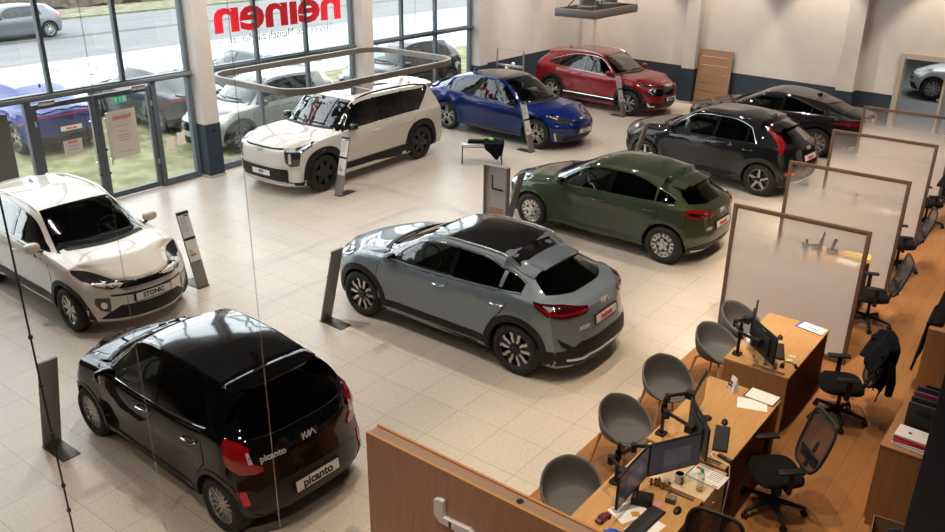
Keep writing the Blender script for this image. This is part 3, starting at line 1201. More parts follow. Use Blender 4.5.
def spec_xceed(pt):
    xr, xf = -2.17, 2.225
    return base('xceed', 'xceed', pt, 2.65, .90, .845, .913, 1.495, .342, .235, cowl=1.14, header=.28,
        top=[(xr, 1.33), (-1.6, 1.37), (-1.2, 1.415), (-.6, 1.46), (-.1, 1.465), (.28, 1.43), (.7, 1.25), (1.14, 1.05), (1.22, 1.03), (1.7, .98), (2.05, .90), (xf, .82)],
        belt=[(xr, 1.05), (-1.3, 1.07), (-.6, 1.03), (.2, 1.0), (.9, .985), (1.5, .93), (2.0, .83), (xf, .73)],
        dxf=[(.18, .10), (.42, 0), (.62, .01), (.76, .06), (.85, .16)],
        dxr=[(.2, .10), (.36, .0), (.50, .0), (.58, .03), (.80, .07), (.97, .10), (1.03, .20), (1.07, .36), (1.30, .76), (1.36, .84)], dlo_end=(-.55, -1.36, .06, 2.4), srear=-.35,
        wins=[(.78, .60, -.22, -.24, 'c'), (-.30, -.30, -1.02, -1.02, 't'), (-1.07, -1.07, -1.34, -1.32, 't')],
        pillars=[[(-.22, 1.05), (-.30, 1.05), (-.31, 1.37), (-.24, 1.38)], [(-1.02, 1.08), (-1.07, 1.08), (-1.07, 1.27), (-1.02, 1.29)]],
        rear_win=('cap', [(-.62, 1.085), (-.3, 1.07), (.3, 1.07), (.62, 1.085), (.54, 1.18), (.46, 1.255), (.25, 1.275), (-.25, 1.275), (-.46, 1.255), (-.54, 1.18)], 1.0),
        doors=(-.26, .98, -1.22), sill=.40, archw=.075, skirt_top=.39, skirt_line=.30, handle=M_CHROME, bright_line=2,
        roof=(.30, -1.16, .86, M_MATTEROOF), rails=(.15, -1.15, M_SILVER), rail_lift=.022, rail_r=.011, fin=(-1.0, M_GLOSSBLK), spoiler=(-1.14, -1.46, .98, .03, pt, .03), handle_z=.90,
        patches=[
            ('tail_light', M_LAMPDK, RL, [(-2.1, .40, .945), (-2.1, .42, .985), (-1.98, .74, 1.03), (-1.60, .86, 1.045), (-1.62, .86, 1.0), (-1.80, .86, .92), (-2.0, .74, .89), (-2.1, .48, .91)], dict(off=.012)),
            ('tail_light_bar', M_LAMPRED, RL, [(-2.1, .43, .948), (-2.08, .60, .93), (-1.96, .78, .922), (-1.82, .86, .935), (-1.66, .86, 1.01), (-1.62, .86, 1.03), (-1.84, .85, .975), (-1.98, .75, .952), (-2.08, .56, .965), (-2.1, .43, .965)], dict(off=.016)),
            ('lower_bumper', M_BLACK, RR, [(-3, -.80, .20), (-3, .80, .20), (-3, .82, .44), (-3, .66, .50), (-3, .52, .575), (-3, -.52, .575), (-3, -.66, .50), (-3, -.82, .44)], dict(both=False, off=.008)),
            ('lower_bumper_corner', M_BLACK, RL, [(-2.1, .50, .22), (-2.1, .50, .555), (-1.98, .76, .48), (-1.68, .87, .45), (-1.68, .87, .22)], dict(off=.0095)),
            ('exhaust_trim', M_SILVER, RR, [(-3, .0, .365), (-3, .40, .365), (-3, .50, .335), (-3, .70, .345), (-3, .70, .375), (-3, .52, .368), (-3, .42, .395), (-3, .0, .395)], dict(off=.016)),
            ('tailgate_recess', mat('tailgate recess', (.012, .012, .013), .4), RR, [(-3, -.32, .60), (-3, .32, .60), (-3, .37, .82), (-3, -.37, .82)], dict(both=False, off=.004)) if False else ('rear_reflector', M_BLACK, RL, [(-2.12, .70, .52), (-2.02, .80, .60), (-1.98, .86, .64), (-2.04, .84, .54), (-2.1, .78, .50)], dict(off=.008)),
            ('headlight', M_HEAD, FL, [(2.2, .46, .76), (2.1, .66, .82), (1.75, .90, .885), (1.85, .90, .80), (2.05, .76, .73), (2.2, .52, .71)], dict(off=.008)),
            ('grille', M_GLOSSBLK, FF, [(3, -.42, .66), (3, .42, .66), (3, .46, .74), (3, -.46, .74)], dict(both=False)),
            ('lower_grille', M_BLACK, FF, [(3, -.7, .26), (3, .7, .26), (3, .6, .46), (3, -.6, .46)], dict(both=False)),
            ('fuel_flap', pt, SD, [(-1.50 + .085 * math.cos(a), 2, .905 + .085 * math.sin(a)) for a in [2 * PI * i / 20 for i in range(20)]], dict(off=.006)),
        ],
        plates=[(-1, 0, .775, .52, .115, 'heinen', M_TXTRED, .10)],
        badges=[(-1, 0, .955, .18, 'logo'), (-1, .45, .74, .06, 'XCEED')], detail=True)

def spec_picanto(pt):
    xr, xf = -1.73, 1.93
    return base('picanto', 'picanto', pt, 2.40, .73, .53, .7975, 1.485, .29, .195, cowl=1.02, header=.32,
        top=[(xr, 1.36), (-1.3, 1.40), (-.9, 1.44), (-.4, 1.465), (.0, 1.46), (.32, 1.42), (.68, 1.225), (1.02, 1.02), (1.1, 1.0), (1.5, .93), (1.72, .85), (xf, .77)],
        belt=[(xr, 1.05), (-1.12, 1.05), (-.9, 1.01), (-.4, .97), (.2, .945), (.8, .94), (1.3, .89), (1.65, .79), (xf, .70)],
        yr=[(xr, .455), (-1., .495), (.0, .52), (.3, .52), (.85, .60), (1.1, .62), (xf, .50)],
        dxf=[(.18, .09), (.4, 0), (.6, .01), (.75, .06), (.82, .14)],
        dxr=[(.2, .12), (.36, .0), (.55, 0.03), (.72, .07), (.90, .10), (1.0, .15), (1.32, .46), (1.38, .50)], dlo_end=(-.5, -1.18, .03, 3.),
        af=.36, ar=.20, screen_yb=.58, screen_yt=.465, seat_x=-.15, cab0=-1.52,
        wins=[(.74, .56, -.13, -.15, 'c'), (-.21, -.21, -1.06, -.93, 't')],
        pillars=[[(-.13, .97), (-.21, .97), (-.215, 1.40), (-.145, 1.40)]],
        rear_win=('cap', [(-.53, 1.03), (.53, 1.03), (.56, 1.08), (.45, 1.28), (.25, 1.30), (-.25, 1.30), (-.45, 1.28), (-.56, 1.08)], .6),
        doors=(-.17, .84, -1.0), sill=.33, archw=.035, skirt=True, skirt_top=.32, clad=mat('dark grey arch plastic', (.03, .03, .032), .45), handle=M_CHROME, handle_z=.86, bright_line=1,
        roof=(.32, -1.0, .93, mat('gloss black roof panel', (.006, .006, .007), .12, 0, 1.)), fin=(-.86, M_GLOSSBLK), spoiler=(-1.04, -1.30, 1.0, .04, pt, .03), roof_seam=-.99,
        patches=[
            ('tail_light', M_LAMPRED, RL, [(-1.62, .53, .735), (-1.59, .60, .725), (-1.50, .69, .74), (-1.40, .76, .82), (-1.36, .76, 1.0), (-1.38, .74, 1.05), (-1.47, .66, 1.02), (-1.53, .60, .97), (-1.55, .595, .84), (-1.62, .53, .78)], dict(off=.014)),
            ('tail_light_lens', M_DRL, RL, [(-1.56, .585, .83), (-1.54, .62, .83), (-1.51, .62, .93), (-1.52, .60, .94)], dict(off=.018)),
            ('rear_reflector', M_RED, RL, [(-1.58, .66, .43), (-1.54, .71, .43), (-1.50, .75, .57), (-1.55, .68, .57)], dict(off=.01)),
            ('lower_bumper', mat('satin black bumper panel', (.012, .012, .013), .35), RR, [(-3, -.52, .33), (-3, .52, .33), (-3, .60, .42), (-3, .56, .56), (-3, .40, .60), (-3, -.40, .60), (-3, -.56, .56), (-3, -.60, .42)], dict(both=False, off=.006)),
            ('headlight', M_HEAD, FL, [(1.80, .40, .76), (1.75, .58, .82), (1.42, .78, .95), (1.45, .78, .82), (1.65, .70, .70), (1.82, .46, .69)], dict(off=.008)),
            ('front_lamp_glow', M_DRL, FL, [(1.78, .46, .735), (1.6, .70, .80), (1.55, .74, .78), (1.76, .52, .72)], dict(off=.012)),
            ('grille', M_GLOSSBLK, FF, [(3, -.36, .62), (3, .36, .62), (3, .40, .69), (3, -.40, .69)], dict(both=False)),
            ('lower_grille', M_BLACK, FF, [(3, -.6, .26), (3, .6, .26), (3, .5, .46), (3, -.5, .46)], dict(both=False)),
            ('logo_plaque', M_GLOSSBLK, RR, [(-3, -.11, .865), (-3, .11, .865), (-3, .10, .935), (-3, -.10, .935)], dict(both=False)),
        ],
        plates=[(-1, 0, .475, .52, .115, 'picanto', M_TXTBLK, .12)],
        badges=[(-1, 0, .90, .15, 'logo'), (-1, .40, .865, .085, 'picanto')])

def spec_ceed(pt):
    xr, xf = -2.005, 2.205
    return base('ceed', 'ceed', pt, 2.65, .88, .68, .90, 1.447, .32, .212, cowl=1.10, header=.26,
        top=[(xr, 1.31), (-1.5, 1.34), (-1.0, 1.385), (-.5, 1.425), (-.05, 1.425), (.26, 1.39), (.7, 1.20), (1.10, 1.0), (1.18, .98), (1.65, .925), (2.0, .84), (xf, .75)],
        belt=[(xr, .99), (-1.3, 1.0), (-.6, .975), (.2, .95), (.9, .93), (1.5, .875), (2.0, .78), (xf, .68)],
        dxf=[(.16, .10), (.4, 0), (.6, .01), (.74, .08), (.82, .18)],
        dxr=[(.2, .16), (.36, .06), (.55, .03), (.78, .07), (.92, .09), (.98, .20), (1.26, .56), (1.31, .62)], dlo_end=(-.5, -1.46, .03, 2.2), srear=-.2,
        wins=[(.80, .60, -.18, -.20, 'c'), (-.26, -.26, -1.08, -1.06, 't'), (-1.11, -1.11, -1.42, -1.40, 't')],
        pillars=[[(-.18, .99), (-.26, .99), (-.27, 1.34), (-.20, 1.35)]],
        rear_win=('cap', [(-.60, 1.02), (-.3, 1.0), (.3, 1.0), (.60, 1.02), (.55, 1.12), (.45, 1.215), (.25, 1.235), (-.25, 1.235), (-.45, 1.215), (-.55, 1.12)], .8),
        doors=(-.22, .96, -1.20), sill=.34, archw=.0, skirt_mat=pt, skirt_top=.30, handle=pt, bright_line=2,
        fin=(-1.12, pt), spoiler=(-1.22, -1.54, .93, .03, pt, .03),
        patches=[
            ('tail_light', M_LAMPRED, RL, [(-2.02, .42, .85), (-2.01, .44, .91), (-1.90, .72, .955), (-1.66, .86, .955), (-1.74, .86, .88), (-1.90, .76, .82), (-2.02, .50, .81)], dict(off=.012)),
            ('tail_light_smoke', M_LAMPDK, RL, [(-2.0, .48, .855), (-1.92, .70, .905), (-1.74, .85, .925), (-1.8, .83, .89), (-1.96, .66, .84)], dict(off=.016)),
            ('lower_bumper', M_BLACK, RR, [(-3, -.80, .20), (-3, .80, .20), (-3, .72, .33), (-3, .50, .38), (-3, -.50, .38), (-3, -.72, .33)], dict(both=False, off=.007)),
            ('exhaust_trim', M_CHROME, RR, [(-3, .44, .255), (-3, .66, .255), (-3, .68, .285), (-3, .42, .285)], dict(off=.014)),
            ('rear_reflector', M_LAMPDK, RL, [(-2.02, .70, .40), (-1.92, .80, .46), (-1.90, .82, .50), (-2.0, .74, .44)], dict(off=.008)),
            ('headlight', M_HEAD, FL, [(2.15, .46, .72), (2.05, .66, .78), (1.72, .88, .84), (1.82, .88, .76), (2.02, .74, .68), (2.16, .52, .66)], dict(off=.008)),
            ('front_lamp_glow', M_DRL, FL, [(2.12, .54, .70), (1.98, .74, .755), (1.95, .76, .72), (2.1, .58, .68)], dict(off=.012)),
            ('grille', M_GLOSSBLK, FF, [(3, -.42, .60), (3, .42, .60), (3, .46, .70), (3, -.46, .70)], dict(both=False)),
            ('lower_grille', M_BLACK, FF, [(3, -.7, .24), (3, .7, .24), (3, .6, .44), (3, -.6, .44)], dict(both=False)),
            ('fuel_flap', pt, SD, [(-1.45 + .085 * math.cos(a), 2, .85 + .085 * math.sin(a)) for a in [2 * PI * i / 20 for i in range(20)]], dict(off=.004)),
        ],
        plates=[(-1, 0, .665, .52, .115, 'heinen', M_TXTRED, .10)], badges=[(-1, 0, .86, .16, 'logo'), (-1, .44, .64, .06, 'CEED')])

def spec_niro(pt):
    xr, xf = -2.05, 2.24
    return base('niro', 'niro', pt, 2.72, .88, .69, .9125, 1.545, .335, .225, cowl=1.16, header=.30,
        top=[(xr, 1.38), (-1.6, 1.42), (-1.1, 1.48), (-.5, 1.52), (0, 1.515), (.30, 1.475), (.72, 1.27), (1.16, 1.045), (1.25, 1.025), (1.7, .985), (2.05, .92), (xf, .84)],
        belt=[(xr, 1.04), (-1.3, 1.04), (-.6, 1.01), (.2, .985), (.9, .965), (1.5, .93), (2.0, .85), (xf, .76)],
        dxf=[(.18, .09), (.42, 0), (.65, .0), (.80, .05), (.9, .15)],
        dxr=[(.2, .14), (.4, .05), (.6, 0), (.85, .08), (1.0, .12), (1.08, .22), (1.34, .56), (1.40, .62)], dlo_end=(-.4, -1.30, .10, 2.6), srear=-.2,
        wins=[(.84, .64, -.20, -.22, 'c'), (-.28, -.28, -.94, -.92, 't'), (-.98, -.97, -1.20, -1.0, 't')],
        pillars=[[(-.20, 1.03), (-.28, 1.03), (-.29, 1.43), (-.22, 1.43)]],
        rear_win=('cap', [(-.54, 1.08), (.54, 1.08), (.52, 1.2), (.44, 1.295), (.25, 1.315), (-.25, 1.315), (-.44, 1.295), (-.52, 1.2)], .85),
        doors=(-.24, 1.0, -1.20), sill=.38, archw=.07, clad=mat('gloss dark arch panel', (.02, .021, .024), .22, .2, .6), skirt_top=.36, handle=pt, bright_line=2,
        fin=(-1.1, M_GLOSSBLK), spoiler=(-1.26, -1.58, .95, .03, pt, .035), squaring=.03,
        patches=[
            ('rear_pillar_panel', M_GLOSSBLK if False else pt, SD, [(-1.28, 2, 1.06), (-1.18, 2, 1.34), (-1.42, 2, 1.34), (-1.66, 2, 1.1)], dict(off=.004)),
            ('tail_light', M_LAMPRED, RL, [(-1.30, .62, 1.35), (-1.42, .60, 1.34), (-1.78, .70, 1.16), (-1.86, .74, 1.09), (-1.80, .83, .92), (-1.72, .86, .89), (-1.74, .84, 1.04), (-1.68, .80, 1.12)], dict(off=.016)),
            ('rear_reflector', M_RED, RL, [(-2.08, .66, .50), (-1.98, .84, .50), (-1.96, .86, .56), (-2.08, .68, .56)], dict(off=.012)),
            ('lower_bumper', M_BLACK, RR, [(-3, -.86, .24), (-3, .86, .24), (-3, .84, .46), (-3, -.84, .46)], dict(both=False, off=.008)),
            ('exhaust_trim', M_SILVER, RR, [(-3, -.6, .28), (-3, .6, .28), (-3, .56, .34), (-3, -.56, .34)], dict(off=.014, both=False)),
            ('lower_bumper_corner', M_BLACK, RL, [(-2.1, .60, .26), (-2.1, .60, .46), (-1.74, .87, .46), (-1.74, .87, .26)], dict(off=.0095)),
            ('headlight', M_HEAD, FL, [(2.15, .62, .92), (1.98, .80, .90), (1.96, .82, .70), (2.1, .70, .66), (2.18, .60, .72)], dict(off=.008)),
            ('front_lamp_glow', M_DRL, FL, [(2.12, .66, .89), (2.0, .78, .87), (2.0, .78, .82), (2.1, .68, .82)], dict(off=.012)),
            ('grille', M_GLOSSBLK, FF, [(3, -.55, .68), (3, .55, .68), (3, .58, .80), (3, -.58, .80)], dict(both=False)),
            ('lower_grille', M_BLACK, FF, [(3, -.72, .26), (3, .72, .26), (3, .66, .5), (3, -.66, .5)], dict(both=False)),
            ('fuel_flap', pt, SD, [(-1.42, 2, .86), (-1.58, 2, .86), (-1.58, 2, .99), (-1.42, 2, .99)], dict(off=.004)),
        ],
        plates=[(-1, 0, .79, .52, .115, 'heinen', M_TXTRED, .10)], badges=[(-1, 0, .97, .16, 'logo')])

def spec_stinger(pt):
    xr, xf = -2.285, 2.185
    return base('stinger', 'stinger', pt, 2.65, .86, .96, .93, 1.385, .345, .24, cowl=1.0, header=.10,
        top=[(xr, .985), (-2.1, 1.015), (-1.88, 1.05), (-1.35, 1.205), (-1.0, 1.295), (-.5, 1.362), (-.15, 1.37), (.10, 1.34), (.55, 1.15), (1.0, .955), (1.08, .94), (1.65, .885), (1.97, .805), (xf, .70)],
        belt=[(xr, .935), (-1.6, .98), (-1.1, .975), (-.4, .945), (.4, .92), (1.0, .90), (1.55, .845), (1.95, .75), (xf, .64)],
        shift=[(xr, 0), (-2.0, 0), (-1.55, -.10), (-.9, -.05), (-.4, 0), (.10, .03), (.55, .12), (.95, .2), (1.3, .03), (xf, 0)],
        yr=[(xr, .56), (-1.9, .53), (-1.1, .53), (-.4, .565), (.10, .57), (.85, .69), (1.08, .73), (xf, .56)], dlo_end=(-.4, -1.45, .05, 2.2),
        dxf=[(.15, .12), (.36, .02), (.55, 0), (.68, .06), (.78, .18)],
        dxr=[(.2, .16), (.4, .05), (.6, .03), (.85, 0), (.96, .03), (1.0, .06)],
        wins=[(.70, .48, -.34, -.36, 'c'), (-.42, -.42, -1.08, -1.06, 't'), (-1.11, -1.09, -1.40, -1.36, 't')],
        pillars=[[(-.34, .965), (-.42, .965), (-.43, 1.28), (-.36, 1.29)]],
        rear_win=('top', [(-1.14, -.38), (-1.14, .38), (-1.45, .43), (-1.76, .46), (-1.80, .3), (-1.80, -.3), (-1.76, -.46), (-1.45, -.43)], 1.0),
        doors=(-.38, .86, -1.22), sill=.31, archw=0., skirt_mat=pt, skirt_top=.28, handle=pt, bright_line=2, fin=(-.98, M_GLOSSBLK), cab0=-1.8, af=.40, header_curve=.2,
        patches=[
            ('tail_light', M_LAMPRED, RL, [(-2.24, .34, .845), (-2.23, .38, .885), (-2.08, .72, .905), (-1.9, .86, .895), (-1.60, .89, .86), (-1.60, .89, .845), (-1.9, .86, .84), (-2.07, .74, .825), (-2.24, .42, .82)], dict(off=.012)),
            ('lower_bumper', M_BLACK, RR, [(-3, -.78, .2), (-3, .78, .2), (-3, .70, .36), (-3, -.70, .36)], dict(both=False)),
            ('exhaust_trim', M_CHROME, RR, [(-3, .46, .255), (-3, .68, .255), (-3, .68, .335), (-3, .46, .335)], dict(off=.014)),
            ('headlight', M_HEAD, FL, [(2.12, .44, .68), (1.98, .66, .74), (1.68, .86, .81), (1.76, .86, .72), (1.98, .70, .64), (2.12, .50, .62)], dict(off=.008)),
            ('front_lamp_glow', M_DRL, FL, [(2.06, .54, .67), (1.92, .72, .725), (1.88, .75, .705), (2.04, .58, .65)], dict(off=.012)),
            ('grille', M_GLOSSBLK, FF, [(3, -.42, .54), (3, .42, .54), (3, .46, .64), (3, -.46, .64)], dict(both=False)),
            ('lower_grille', M_BLACK, FF, [(3, -.66, .22), (3, .66, .22), (3, .58, .42), (3, -.58, .42)], dict(both=False)),
        ],
        plates=[], badges=[(-1, 0, .87, .16, 'logo')])

def spec_stonic(pt):
    xr, xf = -2.02, 2.09
    return base('stonic', 'stonic', pt, 2.58, .80, .73, .88, 1.48, .318, .21, cowl=1.06, header=.22,
        top=[(xr, 1.39), (-1.5, 1.42), (-1.0, 1.455), (-.5, 1.475), (-.05, 1.468), (.22, 1.43), (.64, 1.235), (1.06, 1.04), (1.14, 1.02), (1.6, .98), (1.92, .91), (xf, .82)],
        belt=[(xr, 1.04), (-1.2, 1.04), (-.6, 1.02), (.2, .995), (.9, .98), (1.4, .93), (1.85, .85), (xf, .76)],
        dxf=[(.18, .10), (.40, 0), (.60, .0), (.76, .03), (.86, .11), (.92, .2)],
        dxr=[(.2, .14), (.4, .03), (.6, 0), (.85, .04), (1.0, .08), (1.42, .40)],
        wins=[(.82, .62, -.16, -.18, 'c'), (-.24, -.24, -1.12, -.98, 't')],
        pillars=[[(-.16, 1.03), (-.24, 1.03), (-.25, 1.38), (-.18, 1.38)]],
        rear_win=('cap', [(-.53, 1.08), (.53, 1.08), (.44, 1.34), (-.44, 1.34)], .55),
        doors=(-.20, .92, -1.18), sill=.42, archw=.06, skirt_top=.40, handle=M_SILVER, bright_line=0, rails=(.18, -1.35, M_SILVER), fin=(-1.10, M_GLOSSBLK),
        spoiler=(-1.34, -1.62, .95, .03, pt, .03), mirror_mat=pt,
        patches=[
            ('headlight', M_HEAD, FL, [(1.99, .44, .735), (1.97, .46, .785), (1.84, .64, .835), (1.50, .84, .92), (1.52, .84, .885), (1.70, .82, .80), (1.84, .70, .735), (1.97, .52, .70)], dict(off=.008)),
            ('headlight_reflector', M_DRL, FL, [(1.91, .56, .775), (1.78, .70, .82), (1.76, .72, .805), (1.89, .60, .765)], dict(off=.012)),
            ('grille', M_GLOSSBLK, FF, [(3, -.40, .70), (3, .40, .70), (3, .47, .745), (3, .42, .775), (3, -.42, .775), (3, -.47, .745)], dict(both=False, off=.008)),
            ('plate_panel', M_GLOSSBLK, FF, [(3, -.50, .60), (3, .50, .60), (3, .52, .625), (3, -.52, .625)], dict(both=False, off=.007)),
            ('grille_trim', M_SILVER, FF, [(3, -.38, .685), (3, -.32, .668), (3, .32, .668), (3, .38, .685), (3, .38, .703), (3, .31, .69), (3, -.31, .69), (3, -.38, .703)], dict(both=False, off=.016)),
            ('lower_grille', M_BLACK, FF, [(3, -.62, .26), (3, .62, .26), (3, .56, .35), (3, .42, .46), (3, -.42, .46), (3, -.56, .35)], dict(both=False, off=.008)),
            ('skid_plate', M_SILVER, FF, [(3, -.62, .225), (3, .62, .225), (3, .60, .26), (3, -.60, .26)], dict(both=False, off=.014)),
            ('fog_lamp_housing', M_GLOSSBLK, FL, [(1.98, .60, .58), (1.86, .74, .585), (1.86, .76, .50), (1.90, .72, .40), (1.98, .62, .37), (1.99, .60, .45)], dict(off=.008)),
            ('fog_lamp', M_SILVER, FL, [(1.93 - .0 + .03 * math.cos(a), .665 - .03 * math.cos(a), .475 + .05 * math.sin(a)) for a in [2 * PI * i / 12 for i in range(12)]], dict(off=.014, grid=.05)),
            ('tail_light', M_LAMPRED, RL, [(-1.98, .5, .84), (-1.96, .54, .98), (-1.7, .86, 1.0), (-1.76, .88, .88)], dict(off=.01)),
            ('lower_bumper', M_BLACK, RR, [(-3, -.8, .22), (-3, .8, .22), (-3, .7, .46), (-3, -.7, .46)], dict(both=False)),
        ],
        plates=[(1, 0, .555, .52, .115, 'STONIC', M_TXTBLK, .088)], badges=[(1, 0, .80, .10, 'logo')])

def spec_ev9(pt):
    xr, xf = -2.56, 2.40
    return base('ev9', 'ev9', pt, 3.10, .85, 1.01, .985, 1.72, .388, .262, cowl=1.10, header=.44,
        top=[(xr, 1.64), (-1.9, 1.66), (-1.2, 1.69), (-.4, 1.705), (.1, 1.70), (.44, 1.655), (.76, 1.42), (1.10, 1.18), (1.2, 1.16), (1.75, 1.125), (2.15, 1.07), (xf, 1.0)],
        belt=[(xr, 1.14), (-1.4, 1.13), (-.6, 1.125), (.4, 1.11), (1.0, 1.10), (1.6, 1.07), (2.1, 1.01), (xf, .93)],
        wf=[(xr, .965), (-1.55, 1.), (0, 1.), (1.55, 1.), (xf, .965)],
        yr=[(xr, .65), (-1.5, .69), (.4, .69), (1.0, .78), (1.25, .81), (xf, .72)],
        shift=[(xr, 0), (.1, 0), (.44, .03), (.75, .1), (1.06, .14), (1.4, .03), (xf, 0)],
        dxf=[(.2, .09), (.42, .0), (.85, .01), (.98, .05), (1.06, .14)],
        dxr=[(.2, .12), (.45, .0), (1.0, .04), (1.2, .08), (1.66, .30)],
        af=.30, ar=.20, pf=4.0, pr=5., tum=.035, bulge=.012, flare=.03, screen_yb=.77, screen_yt=.63, cowl_curve=.24,
        wins=[(.88, .66, -.12, -.14, 'c'), (-.20, -.20, -1.04, -1.06, 't'), (-1.12, -1.14, -1.46, -1.98, 't')],
        pillars=[[(-.12, 1.15), (-.20, 1.15), (-.21, 1.62), (-.14, 1.62)], [(-1.04, 1.155), (-1.12, 1.155), (-1.14, 1.61), (-1.06, 1.61)], [(.96, 1.10), (.86, 1.14), (.62, 1.42), (.46, 1.60), (.50, 1.62), (.80, 1.36)]],
        rear_win=('cap', [(-.62, 1.2), (.62, 1.2), (.57, 1.56), (-.57, 1.56)], .5),
        doors=(-.16, .98, -1.30), sill=.47, archw=.11, squaring=.05, clad=M_BLACK, skirt_top=.45, handle=pt, handle_z=.98, bright_line=0, rails=(.30, -2.0, M_BLACK), a_pillar=M_GLOSSBLK,
        roof=None, mirror_mat=M_GLOSSBLK, seat=M_SEATL, seat_x=.05,
        spoiler=(-2.12, -2.42, .95, .05, pt, .04), fin=None,
        patches=[
            ('black_pillar', M_GLOSSBLK, SD, [(1.10, 2, 1.115), (1.22, 2, 1.115), (.80, 2, 1.66), (.72, 2, 1.67), (.84, 2, 1.5)], dict(off=.005)) if False else ('window_pillar', M_GLOSSBLK, SD, [(-1.46, 2, 1.16), (-1.50, 2, 1.14), (-2.14, 2, 1.60), (-1.98, 2, 1.61)], dict(off=.004)),
            ('headlight', M_HEAD, FL, [(2.34, .64, .95), (2.20, .82, .97), (1.80, .94, 1.07), (1.86, .94, 1.01), (2.14, .90, .90), (2.18, .88, .66), (2.28, .74, .64), (2.34, .66, .72)], dict(off=.01)),
            ('headlight_reflector', M_DRL, FL, [(2.29, .70, .90), (2.26, .74, .90), (2.26, .74, .70), (2.29, .70, .70)], dict(off=.014)),
            ('front_light_line', M_DRL, FL, [(2.18, .84, .935), (1.90, .94, 1.04), (1.90, .94, 1.02), (2.17, .85, .91)], dict(off=.014)),
            ('hood_slit', M_BLACK, FF, [(3, -.54, .955), (3, .54, .955), (3, .54, .985), (3, -.54, .985)], dict(both=False, off=.006)),
            ('grille', M_BLACK, FF, [(3, -.66, .32), (3, .66, .32), (3, .68, .50), (3, .66, .60), (3, -.66, .60), (3, -.68, .50)], dict(both=False, off=.008)),
            ('grille_trim', M_SILVER, FF, [(3, -.70, .59), (3, .70, .59), (3, .70, .62), (3, -.70, .62)], dict(both=False, off=.024)),
            ('fog_lamp_frame', M_SILVER, FL, [(2.28, .74, .60), (2.16, .89, .60), (2.16, .89, .32), (2.28, .74, .32)], dict(off=.016)),
            ('fog_lamp', M_DRL, FL, [(2.255, .77, .57), (2.185, .86, .57), (2.185, .86, .35), (2.255, .77, .35)], dict(off=.022)),
            ('skid_plate', M_SILVER, FF, [(3, -.74, .235), (3, .74, .235), (3, .74, .30), (3, -.74, .30)], dict(both=False, off=.016)),
            ('lower_bumper', M_BLACK, FL, [(2.40, .70, .24), (2.40, .70, .31), (2.1, .97, .33), (2.0, .99, .33), (2.0, .99, .24)], dict(off=.012)),
            ('tail_light', M_LAMPRED, RL, [(-2.45, .78, .75), (-2.4, .86, .75), (-2.38, .80, 1.5), (-2.44, .72, 1.5)], dict(off=.01)),
            ('lower_bumper', M_BLACK, RR, [(-3, -.9, .24), (-3, .9, .24), (-3, .86, .6), (-3, -.86, .6)], dict(both=False)),
            ('roof_glass', M_HEAD, TOP, [(.22, .46, 2), (-.42, .46, 2), (-.42, -.46, 2), (.22, -.46, 2)], dict(both=False, off=.008)),
            ('roof_glass', M_HEAD, TOP, [(-.52, .46, 2), (-1.25, .46, 2), (-1.25, -.46, 2), (-.52, -.46, 2)], dict(both=False, off=.008)),
        ],
        plates=[(1, 0, .46, .52, .115, 'EV9', M_TXTBLK, .085)], badges=[(1, 0, .90, .16, 'logo')])

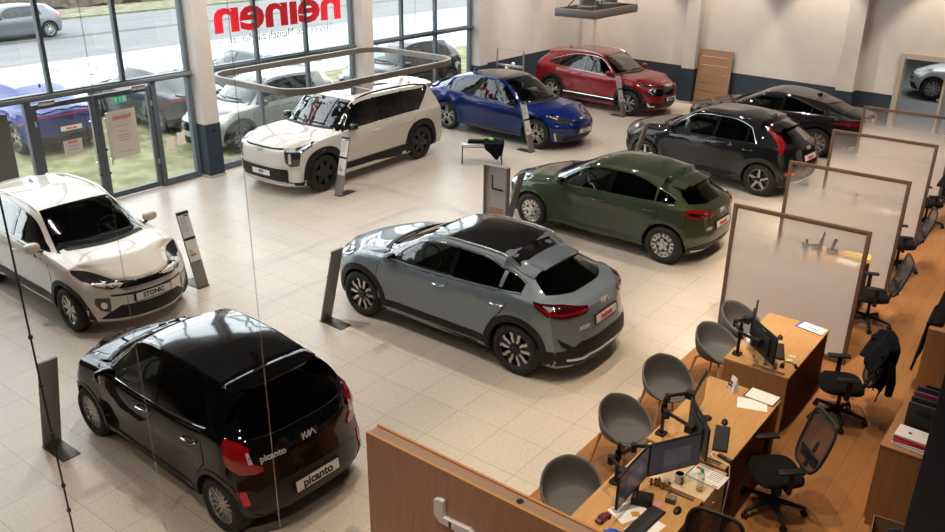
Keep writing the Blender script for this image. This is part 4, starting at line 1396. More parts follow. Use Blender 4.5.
def spec_ev6(pt, det=True):
    xr, xf = -2.40, 2.295
    return base('ev6' if det else 'ev6_out' + pt.name, 'ev6', pt, 2.90, .845, .95, .945, 1.545, .372, .262, cowl=1.16, header=.26,
        top=[(xr, 1.06), (-2.2, 1.10), (-1.95, 1.19), (-1.5, 1.36), (-1.0, 1.475), (-.4, 1.52), (0, 1.505), (.26, 1.46), (.7, 1.25), (1.16, 1.01), (1.25, .985), (1.75, .91), (2.06, .82), (xf, .72)],
        belt=[(xr, .98), (-1.9, 1.04), (-1.4, 1.04), (-.6, .99), (.2, .955), (.9, .93), (1.5, .875), (2.0, .77), (xf, .67)],
        shift=[(xr, 0), (-2.2, 0), (-1.7, -.10), (-1.0, -.05), (-.5, 0), (.26, .03), (.7, .12), (1.1, .2), (1.45, .03), (xf, 0)],
        yr=[(xr, .60), (-2.0, .60), (-1.2, .57), (-.4, .60), (.26, .59), (1.0, .72), (1.25, .76), (xf, .60)],
        dxf=[(.16, .12), (.38, .02), (.55, 0), (.66, .06), (.76, .17)],
        dxr=[(.2, .16), (.4, .03), (.62, .02), (.85, .0), (.98, .02), (1.06, .08)],
        dlo_end=(-.5, -1.70, .10, 2.),
        wins=[(.88, .66, -.32, -.34, 'c'), (-.40, -.40, -1.24, -1.22, 't'), (-1.27, -1.25, -1.62, -1.60, 't')],
        pillars=[[(-.32, 1.0), (-.40, 1.0), (-.41, 1.42), (-.34, 1.43)]],
        rear_win=('top', [(-1.40, -.42), (-1.40, .42), (-1.7, .47), (-1.90, .49), (-1.94, .3), (-1.94, -.3), (-1.90, -.49), (-1.7, -.47)], 1.08),
        doors=(-.36, 1.0, -1.34), sill=.33, archw=.045 if det else 0., clad=pt if det else M_BLACK, skirt_top=.30, skirt_mat=M_GLOSSBLK, handle=pt, bright_line=0, fin=(-1.16, pt), cab0=-1.92, af=.36, green=True,
        roof=(.28, -1.12, .93, M_MATTEROOF), mirror_mat=M_GLOSSBLK, header_curve=.2, flare=.035, detail=det,
        patches=[
            ('headlight', M_HEAD, FL, [(2.22, .44, .70), (2.12, .66, .76), (1.78, .93, .84), (1.86, .93, .77), (1.98, .86, .70), (2.12, .72, .645), (2.23, .50, .65)], dict(off=.008)),
            ('front_lamp_glow', M_DRL, FL, [(2.05, .74, .735), (1.82, .92, .82), (1.84, .92, .80), (2.04, .76, .715)], dict(off=.012)),
            ('grille', M_GLOSSBLK, FF, [(3, -.50, .645), (3, .50, .645), (3, .50, .675), (3, -.50, .675)], dict(both=False)),
            ('plate_panel', M_GLOSSBLK, FF, [(3, -.30, .37), (3, .30, .37), (3, .30, .54), (3, -.30, .54)], dict(both=False, off=.02)),
            ('lower_grille', M_BLACK, FF, [(3, -.64, .20), (3, .64, .20), (3, .66, .27), (3, .52, .35), (3, -.52, .35), (3, -.66, .27)], dict(both=False, off=.008)),
            ('air_curtain', M_GLOSSBLK, FL, [(2.16, .66, .42), (2.02, .82, .44), (1.98, .86, .34), (2.02, .82, .26), (2.14, .70, .24)], dict(off=.008)),
            ('air_curtain_trim', M_DRL, FL, [(2.02, .835, .44), (1.99, .86, .44), (2.02, .83, .24), (2.06, .80, .24)], dict(off=.014)),
            ('tail_light', M_LAMPRED, RL, [(-2.38, .0, .96), (-2.36, .40, .965), (-2.2, .80, .94), (-2.0, .93, .80), (-1.7, .95, .70), (-1.7, .95, .685), (-2.0, .93, .77), (-2.2, .82, .895), (-2.36, .42, .935), (-2.38, .0, .93)], dict(off=.012)),
            ('lower_bumper', M_BLACK, RR, [(-3, -.84, .2), (-3, .84, .2), (-3, .72, .48), (-3, -.72, .48)], dict(both=False)),
            ('tailgate_lip', pt, TOP, [(-2.06, -.66, 2), (-2.06, .66, 2), (-2.26, .58, 2), (-2.34, 0, 2), (-2.26, -.58, 2)], dict(both=False, off=.03)),
        ],
        plates=[(1, 0, .455, .50, .11, 'EV6', mat('pale lettering', (.7, .7, .7), .5), .10)] if det else [(-1, 0, .62, .52, .115, 'heinen', M_TXTRED, .10)], badges=[(1, 0, .72, .15, 'logo')] if det else [])

def spec_sportage(pt):
    xr, xf = -2.275, 2.19
    return base('sportage', 'sportage', pt, 2.68, .85, .935, .9325, 1.60, .36, .235, cowl=1.02, header=.24,
        top=[(xr, 1.46), (-1.6, 1.49), (-1.0, 1.54), (-.5, 1.565), (0, 1.56), (.24, 1.52), (.62, 1.31), (1.02, 1.10), (1.10, 1.08), (1.6, 1.03), (1.95, .95), (xf, .87)],
        belt=[(xr, 1.12), (-1.6, 1.12), (-1.0, 1.08), (-.4, 1.05), (.3, 1.03), (.9, 1.02), (1.5, .98), (1.9, .90), (xf, .81)],
        dxf=[(.2, .10), (.42, 0), (.65, .0), (.82, .04), (.92, .10), (.98, .2)], dlo_end=(-.4, -1.56, .06, 2.2),
        dxr=[(.2, .14), (.4, .03), (.6, 0), (.9, .03), (1.1, .09), (1.46, .46)],
        wins=[(.80, .60, -.22, -.24, 'c'), (-.30, -.30, -1.16, -1.12, 't'), (-1.19, -1.15, -1.50, -1.46, 't')],
        pillars=[[(-.22, 1.07), (-.30, 1.07), (-.31, 1.48), (-.24, 1.48)]],
        rear_win=('cap', [(-.56, 1.16), (.56, 1.16), (.47, 1.40), (-.47, 1.40)], .62),
        doors=(-.24, .96, -1.26), sill=.46, archw=.085, skirt_top=.43, skirt_line=.40, handle=pt, bright_line=2, rails=(.2, -1.45, M_SILVER), fin=(-1.30, pt), spoiler=(-1.40, -1.85, .96, .03, pt, .035),
        patches=[
            ('grille', M_GLOSSBLK, FF, [(3, -.72, .60), (3, .72, .60), (3, .66, .78), (3, .50, .87), (3, -.50, .87), (3, -.66, .78)], dict(both=False, off=.008)),
            ('grille_trim', M_CHROME, FF, [(3, -.58, .835), (3, .58, .835), (3, .52, .88), (3, -.52, .88)], dict(both=False, off=.018)),
            ('headlight', M_HEAD, FL, [(2.12, .60, .86), (1.98, .78, .88), (1.70, .93, .97), (1.74, .93, .93), (1.90, .88, .82), (1.99, .80, .66), (2.1, .66, .60), (2.1, .62, .70)], dict(off=.01)),
            ('front_light_line', M_DRL, FL, [(2.06, .70, .82), (1.97, .81, .74), (2.06, .70, .645), (2.07, .69, .665), (1.99, .79, .74), (2.07, .69, .80)], dict(off=.016)),
            ('headlight_reflector', M_DRL, FL, [(2.10, .64, .80), (2.06, .69, .76), (2.08, .66, .70), (2.11, .63, .74)], dict(off=.015)),
            ('lower_grille', M_BLACK, FF, [(3, -.70, .26), (3, .70, .26), (3, .62, .42), (3, -.62, .42)], dict(both=False, off=.008)),
            ('lower_bumper', M_BLACK, FL, [(2.1, .62, .24), (2.1, .62, .40), (1.85, .90, .42), (1.7, .93, .42), (1.7, .93, .24)], dict(off=.012)),
            ('bumper_blade', M_CHROME, FL, [(2.12, .62, .30), (2.0, .78, .30), (1.96, .82, .42), (1.98, .80, .42), (2.04, .74, .34), (2.12, .62, .335)], dict(off=.018)),
            ('tail_light', M_LAMPDK, RL, [(-2.22, .5, .98), (-2.2, .52, 1.06), (-1.9, .9, 1.08), (-1.94, .9, .92)], dict(off=.01)),
            ('lower_bumper', M_BLACK, RR, [(-3, -.86, .24), (-3, .86, .24), (-3, .8, .55), (-3, -.8, .55)], dict(both=False)),
        ],
        plates=[(1, 0, .50, .50, .11, 'Sportage', M_TXTBLK, .085)], badges=[(1, 0, .93, .15, 'logo')])

def spec_plain(key, pt, L=4.45, H=1.5, W=.9, wheel='five', suv=False, wb=2.72):
    """a parked or passing car of ordinary shape"""
    ro = (L - wb) / 2 - .02
    fo = L - wb - ro
    xr, xf = -wb / 2 - ro, wb / 2 + fo
    h = H
    return base(key, wheel, pt, wb, fo, ro, W, H, .335 + (.03 if suv else 0), .225 + (.02 if suv else 0), cowl=1.10, header=.26,
        top=[(xr, h - .10), (-1.5, h - .06), (-1.0, h - .022), (-.5, h), (-.05, h - .008), (.26, h - .05), (.7, h - .26), (1.10, h * .68), (1.18, h * .668), (1.65, h * .635), (2.0, h * .58), (xf, h * .52)],
        belt=[(xr, h * .67), (-1.2, h * .67), (-.6, h * .65), (.2, h * .635), (.9, h * .625), (1.5, h * .60), (2.0, h * .53), (xf, h * .47)],
        dxf=[(.16, .10), (.4, 0), (.6, .01), (h * .5, .08), (h * .57, .18)],
        dxr=[(.2, .14), (.36, .04), (.55, 0), (.78, .03), (h * .64, .06), (h * .70, .11), (h - .1, .50)],
        wins=[(.84, .62, -.18, -.20, 'c'), (-.26, -.26, -1.15, -1.05, 't')],
        pillars=[[(-.18, h * .66), (-.26, h * .66), (-.27, h - .09), (-.20, h - .09)]],
        rear_win=('cap', [(-.56, h * .72), (.56, h * .72), (.46, h - .16), (-.46, h - .16)], .66),
        doors=(-.22, .96, -1.20), sill=.34, archw=.05 if suv else 0., skirt_mat=M_BLACK if suv else pt, skirt_top=.3, handle=pt, bright_line=0, mirror_mat=M_GLOSSBLK, detail=True,
        patches=[
            ('headlight', M_DRL, FL, [(xf - .08, .46, h * .50), (xf - .16, .66, h * .54), (xf - .5, .9, h * .58), (xf - .4, .9, h * .51), (xf - .08, .52, h * .45)], dict(off=.008)),
            ('grille', M_GLOSSBLK, FF, [(3, -.42, h * .34), (3, .42, h * .34), (3, .48, h * .46), (3, -.48, h * .46)], dict(both=False)),
            ('lower_grille', M_BLACK, FF, [(3, -.7, .24), (3, .7, .24), (3, .6, .42), (3, -.6, .42)], dict(both=False)),
            ('tail_light', M_RED, RL, [(xr + .06, .5, h * .58), (xr + .07, .5, h * .64), (xr + .16, .78, h * .66), (xr + .42, .9, h * .655), (xr + .36, .9, h * .60), (xr + .08, .56, h * .56)], dict(off=.012)),
            ('lower_bumper', M_BLACK, RR, [(-3, -.80, .20), (-3, .80, .20), (-3, .72, .36), (-3, -.72, .36)], dict(both=False)),
        ],
        plates=[], badges=[])
# ------------------------------------------------------------------ setting materials
M_CREAM = noise_mat('cream wall plaster', (.54, .50, .46), (.58, .535, .49), 3, .85)
M_NAVY = noise_mat('navy dado paint', (.017, .029, .047), (.021, .034, .054), 4, .6)
M_FRAME = mat('blue grey window frame', (.10, .12, .14), .45, .1)
M_FRAMEL = mat('mid grey rail', (.20, .21, .22), .45, .1)
M_PANE = glass_mat('facade glass', (.93, .96, .96), .05, 0, .75)
M_CEIL = mat('dark ceiling', (.05, .05, .052), .9)
M_DARKW = noise_mat('dark gallery wall', (.05, .05, .055), (.06, .06, .065), 3, .8)
M_ASPH = noise_mat('road asphalt', (.125, .124, .126), (.17, .17, .172), 1.2, .9, stretch=(1, .25, 1))
M_SNOW = None

def tile_material():
    m = mat('beige floor tile', (.6, .52, .43), .34)
    nt, N, L, b = nodes(m)
    tc = N.new('ShaderNodeTexCoord')
    mp = N.new('ShaderNodeMapping')
    mp.inputs['Location'].default_value = (10.063, -7.208, 0)
    br = N.new('ShaderNodeTexBrick')
    br.offset = 0
    br.squash = 1
    br.inputs['Scale'].default_value = 1
    br.inputs['Brick Width'].default_value = .6025
    br.inputs['Row Height'].default_value = .6025
    br.inputs['Mortar Size'].default_value = .0035
    br.inputs['Mortar Smooth'].default_value = .1
    br.inputs['Color1'].default_value = (.605, .54, .46, 1)
    br.inputs['Color2'].default_value = (.645, .58, .495, 1)
    br.inputs['Mortar'].default_value = (.36, .30, .24, 1)
    nz = N.new('ShaderNodeTexNoise')
    nz.inputs['Scale'].default_value = 28
    nz.inputs['Detail'].default_value = 6
    mx = N.new('ShaderNodeMixRGB')
    mx.blend_type = 'MULTIPLY'
    mx.inputs['Fac'].default_value = .35
    cr = N.new('ShaderNodeValToRGB')
    cr.color_ramp.elements[0].color = (.72, .70, .68, 1)
    cr.color_ramp.elements[1].color = (1, 1, 1, 1)
    cr.color_ramp.elements[0].position = .35
    cr.color_ramp.elements[1].position = .6
    L.new(tc.outputs['Object'], mp.inputs['Vector'])
    L.new(mp.outputs['Vector'], br.inputs['Vector'])
    L.new(tc.outputs['Object'], nz.inputs['Vector'])
    L.new(nz.outputs['Fac'], cr.inputs['Fac'])
    L.new(br.outputs['Color'], mx.inputs[1])
    L.new(cr.outputs['Color'], mx.inputs[2])
    L.new(mx.outputs['Color'], b.inputs['Base Color'])
    return m

def plank_material():
    m = mat('oak plank floor', (.4, .22, .09), .38)
    nt, N, L, b = nodes(m)
    tc = N.new('ShaderNodeTexCoord')
    mp = N.new('ShaderNodeMapping')
    mp.inputs['Rotation'].default_value = (0, 0, PI / 2)
    br = N.new('ShaderNodeTexBrick')
    br.offset = .37
    br.inputs['Scale'].default_value = 1
    br.inputs['Brick Width'].default_value = 1.35
    br.inputs['Row Height'].default_value = .2
    br.inputs['Mortar Size'].default_value = .0022
    br.inputs['Color1'].default_value = (.31, .143, .050, 1)
    br.inputs['Color2'].default_value = (.39, .185, .066, 1)
    br.inputs['Mortar'].default_value = (.13, .07, .035, 1)
    n1 = N.new('ShaderNodeTexNoise')
    n1.inputs['Scale'].default_value = 2.4
    n1.inputs['Detail'].default_value = 6
    n1.inputs['Distortion'].default_value = .5
    m2 = N.new('ShaderNodeMapping')
    m2.inputs['Scale'].default_value = (12, 1, 1)
    cr = N.new('ShaderNodeValToRGB')
    cr.color_ramp.elements[0].color = (.62, .58, .54, 1)
    cr.color_ramp.elements[1].color = (1.1, 1.08, 1.05, 1)
    mx = N.new('ShaderNodeMixRGB')
    mx.blend_type = 'MULTIPLY'
    mx.inputs['Fac'].default_value = .8
    L.new(tc.outputs['Object'], mp.inputs['Vector'])
    L.new(mp.outputs['Vector'], br.inputs['Vector'])
    L.new(tc.outputs['Object'], m2.inputs['Vector'])
    L.new(m2.outputs['Vector'], n1.inputs['Vector'])
    L.new(n1.outputs['Fac'], cr.inputs['Fac'])
    L.new(br.outputs['Color'], mx.inputs[1])
    L.new(cr.outputs['Color'], mx.inputs[2])
    L.new(mx.outputs['Color'], b.inputs['Base Color'])
    return m

# ------------------------------------------------------------------ shell
XG = -15.35            # facade plane
XE = 3.4               # far right wall
YB = -4.5
ZC = 7.6
def yback(x):
    return 24.75 - .0875 * (x + 15.35)

def poly_floor(pts, z0, z1):
    bm = bmesh.new()
    prism(bm, pts, z0, z1, 'XY')
    return bm

XW = -3.72
struct('floor', poly_floor([(XG - .1, YB), (XW, YB), (XW, yback(XW)), (XG - .1, yback(XG))], -.12, 0.), tile_material())
struct('floor_oak', poly_floor([(XW, YB), (XE, YB), (XE, yback(XE)), (XW, yback(XW))], -.12, 0.), plank_material())
struct('ceiling', poly_floor([(XG - .3, YB - .2), (XE + .2, YB - .2), (XE + .2, 24), (XG - .3, 25.2)], ZC, ZC + .2), M_CEIL)
struct('wall_right', B(XE, XE + .2, YB, 24, 0, ZC), M_DARKW)
struct('wall_near', B(XG - .1, XE + .2, YB - .2, YB, 0, ZC), M_DARKW)
# left wall beyond the glazing
HD = 1.1
struct('wall_left_upper', B(XG - .1, XG + .1, 20.1, 24.8, HD, ZC), M_CREAM)
struct('wall_left', B(XG - .1, XG + .1, 20.1, 24.8, 0, HD), M_NAVY)
# back wall with a doorway
HB = 1.03
D0, D1, DH = -4.62, -3.2, 2.03
def wall_piece(name, x0, x1, z0, z1, m, off=0., th=.2):
    bm = bmesh.new()
    prism(bm, [(x0, yback(x0) + off), (x1, yback(x1) + off), (x1, yback(x1) + th), (x0, yback(x0) + th)], z0, z1, 'XY')
    return struct(name, bm, m)
wall_piece('wall_back', XG, D0, HB, ZC, M_CREAM)
wall_piece('wall_back_dado', XG, D0, 0, HB, M_NAVY)
wall_piece('wall_back_lintel', D0, D1, DH, ZC, M_CREAM)
wall_piece('wall_back_end', D1, XE + .1, HB, ZC, M_CREAM)
wall_piece('wall_back_end_dado', D1, XE + .1, 0, HB, M_NAVY)
M_DOORFR = mat('beige door frame', (.42, .36, .29), .5)
bm = bmesh.new()
for a, b_, z0, z1 in ((D0 - .07, D0 + .06, 0, DH + .08), (D1 - .06, D1 + .07, 0, DH + .08), (D0 + .06, D1 - .06, DH - .05, DH + .08)):
    prism(bm, [(a, yback(a) - .05), (b_, yback(b_) - .05), (b_, yback(b_) + .25), (a, yback(a) + .25)], z0, z1, 'XY')
o = struct('door_1', bm, M_DOORFR)
bm = bmesh.new()     # half-open leaf of the back doorway seen at the frame's edge
prism(bm, [(D1 - .42, yback(D1) + .22), (D1 - .36, yback(D1) + .22), (D1 - .36, yback(D1) + .9), (D1 - .42, yback(D1) + .9)], 0.01, DH - .06, 'XY')
lf = obj('door_leaf', bm, M_DOORFR, o)
bm = bmesh.new()
tube(bm, [(D1 - .42, yback(D1) + .28, 1.02), (D1 - .48, yback(D1) + .28, 1.02), (D1 - .48, yback(D1) + .40, 1.02)], .012, 8)
obj('door_handle', bm, M_CHROME, lf, 50)

# columns: cream above, navy to shoulder height
def column(name, x0, x1, y0, y1, h):
    bm = bmesh.new()
    box(bm, x0, x1, y0, y1, h, ZC, 0, 0)
    box(bm, x0 - .004, x1 + .004, y0 - .004, y1 + .004, .06, h, 0, 1)
    box(bm, x0 - .02, x1 + .02, y0 - .02, y1 + .02, 0, .06, 0, 2)
    return struct(name, bm, [M_CREAM, M_NAVY, mat('pale skirting', (.45, .42, .38), .6)])
column('column', XG + .0, -15.0, 10.35, 10.72, 1.16)
column('column_facade', XG + .0, -15.0, 15.08, 15.46, 1.16)
column('column_corner', XG + .0, -15.0, 19.80, 20.2, 1.13)
column('column_back', -10.62, -10.22, yback(-10.4) - .34, yback(-10.4) + .1, 1.03)
column('column_back_right', -6.05, -5.62, yback(-5.8) - .36, yback(-5.8) + .1, 1.03)
column('column_back_corner', -14.35, -14.0, yback(-14.2) - .2, yback(-14.2) + .1, 1.03)
bm = bmesh.new()
box(bm, -.54, .0, 6.5, 6.9, 0, ZC, .004)
struct('column_near', bm, M_NAVY)
# black fixing knob on the facade column
bm = bmesh.new()
lathe(bm, [(0, 0), (.035, 0), (.035, .02), (.02, .03), (0, .03)], 16, 'Z', M=T(-14.997, 10.55, 1.02) @ R(90, 'Y'))
tag(obj('wall_socket', bm, M_BLACK, None, 40), 'small round black socket on the navy foot of the near facade column', 'socket')

# glazing: sills, mullions, transom, panes
ZT = 2.22
ZTOP = 6.7
def glazing(idx, y0, y1, mull, lower=True, doors=False):
    w = bmesh.new()
    fr = .055
    for y in [y0 + .04, y1 - .04]:
        box(w, XG - .06, XG + .06, y - .04, y + .04, 0 if not doors else ZT, ZTOP, .004)
    for y in mull:
        box(w, XG - .06, XG + .05, y - .035, y + .035, .1 if not doors else ZT, ZTOP, .004)
    box(w, XG - .07, XG + .07, y0, y1, ZT - .07, ZT + .05, .004)
    box(w, XG - .06, XG + .06, y0, y1, ZTOP - .08, ZTOP, .004)
    box(w, XG - .06, XG + .05, y0, y1, 4.45, 4.53, .004)
    if not doors:
        box(w, XG - .07, XG + .07, y0, y1, 0, .14, .004)
    o = struct('window_%d' % idx, w, M_FRAME)
    t = bmesh.new()
    box(t, XG + .07, XG + .13, y0 - .02, y1 + .06, ZT - .035, ZT + .025, .006)
    obj('transom_rail', t, M_FRAMEL if doors else M_FRAME, o, 40)
    ys = [y0 + .06] + list(mull) + [y1 - .06]
    for a, b_ in zip(ys[:-1], ys[1:]):
        obj('pane', B(XG - .012, XG + .012, a, b_, ZT + .04, ZTOP - .06), M_PANE, o)
        if not doors:
            obj('pane', B(XG - .012, XG + .012, a, b_, .13, ZT - .06), M_PANE, o)
    return o
glazing(1, 3.0, 10.35, [4.56, 6.0, 7.44, 8.88], doors=True)
glazing(2, 10.72, 15.08, [12.14, 13.58])
glazing(3, 15.46, 19.80, [16.88, 18.24])
# solid facade further left and above
struct('wall_facade', B(XG - .1, XG + .1, YB, 3.0, 0, ZC), M_CREAM)
struct('wall_facade_head', B(XG - .1, XG + .08, 3.0, 20.4, ZTOP, ZC), M_CREAM)
# entrance: two door leaves and side lights below the transom
def door_leaf(idx, y0, y1, z1, handle_y, side):
    bm = bmesh.new()
    s = .085
    box(bm, XG - .035, XG + .035, y0, y0 + s, .02, z1, .004)
    box(bm, XG - .035, XG + .035, y1 - s, y1, .02, z1, .004)
    box(bm, XG - .035, XG + .035, y0 + s, y1 - s, .02, .13, .004)
    box(bm, XG - .035, XG + .035, y0 + s, y1 - s, z1 - .09, z1, .004)
    o = struct('door_%d' % idx, bm, M_FRAME)
    obj('pane', B(XG - .01, XG + .01, y0 + s - .01, y1 - s + .01, .12, z1 - .08), M_PANE, o)
    if handle_y:
        t = bmesh.new()
        tube(t, [(XG + .10, handle_y, .72), (XG + .10, handle_y, 1.72)], .016, 10)
        for z in (.82, 1.62):
            tube(t, [(XG + .03, handle_y, z), (XG + .10, handle_y, z)], .010, 8)
        obj('door_handle', t, M_CHROME, o, 50)
        for hz in (.55, 1.75):
            yy = y0 + .02 if side < 0 else y1 - .02
            t = bmesh.new()
            tube(t, [(XG + .05, yy, hz - .05), (XG + .05, yy, hz + .05)], .02, 10)
            obj('hinge', t, M_SILVER, o, 50)
        t = B(XG + .035, XG + .09, (y0 + .12 if side < 0 else y1 - .42), (y0 + .42 if side < 0 else y1 - .12), z1 - .02, z1 + .05, .008)
        obj('door_closer', t, M_SILVER, o, 40)
        t = bmesh.new()
        for z in (1.02, .55):
            lathe(t, [(0, 0), (.022, 0), (.022, .012), (0, .012)], 14, 'Z', M=T(XG + .036, handle_y + (.055 if side < 0 else -.055) * 1, z) @ R(90, 'Y'))
        obj('lock', t, M_BLACK, o, 40)
    return o
door_leaf(2, 7.03, 8.2, 2.08, 8.06, -1)
door_leaf(3, 8.22, 9.40, 2.08, 8.36, 1)
bm = bmesh.new()
for a, b_ in ((6.9, 7.02), (9.41, 9.52), (10.25, 10.35), (3.0, 3.1), (5.0, 5.1)):
    box(bm, XG - .06, XG + .06, a, b_, 0, ZT - .07, .004)
for a, b_ in ((9.52, 10.25), (3.1, 5.0), (5.1, 6.9)):
    box(bm, XG - .06, XG + .06, a, b_, 0, .14, .004)
o = struct('window_4', bm, M_FRAME)
for a, b_ in ((9.5, 10.27), (3.08, 5.02), (5.08, 6.92)):
    obj('pane', B(XG - .01, XG + .01, a, b_, .13, ZT - .06), M_PANE, o)
# dark roller blind / screen filling the side light left of the doors
bm = B(XG - .045, XG - .02, 5.1, 6.62, .15, 2.0, .003)
tag(obj('entrance_screen', bm, mat('grey screen cloth', (.045, .05, .056), .6), None), 'dark grey screen covering the glass left of the entrance doors', 'screen')

# signs on the glass
M_SHEET = mat('printed paper', (.78, .70, .64), .6)
t = thing('exit_sign', 'green emergency exit sign at the top of the right entrance door', 'sign', (XG + .02, 8.74, 1.925), 0)
M_GRN = mat('exit sign green', (.02, .42, .20), .35, emit=(.02, .42, .20), estr=.35)
M_WHT = mat('white print', (.85, .85, .85), .5)
obj('panel', B(0, .012, -.14, .14, -.07, .07, .003), M_GRN, t, 30)
bm = bmesh.new()
box(bm, .012, .014, .055, .115, -.05, .05)                                     # doorway
box(bm, .012, .014, -.115, -.07, -.05, .05)
obj('doorway_symbol', bm, M_WHT, t)
bm = bmesh.new()
prism(bm, [(.0, -.05), (.012, -.05), (.012, -.01), (.02, .02), (.012, .028), (-.012, .028), (-.02, 0), (-.012, -.01)], .0121, .0145, 'YZ')
lathe(bm, [(0, .012), (.011, .012), (.011, .0145), (0, .0145)], 12, 'Z', M=T(0, 0.004, .042) @ R(90, 'Y') if False else Matrix.Identity(4) @ T(.0, .004, .042) @ R(90, 'Y'))
obj('running_symbol', bm, M_WHT, t)

def wall_sheet(name, label, cat, y0, y1, z0, z1, lines, title, tsize):
    t = thing(name, label, cat, (XG + .015, (y0 + y1) / 2, (z0 + z1) / 2))
    w, h = (y1 - y0) / 2, (z1 - z0) / 2
    obj('sheet', B(0, .004, -w, w, -h, h), M_SHEET, t)
    # the printing faces outdoors and shows through, so it reads backwards from inside
    Mx = frame_M((.0065, 0, 0), (0, -1, 0), (0, 0, 1))
    if title:
        bm = text_bm(title, tsize, .002, bold=.003)
        place(bm, Mx @ T(0, h * .72, 0))
        obj('heading', bm, mat('faded red print', (.72, .16, .12), .6), t)
    bm = bmesh.new()
    for i, (zz, ww) in enumerate(lines):
        box(bm, .004, .006, -w * ww, w * ww, h * zz - .008, h * zz + .008)
    obj('print_lines', bm, mat('faded grey print', (.52, .46, .43), .6), t)
    return t
wall_sheet('opening_hours_poster', 'large white notice with red heading taped inside the right entrance door', 'poster', 8.42, 9.02, .79, 1.72, [(.35, .45), (.12, .3), (-.05, .55), (-.16, .5), (-.27, .35), (-.75, .4)], 'heinen', .15)
wall_sheet('door_notice', 'small white notice with red print on the left entrance door', 'notice', 7.50, 7.86, 1.08, 1.34, [(.1, .6), (-.4, .5)], 'heinen', .07)
for i, (yy, zz) in enumerate(((9.72, .86), (9.98, .90))):
    tag(obj('window_notice', B(XG + .012, XG + .016, yy - .09, yy + .09, zz - .13, zz + .13), M_SHEET), ('pale paper sheet on the side light, nearer the door', 'pale paper sheet on the side light, nearer the column')[i], 'notice')

# big shop name on the glass, read from outside
t = thing('shop_lettering', 'big red shop name stuck on the facade glass, seen mirrored', 'lettering', (XG + .02, 12.9, 3.18))
bm = text_bm('heinen', .98, .006, bold=.028, spacing=.95)
xs = [v.co.x for v in bm.verts]
ys = [v.co.y for v in bm.verts]
sx = 3.62 / (max(xs) - min(xs))
cx = (max(xs) + min(xs)) / 2
for v in bm.verts:
    v.co.x = (v.co.x - cx) * sx
    v.co.y = v.co.y - (max(ys) + min(ys)) / 2
place(bm, frame_M((0, 0, .08), (0, -1, 0), (0, 0, 1)))
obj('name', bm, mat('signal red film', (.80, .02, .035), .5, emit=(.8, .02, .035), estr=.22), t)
bm = text_bm('Service von Mensch zu Mensch', .24, .004, spacing=1.0)
place(bm, frame_M((0, .0, -.44), (0, -1, 0), (0, 0, 1)))
obj('slogan', bm, mat('grey film', (.50, .50, .52), .6), t)

# ------------------------------------------------------------------ room beyond the doorway
struct('floor_workshop', B(-12, 6, 23.9, 40, -.14, -.004), noise_mat('dark workshop floor', (.06, .062, .062), (.10, .10, .10), 3, .5))
struct('wall_workshop', B(-12, 6, 39.8, 40, 0, 5), mat('workshop wall', (.16, .18, .19), .8))
struct('wall_workshop_left', B(-12.1, -11.9, 24.9, 40, 0, 5), mat('workshop wall light', (.35, .38, .38), .8))
struct('wall_workshop_right', B(6, 6.2, 23.2, 40, 0, 5), M_CEIL)
struct('ceiling_workshop', B(-12.1, 6.2, 25.1, 40.1, 5, 5.2), M_CEIL)

# ------------------------------------------------------------------ outdoors
def ground_mat():
    m = mat('thin snow on winter grass', (.8, .8, .8), .95)
    nt, N, L, b = nodes(m)
    tc = N.new('ShaderNodeTexCoord')
    n1 = N.new('ShaderNodeTexNoise')
    n1.inputs['Scale'].default_value = 2.6
    n1.inputs['Detail'].default_value = 8
    n1.inputs['Roughness'].default_value = .7
    cr = N.new('ShaderNodeValToRGB')
    e = cr.color_ramp.elements
    e[0].position, e[1].position = .36, .47
    e[0].color = (.06, .06, .035, 1)
    e[1].color = (.42, .425, .43, 1)
    L.new(tc.outputs['Object'], n1.inputs['Vector'])
    L.new(n1.outputs['Fac'], cr.inputs['Fac'])
    L.new(cr.outputs['Color'], b.inputs['Base Color'])
    return m
struct('ground_grass', B(-22.6, XG - .1, -30, 70, -.3, -.06), noise_mat('winter grass', (.12, .122, .045), (.27, .255, .135), 2.2, .95, 8, lo=.35, hi=.65))
struct('ground_snow', B(-31.6, -22.6, -40, 90, -.3, -.05), ground_mat())
struct('road', B(-43., -31.6, -60, 120, -.3, -.06), M_ASPH)
struct('road_edge_strip', B(-37.4, -36.9, -60, 120, -.3, -.055), noise_mat('slushy strip', (.06, .055, .05), (.10, .095, .085), 2, .9))
struct('ground_verge', B(-49, -43., -60, 120, -.3, .02), noise_mat('frosty verge', (.08, .075, .025), (.24, .225, .15), 1.6, .95, 8))
bm = bmesh.new()
bmesh.ops.create_grid(bm, x_segments=10, y_segments=160, size=1)
for v in bm.verts:
    x, y = v.co.x, v.co.y
    v.co = Vector((-49.6 + x * 3, 30 + y * 70, 1.1 * (1 - x * x) + random.uniform(-.2, .5) + (1.2 if x < 0 else 0)))
hd = obj('hedge', bm, noise_mat('bare winter hedge', (.018, .014, .011), (.10, .07, .045), 3.5, .95, 8), None, 60, kind='stuff')
tag(hd, 'brown leafless hedge along the far side of the road', 'hedge')
# ------------------------------------------------------------------ light
wd = bpy.data.worlds.new('overcast winter sky')
SC.world = wd
wd.use_nodes = True
bg = wd.node_tree.nodes['Background']
bg.inputs['Color'].default_value = (.93, .97, 1., 1)
bg.inputs['Strength'].default_value = 4.0

def area(name, loc, sx, sy, power, col=(1, .86, .70), rot=(0, 0, 0), spread=None):
    l = bpy.data.lights.new(name, 'AREA')
    l.shape = 'RECTANGLE'
    l.size, l.size_y = sx, sy
    l.energy = power
    l.color = col
    if spread:
        l.spread = math.radians(spread)
    o = bpy.data.objects.new(name, l)
    COL.objects.link(o)
    o.location = loc
    o.rotation_euler = rot
    return o

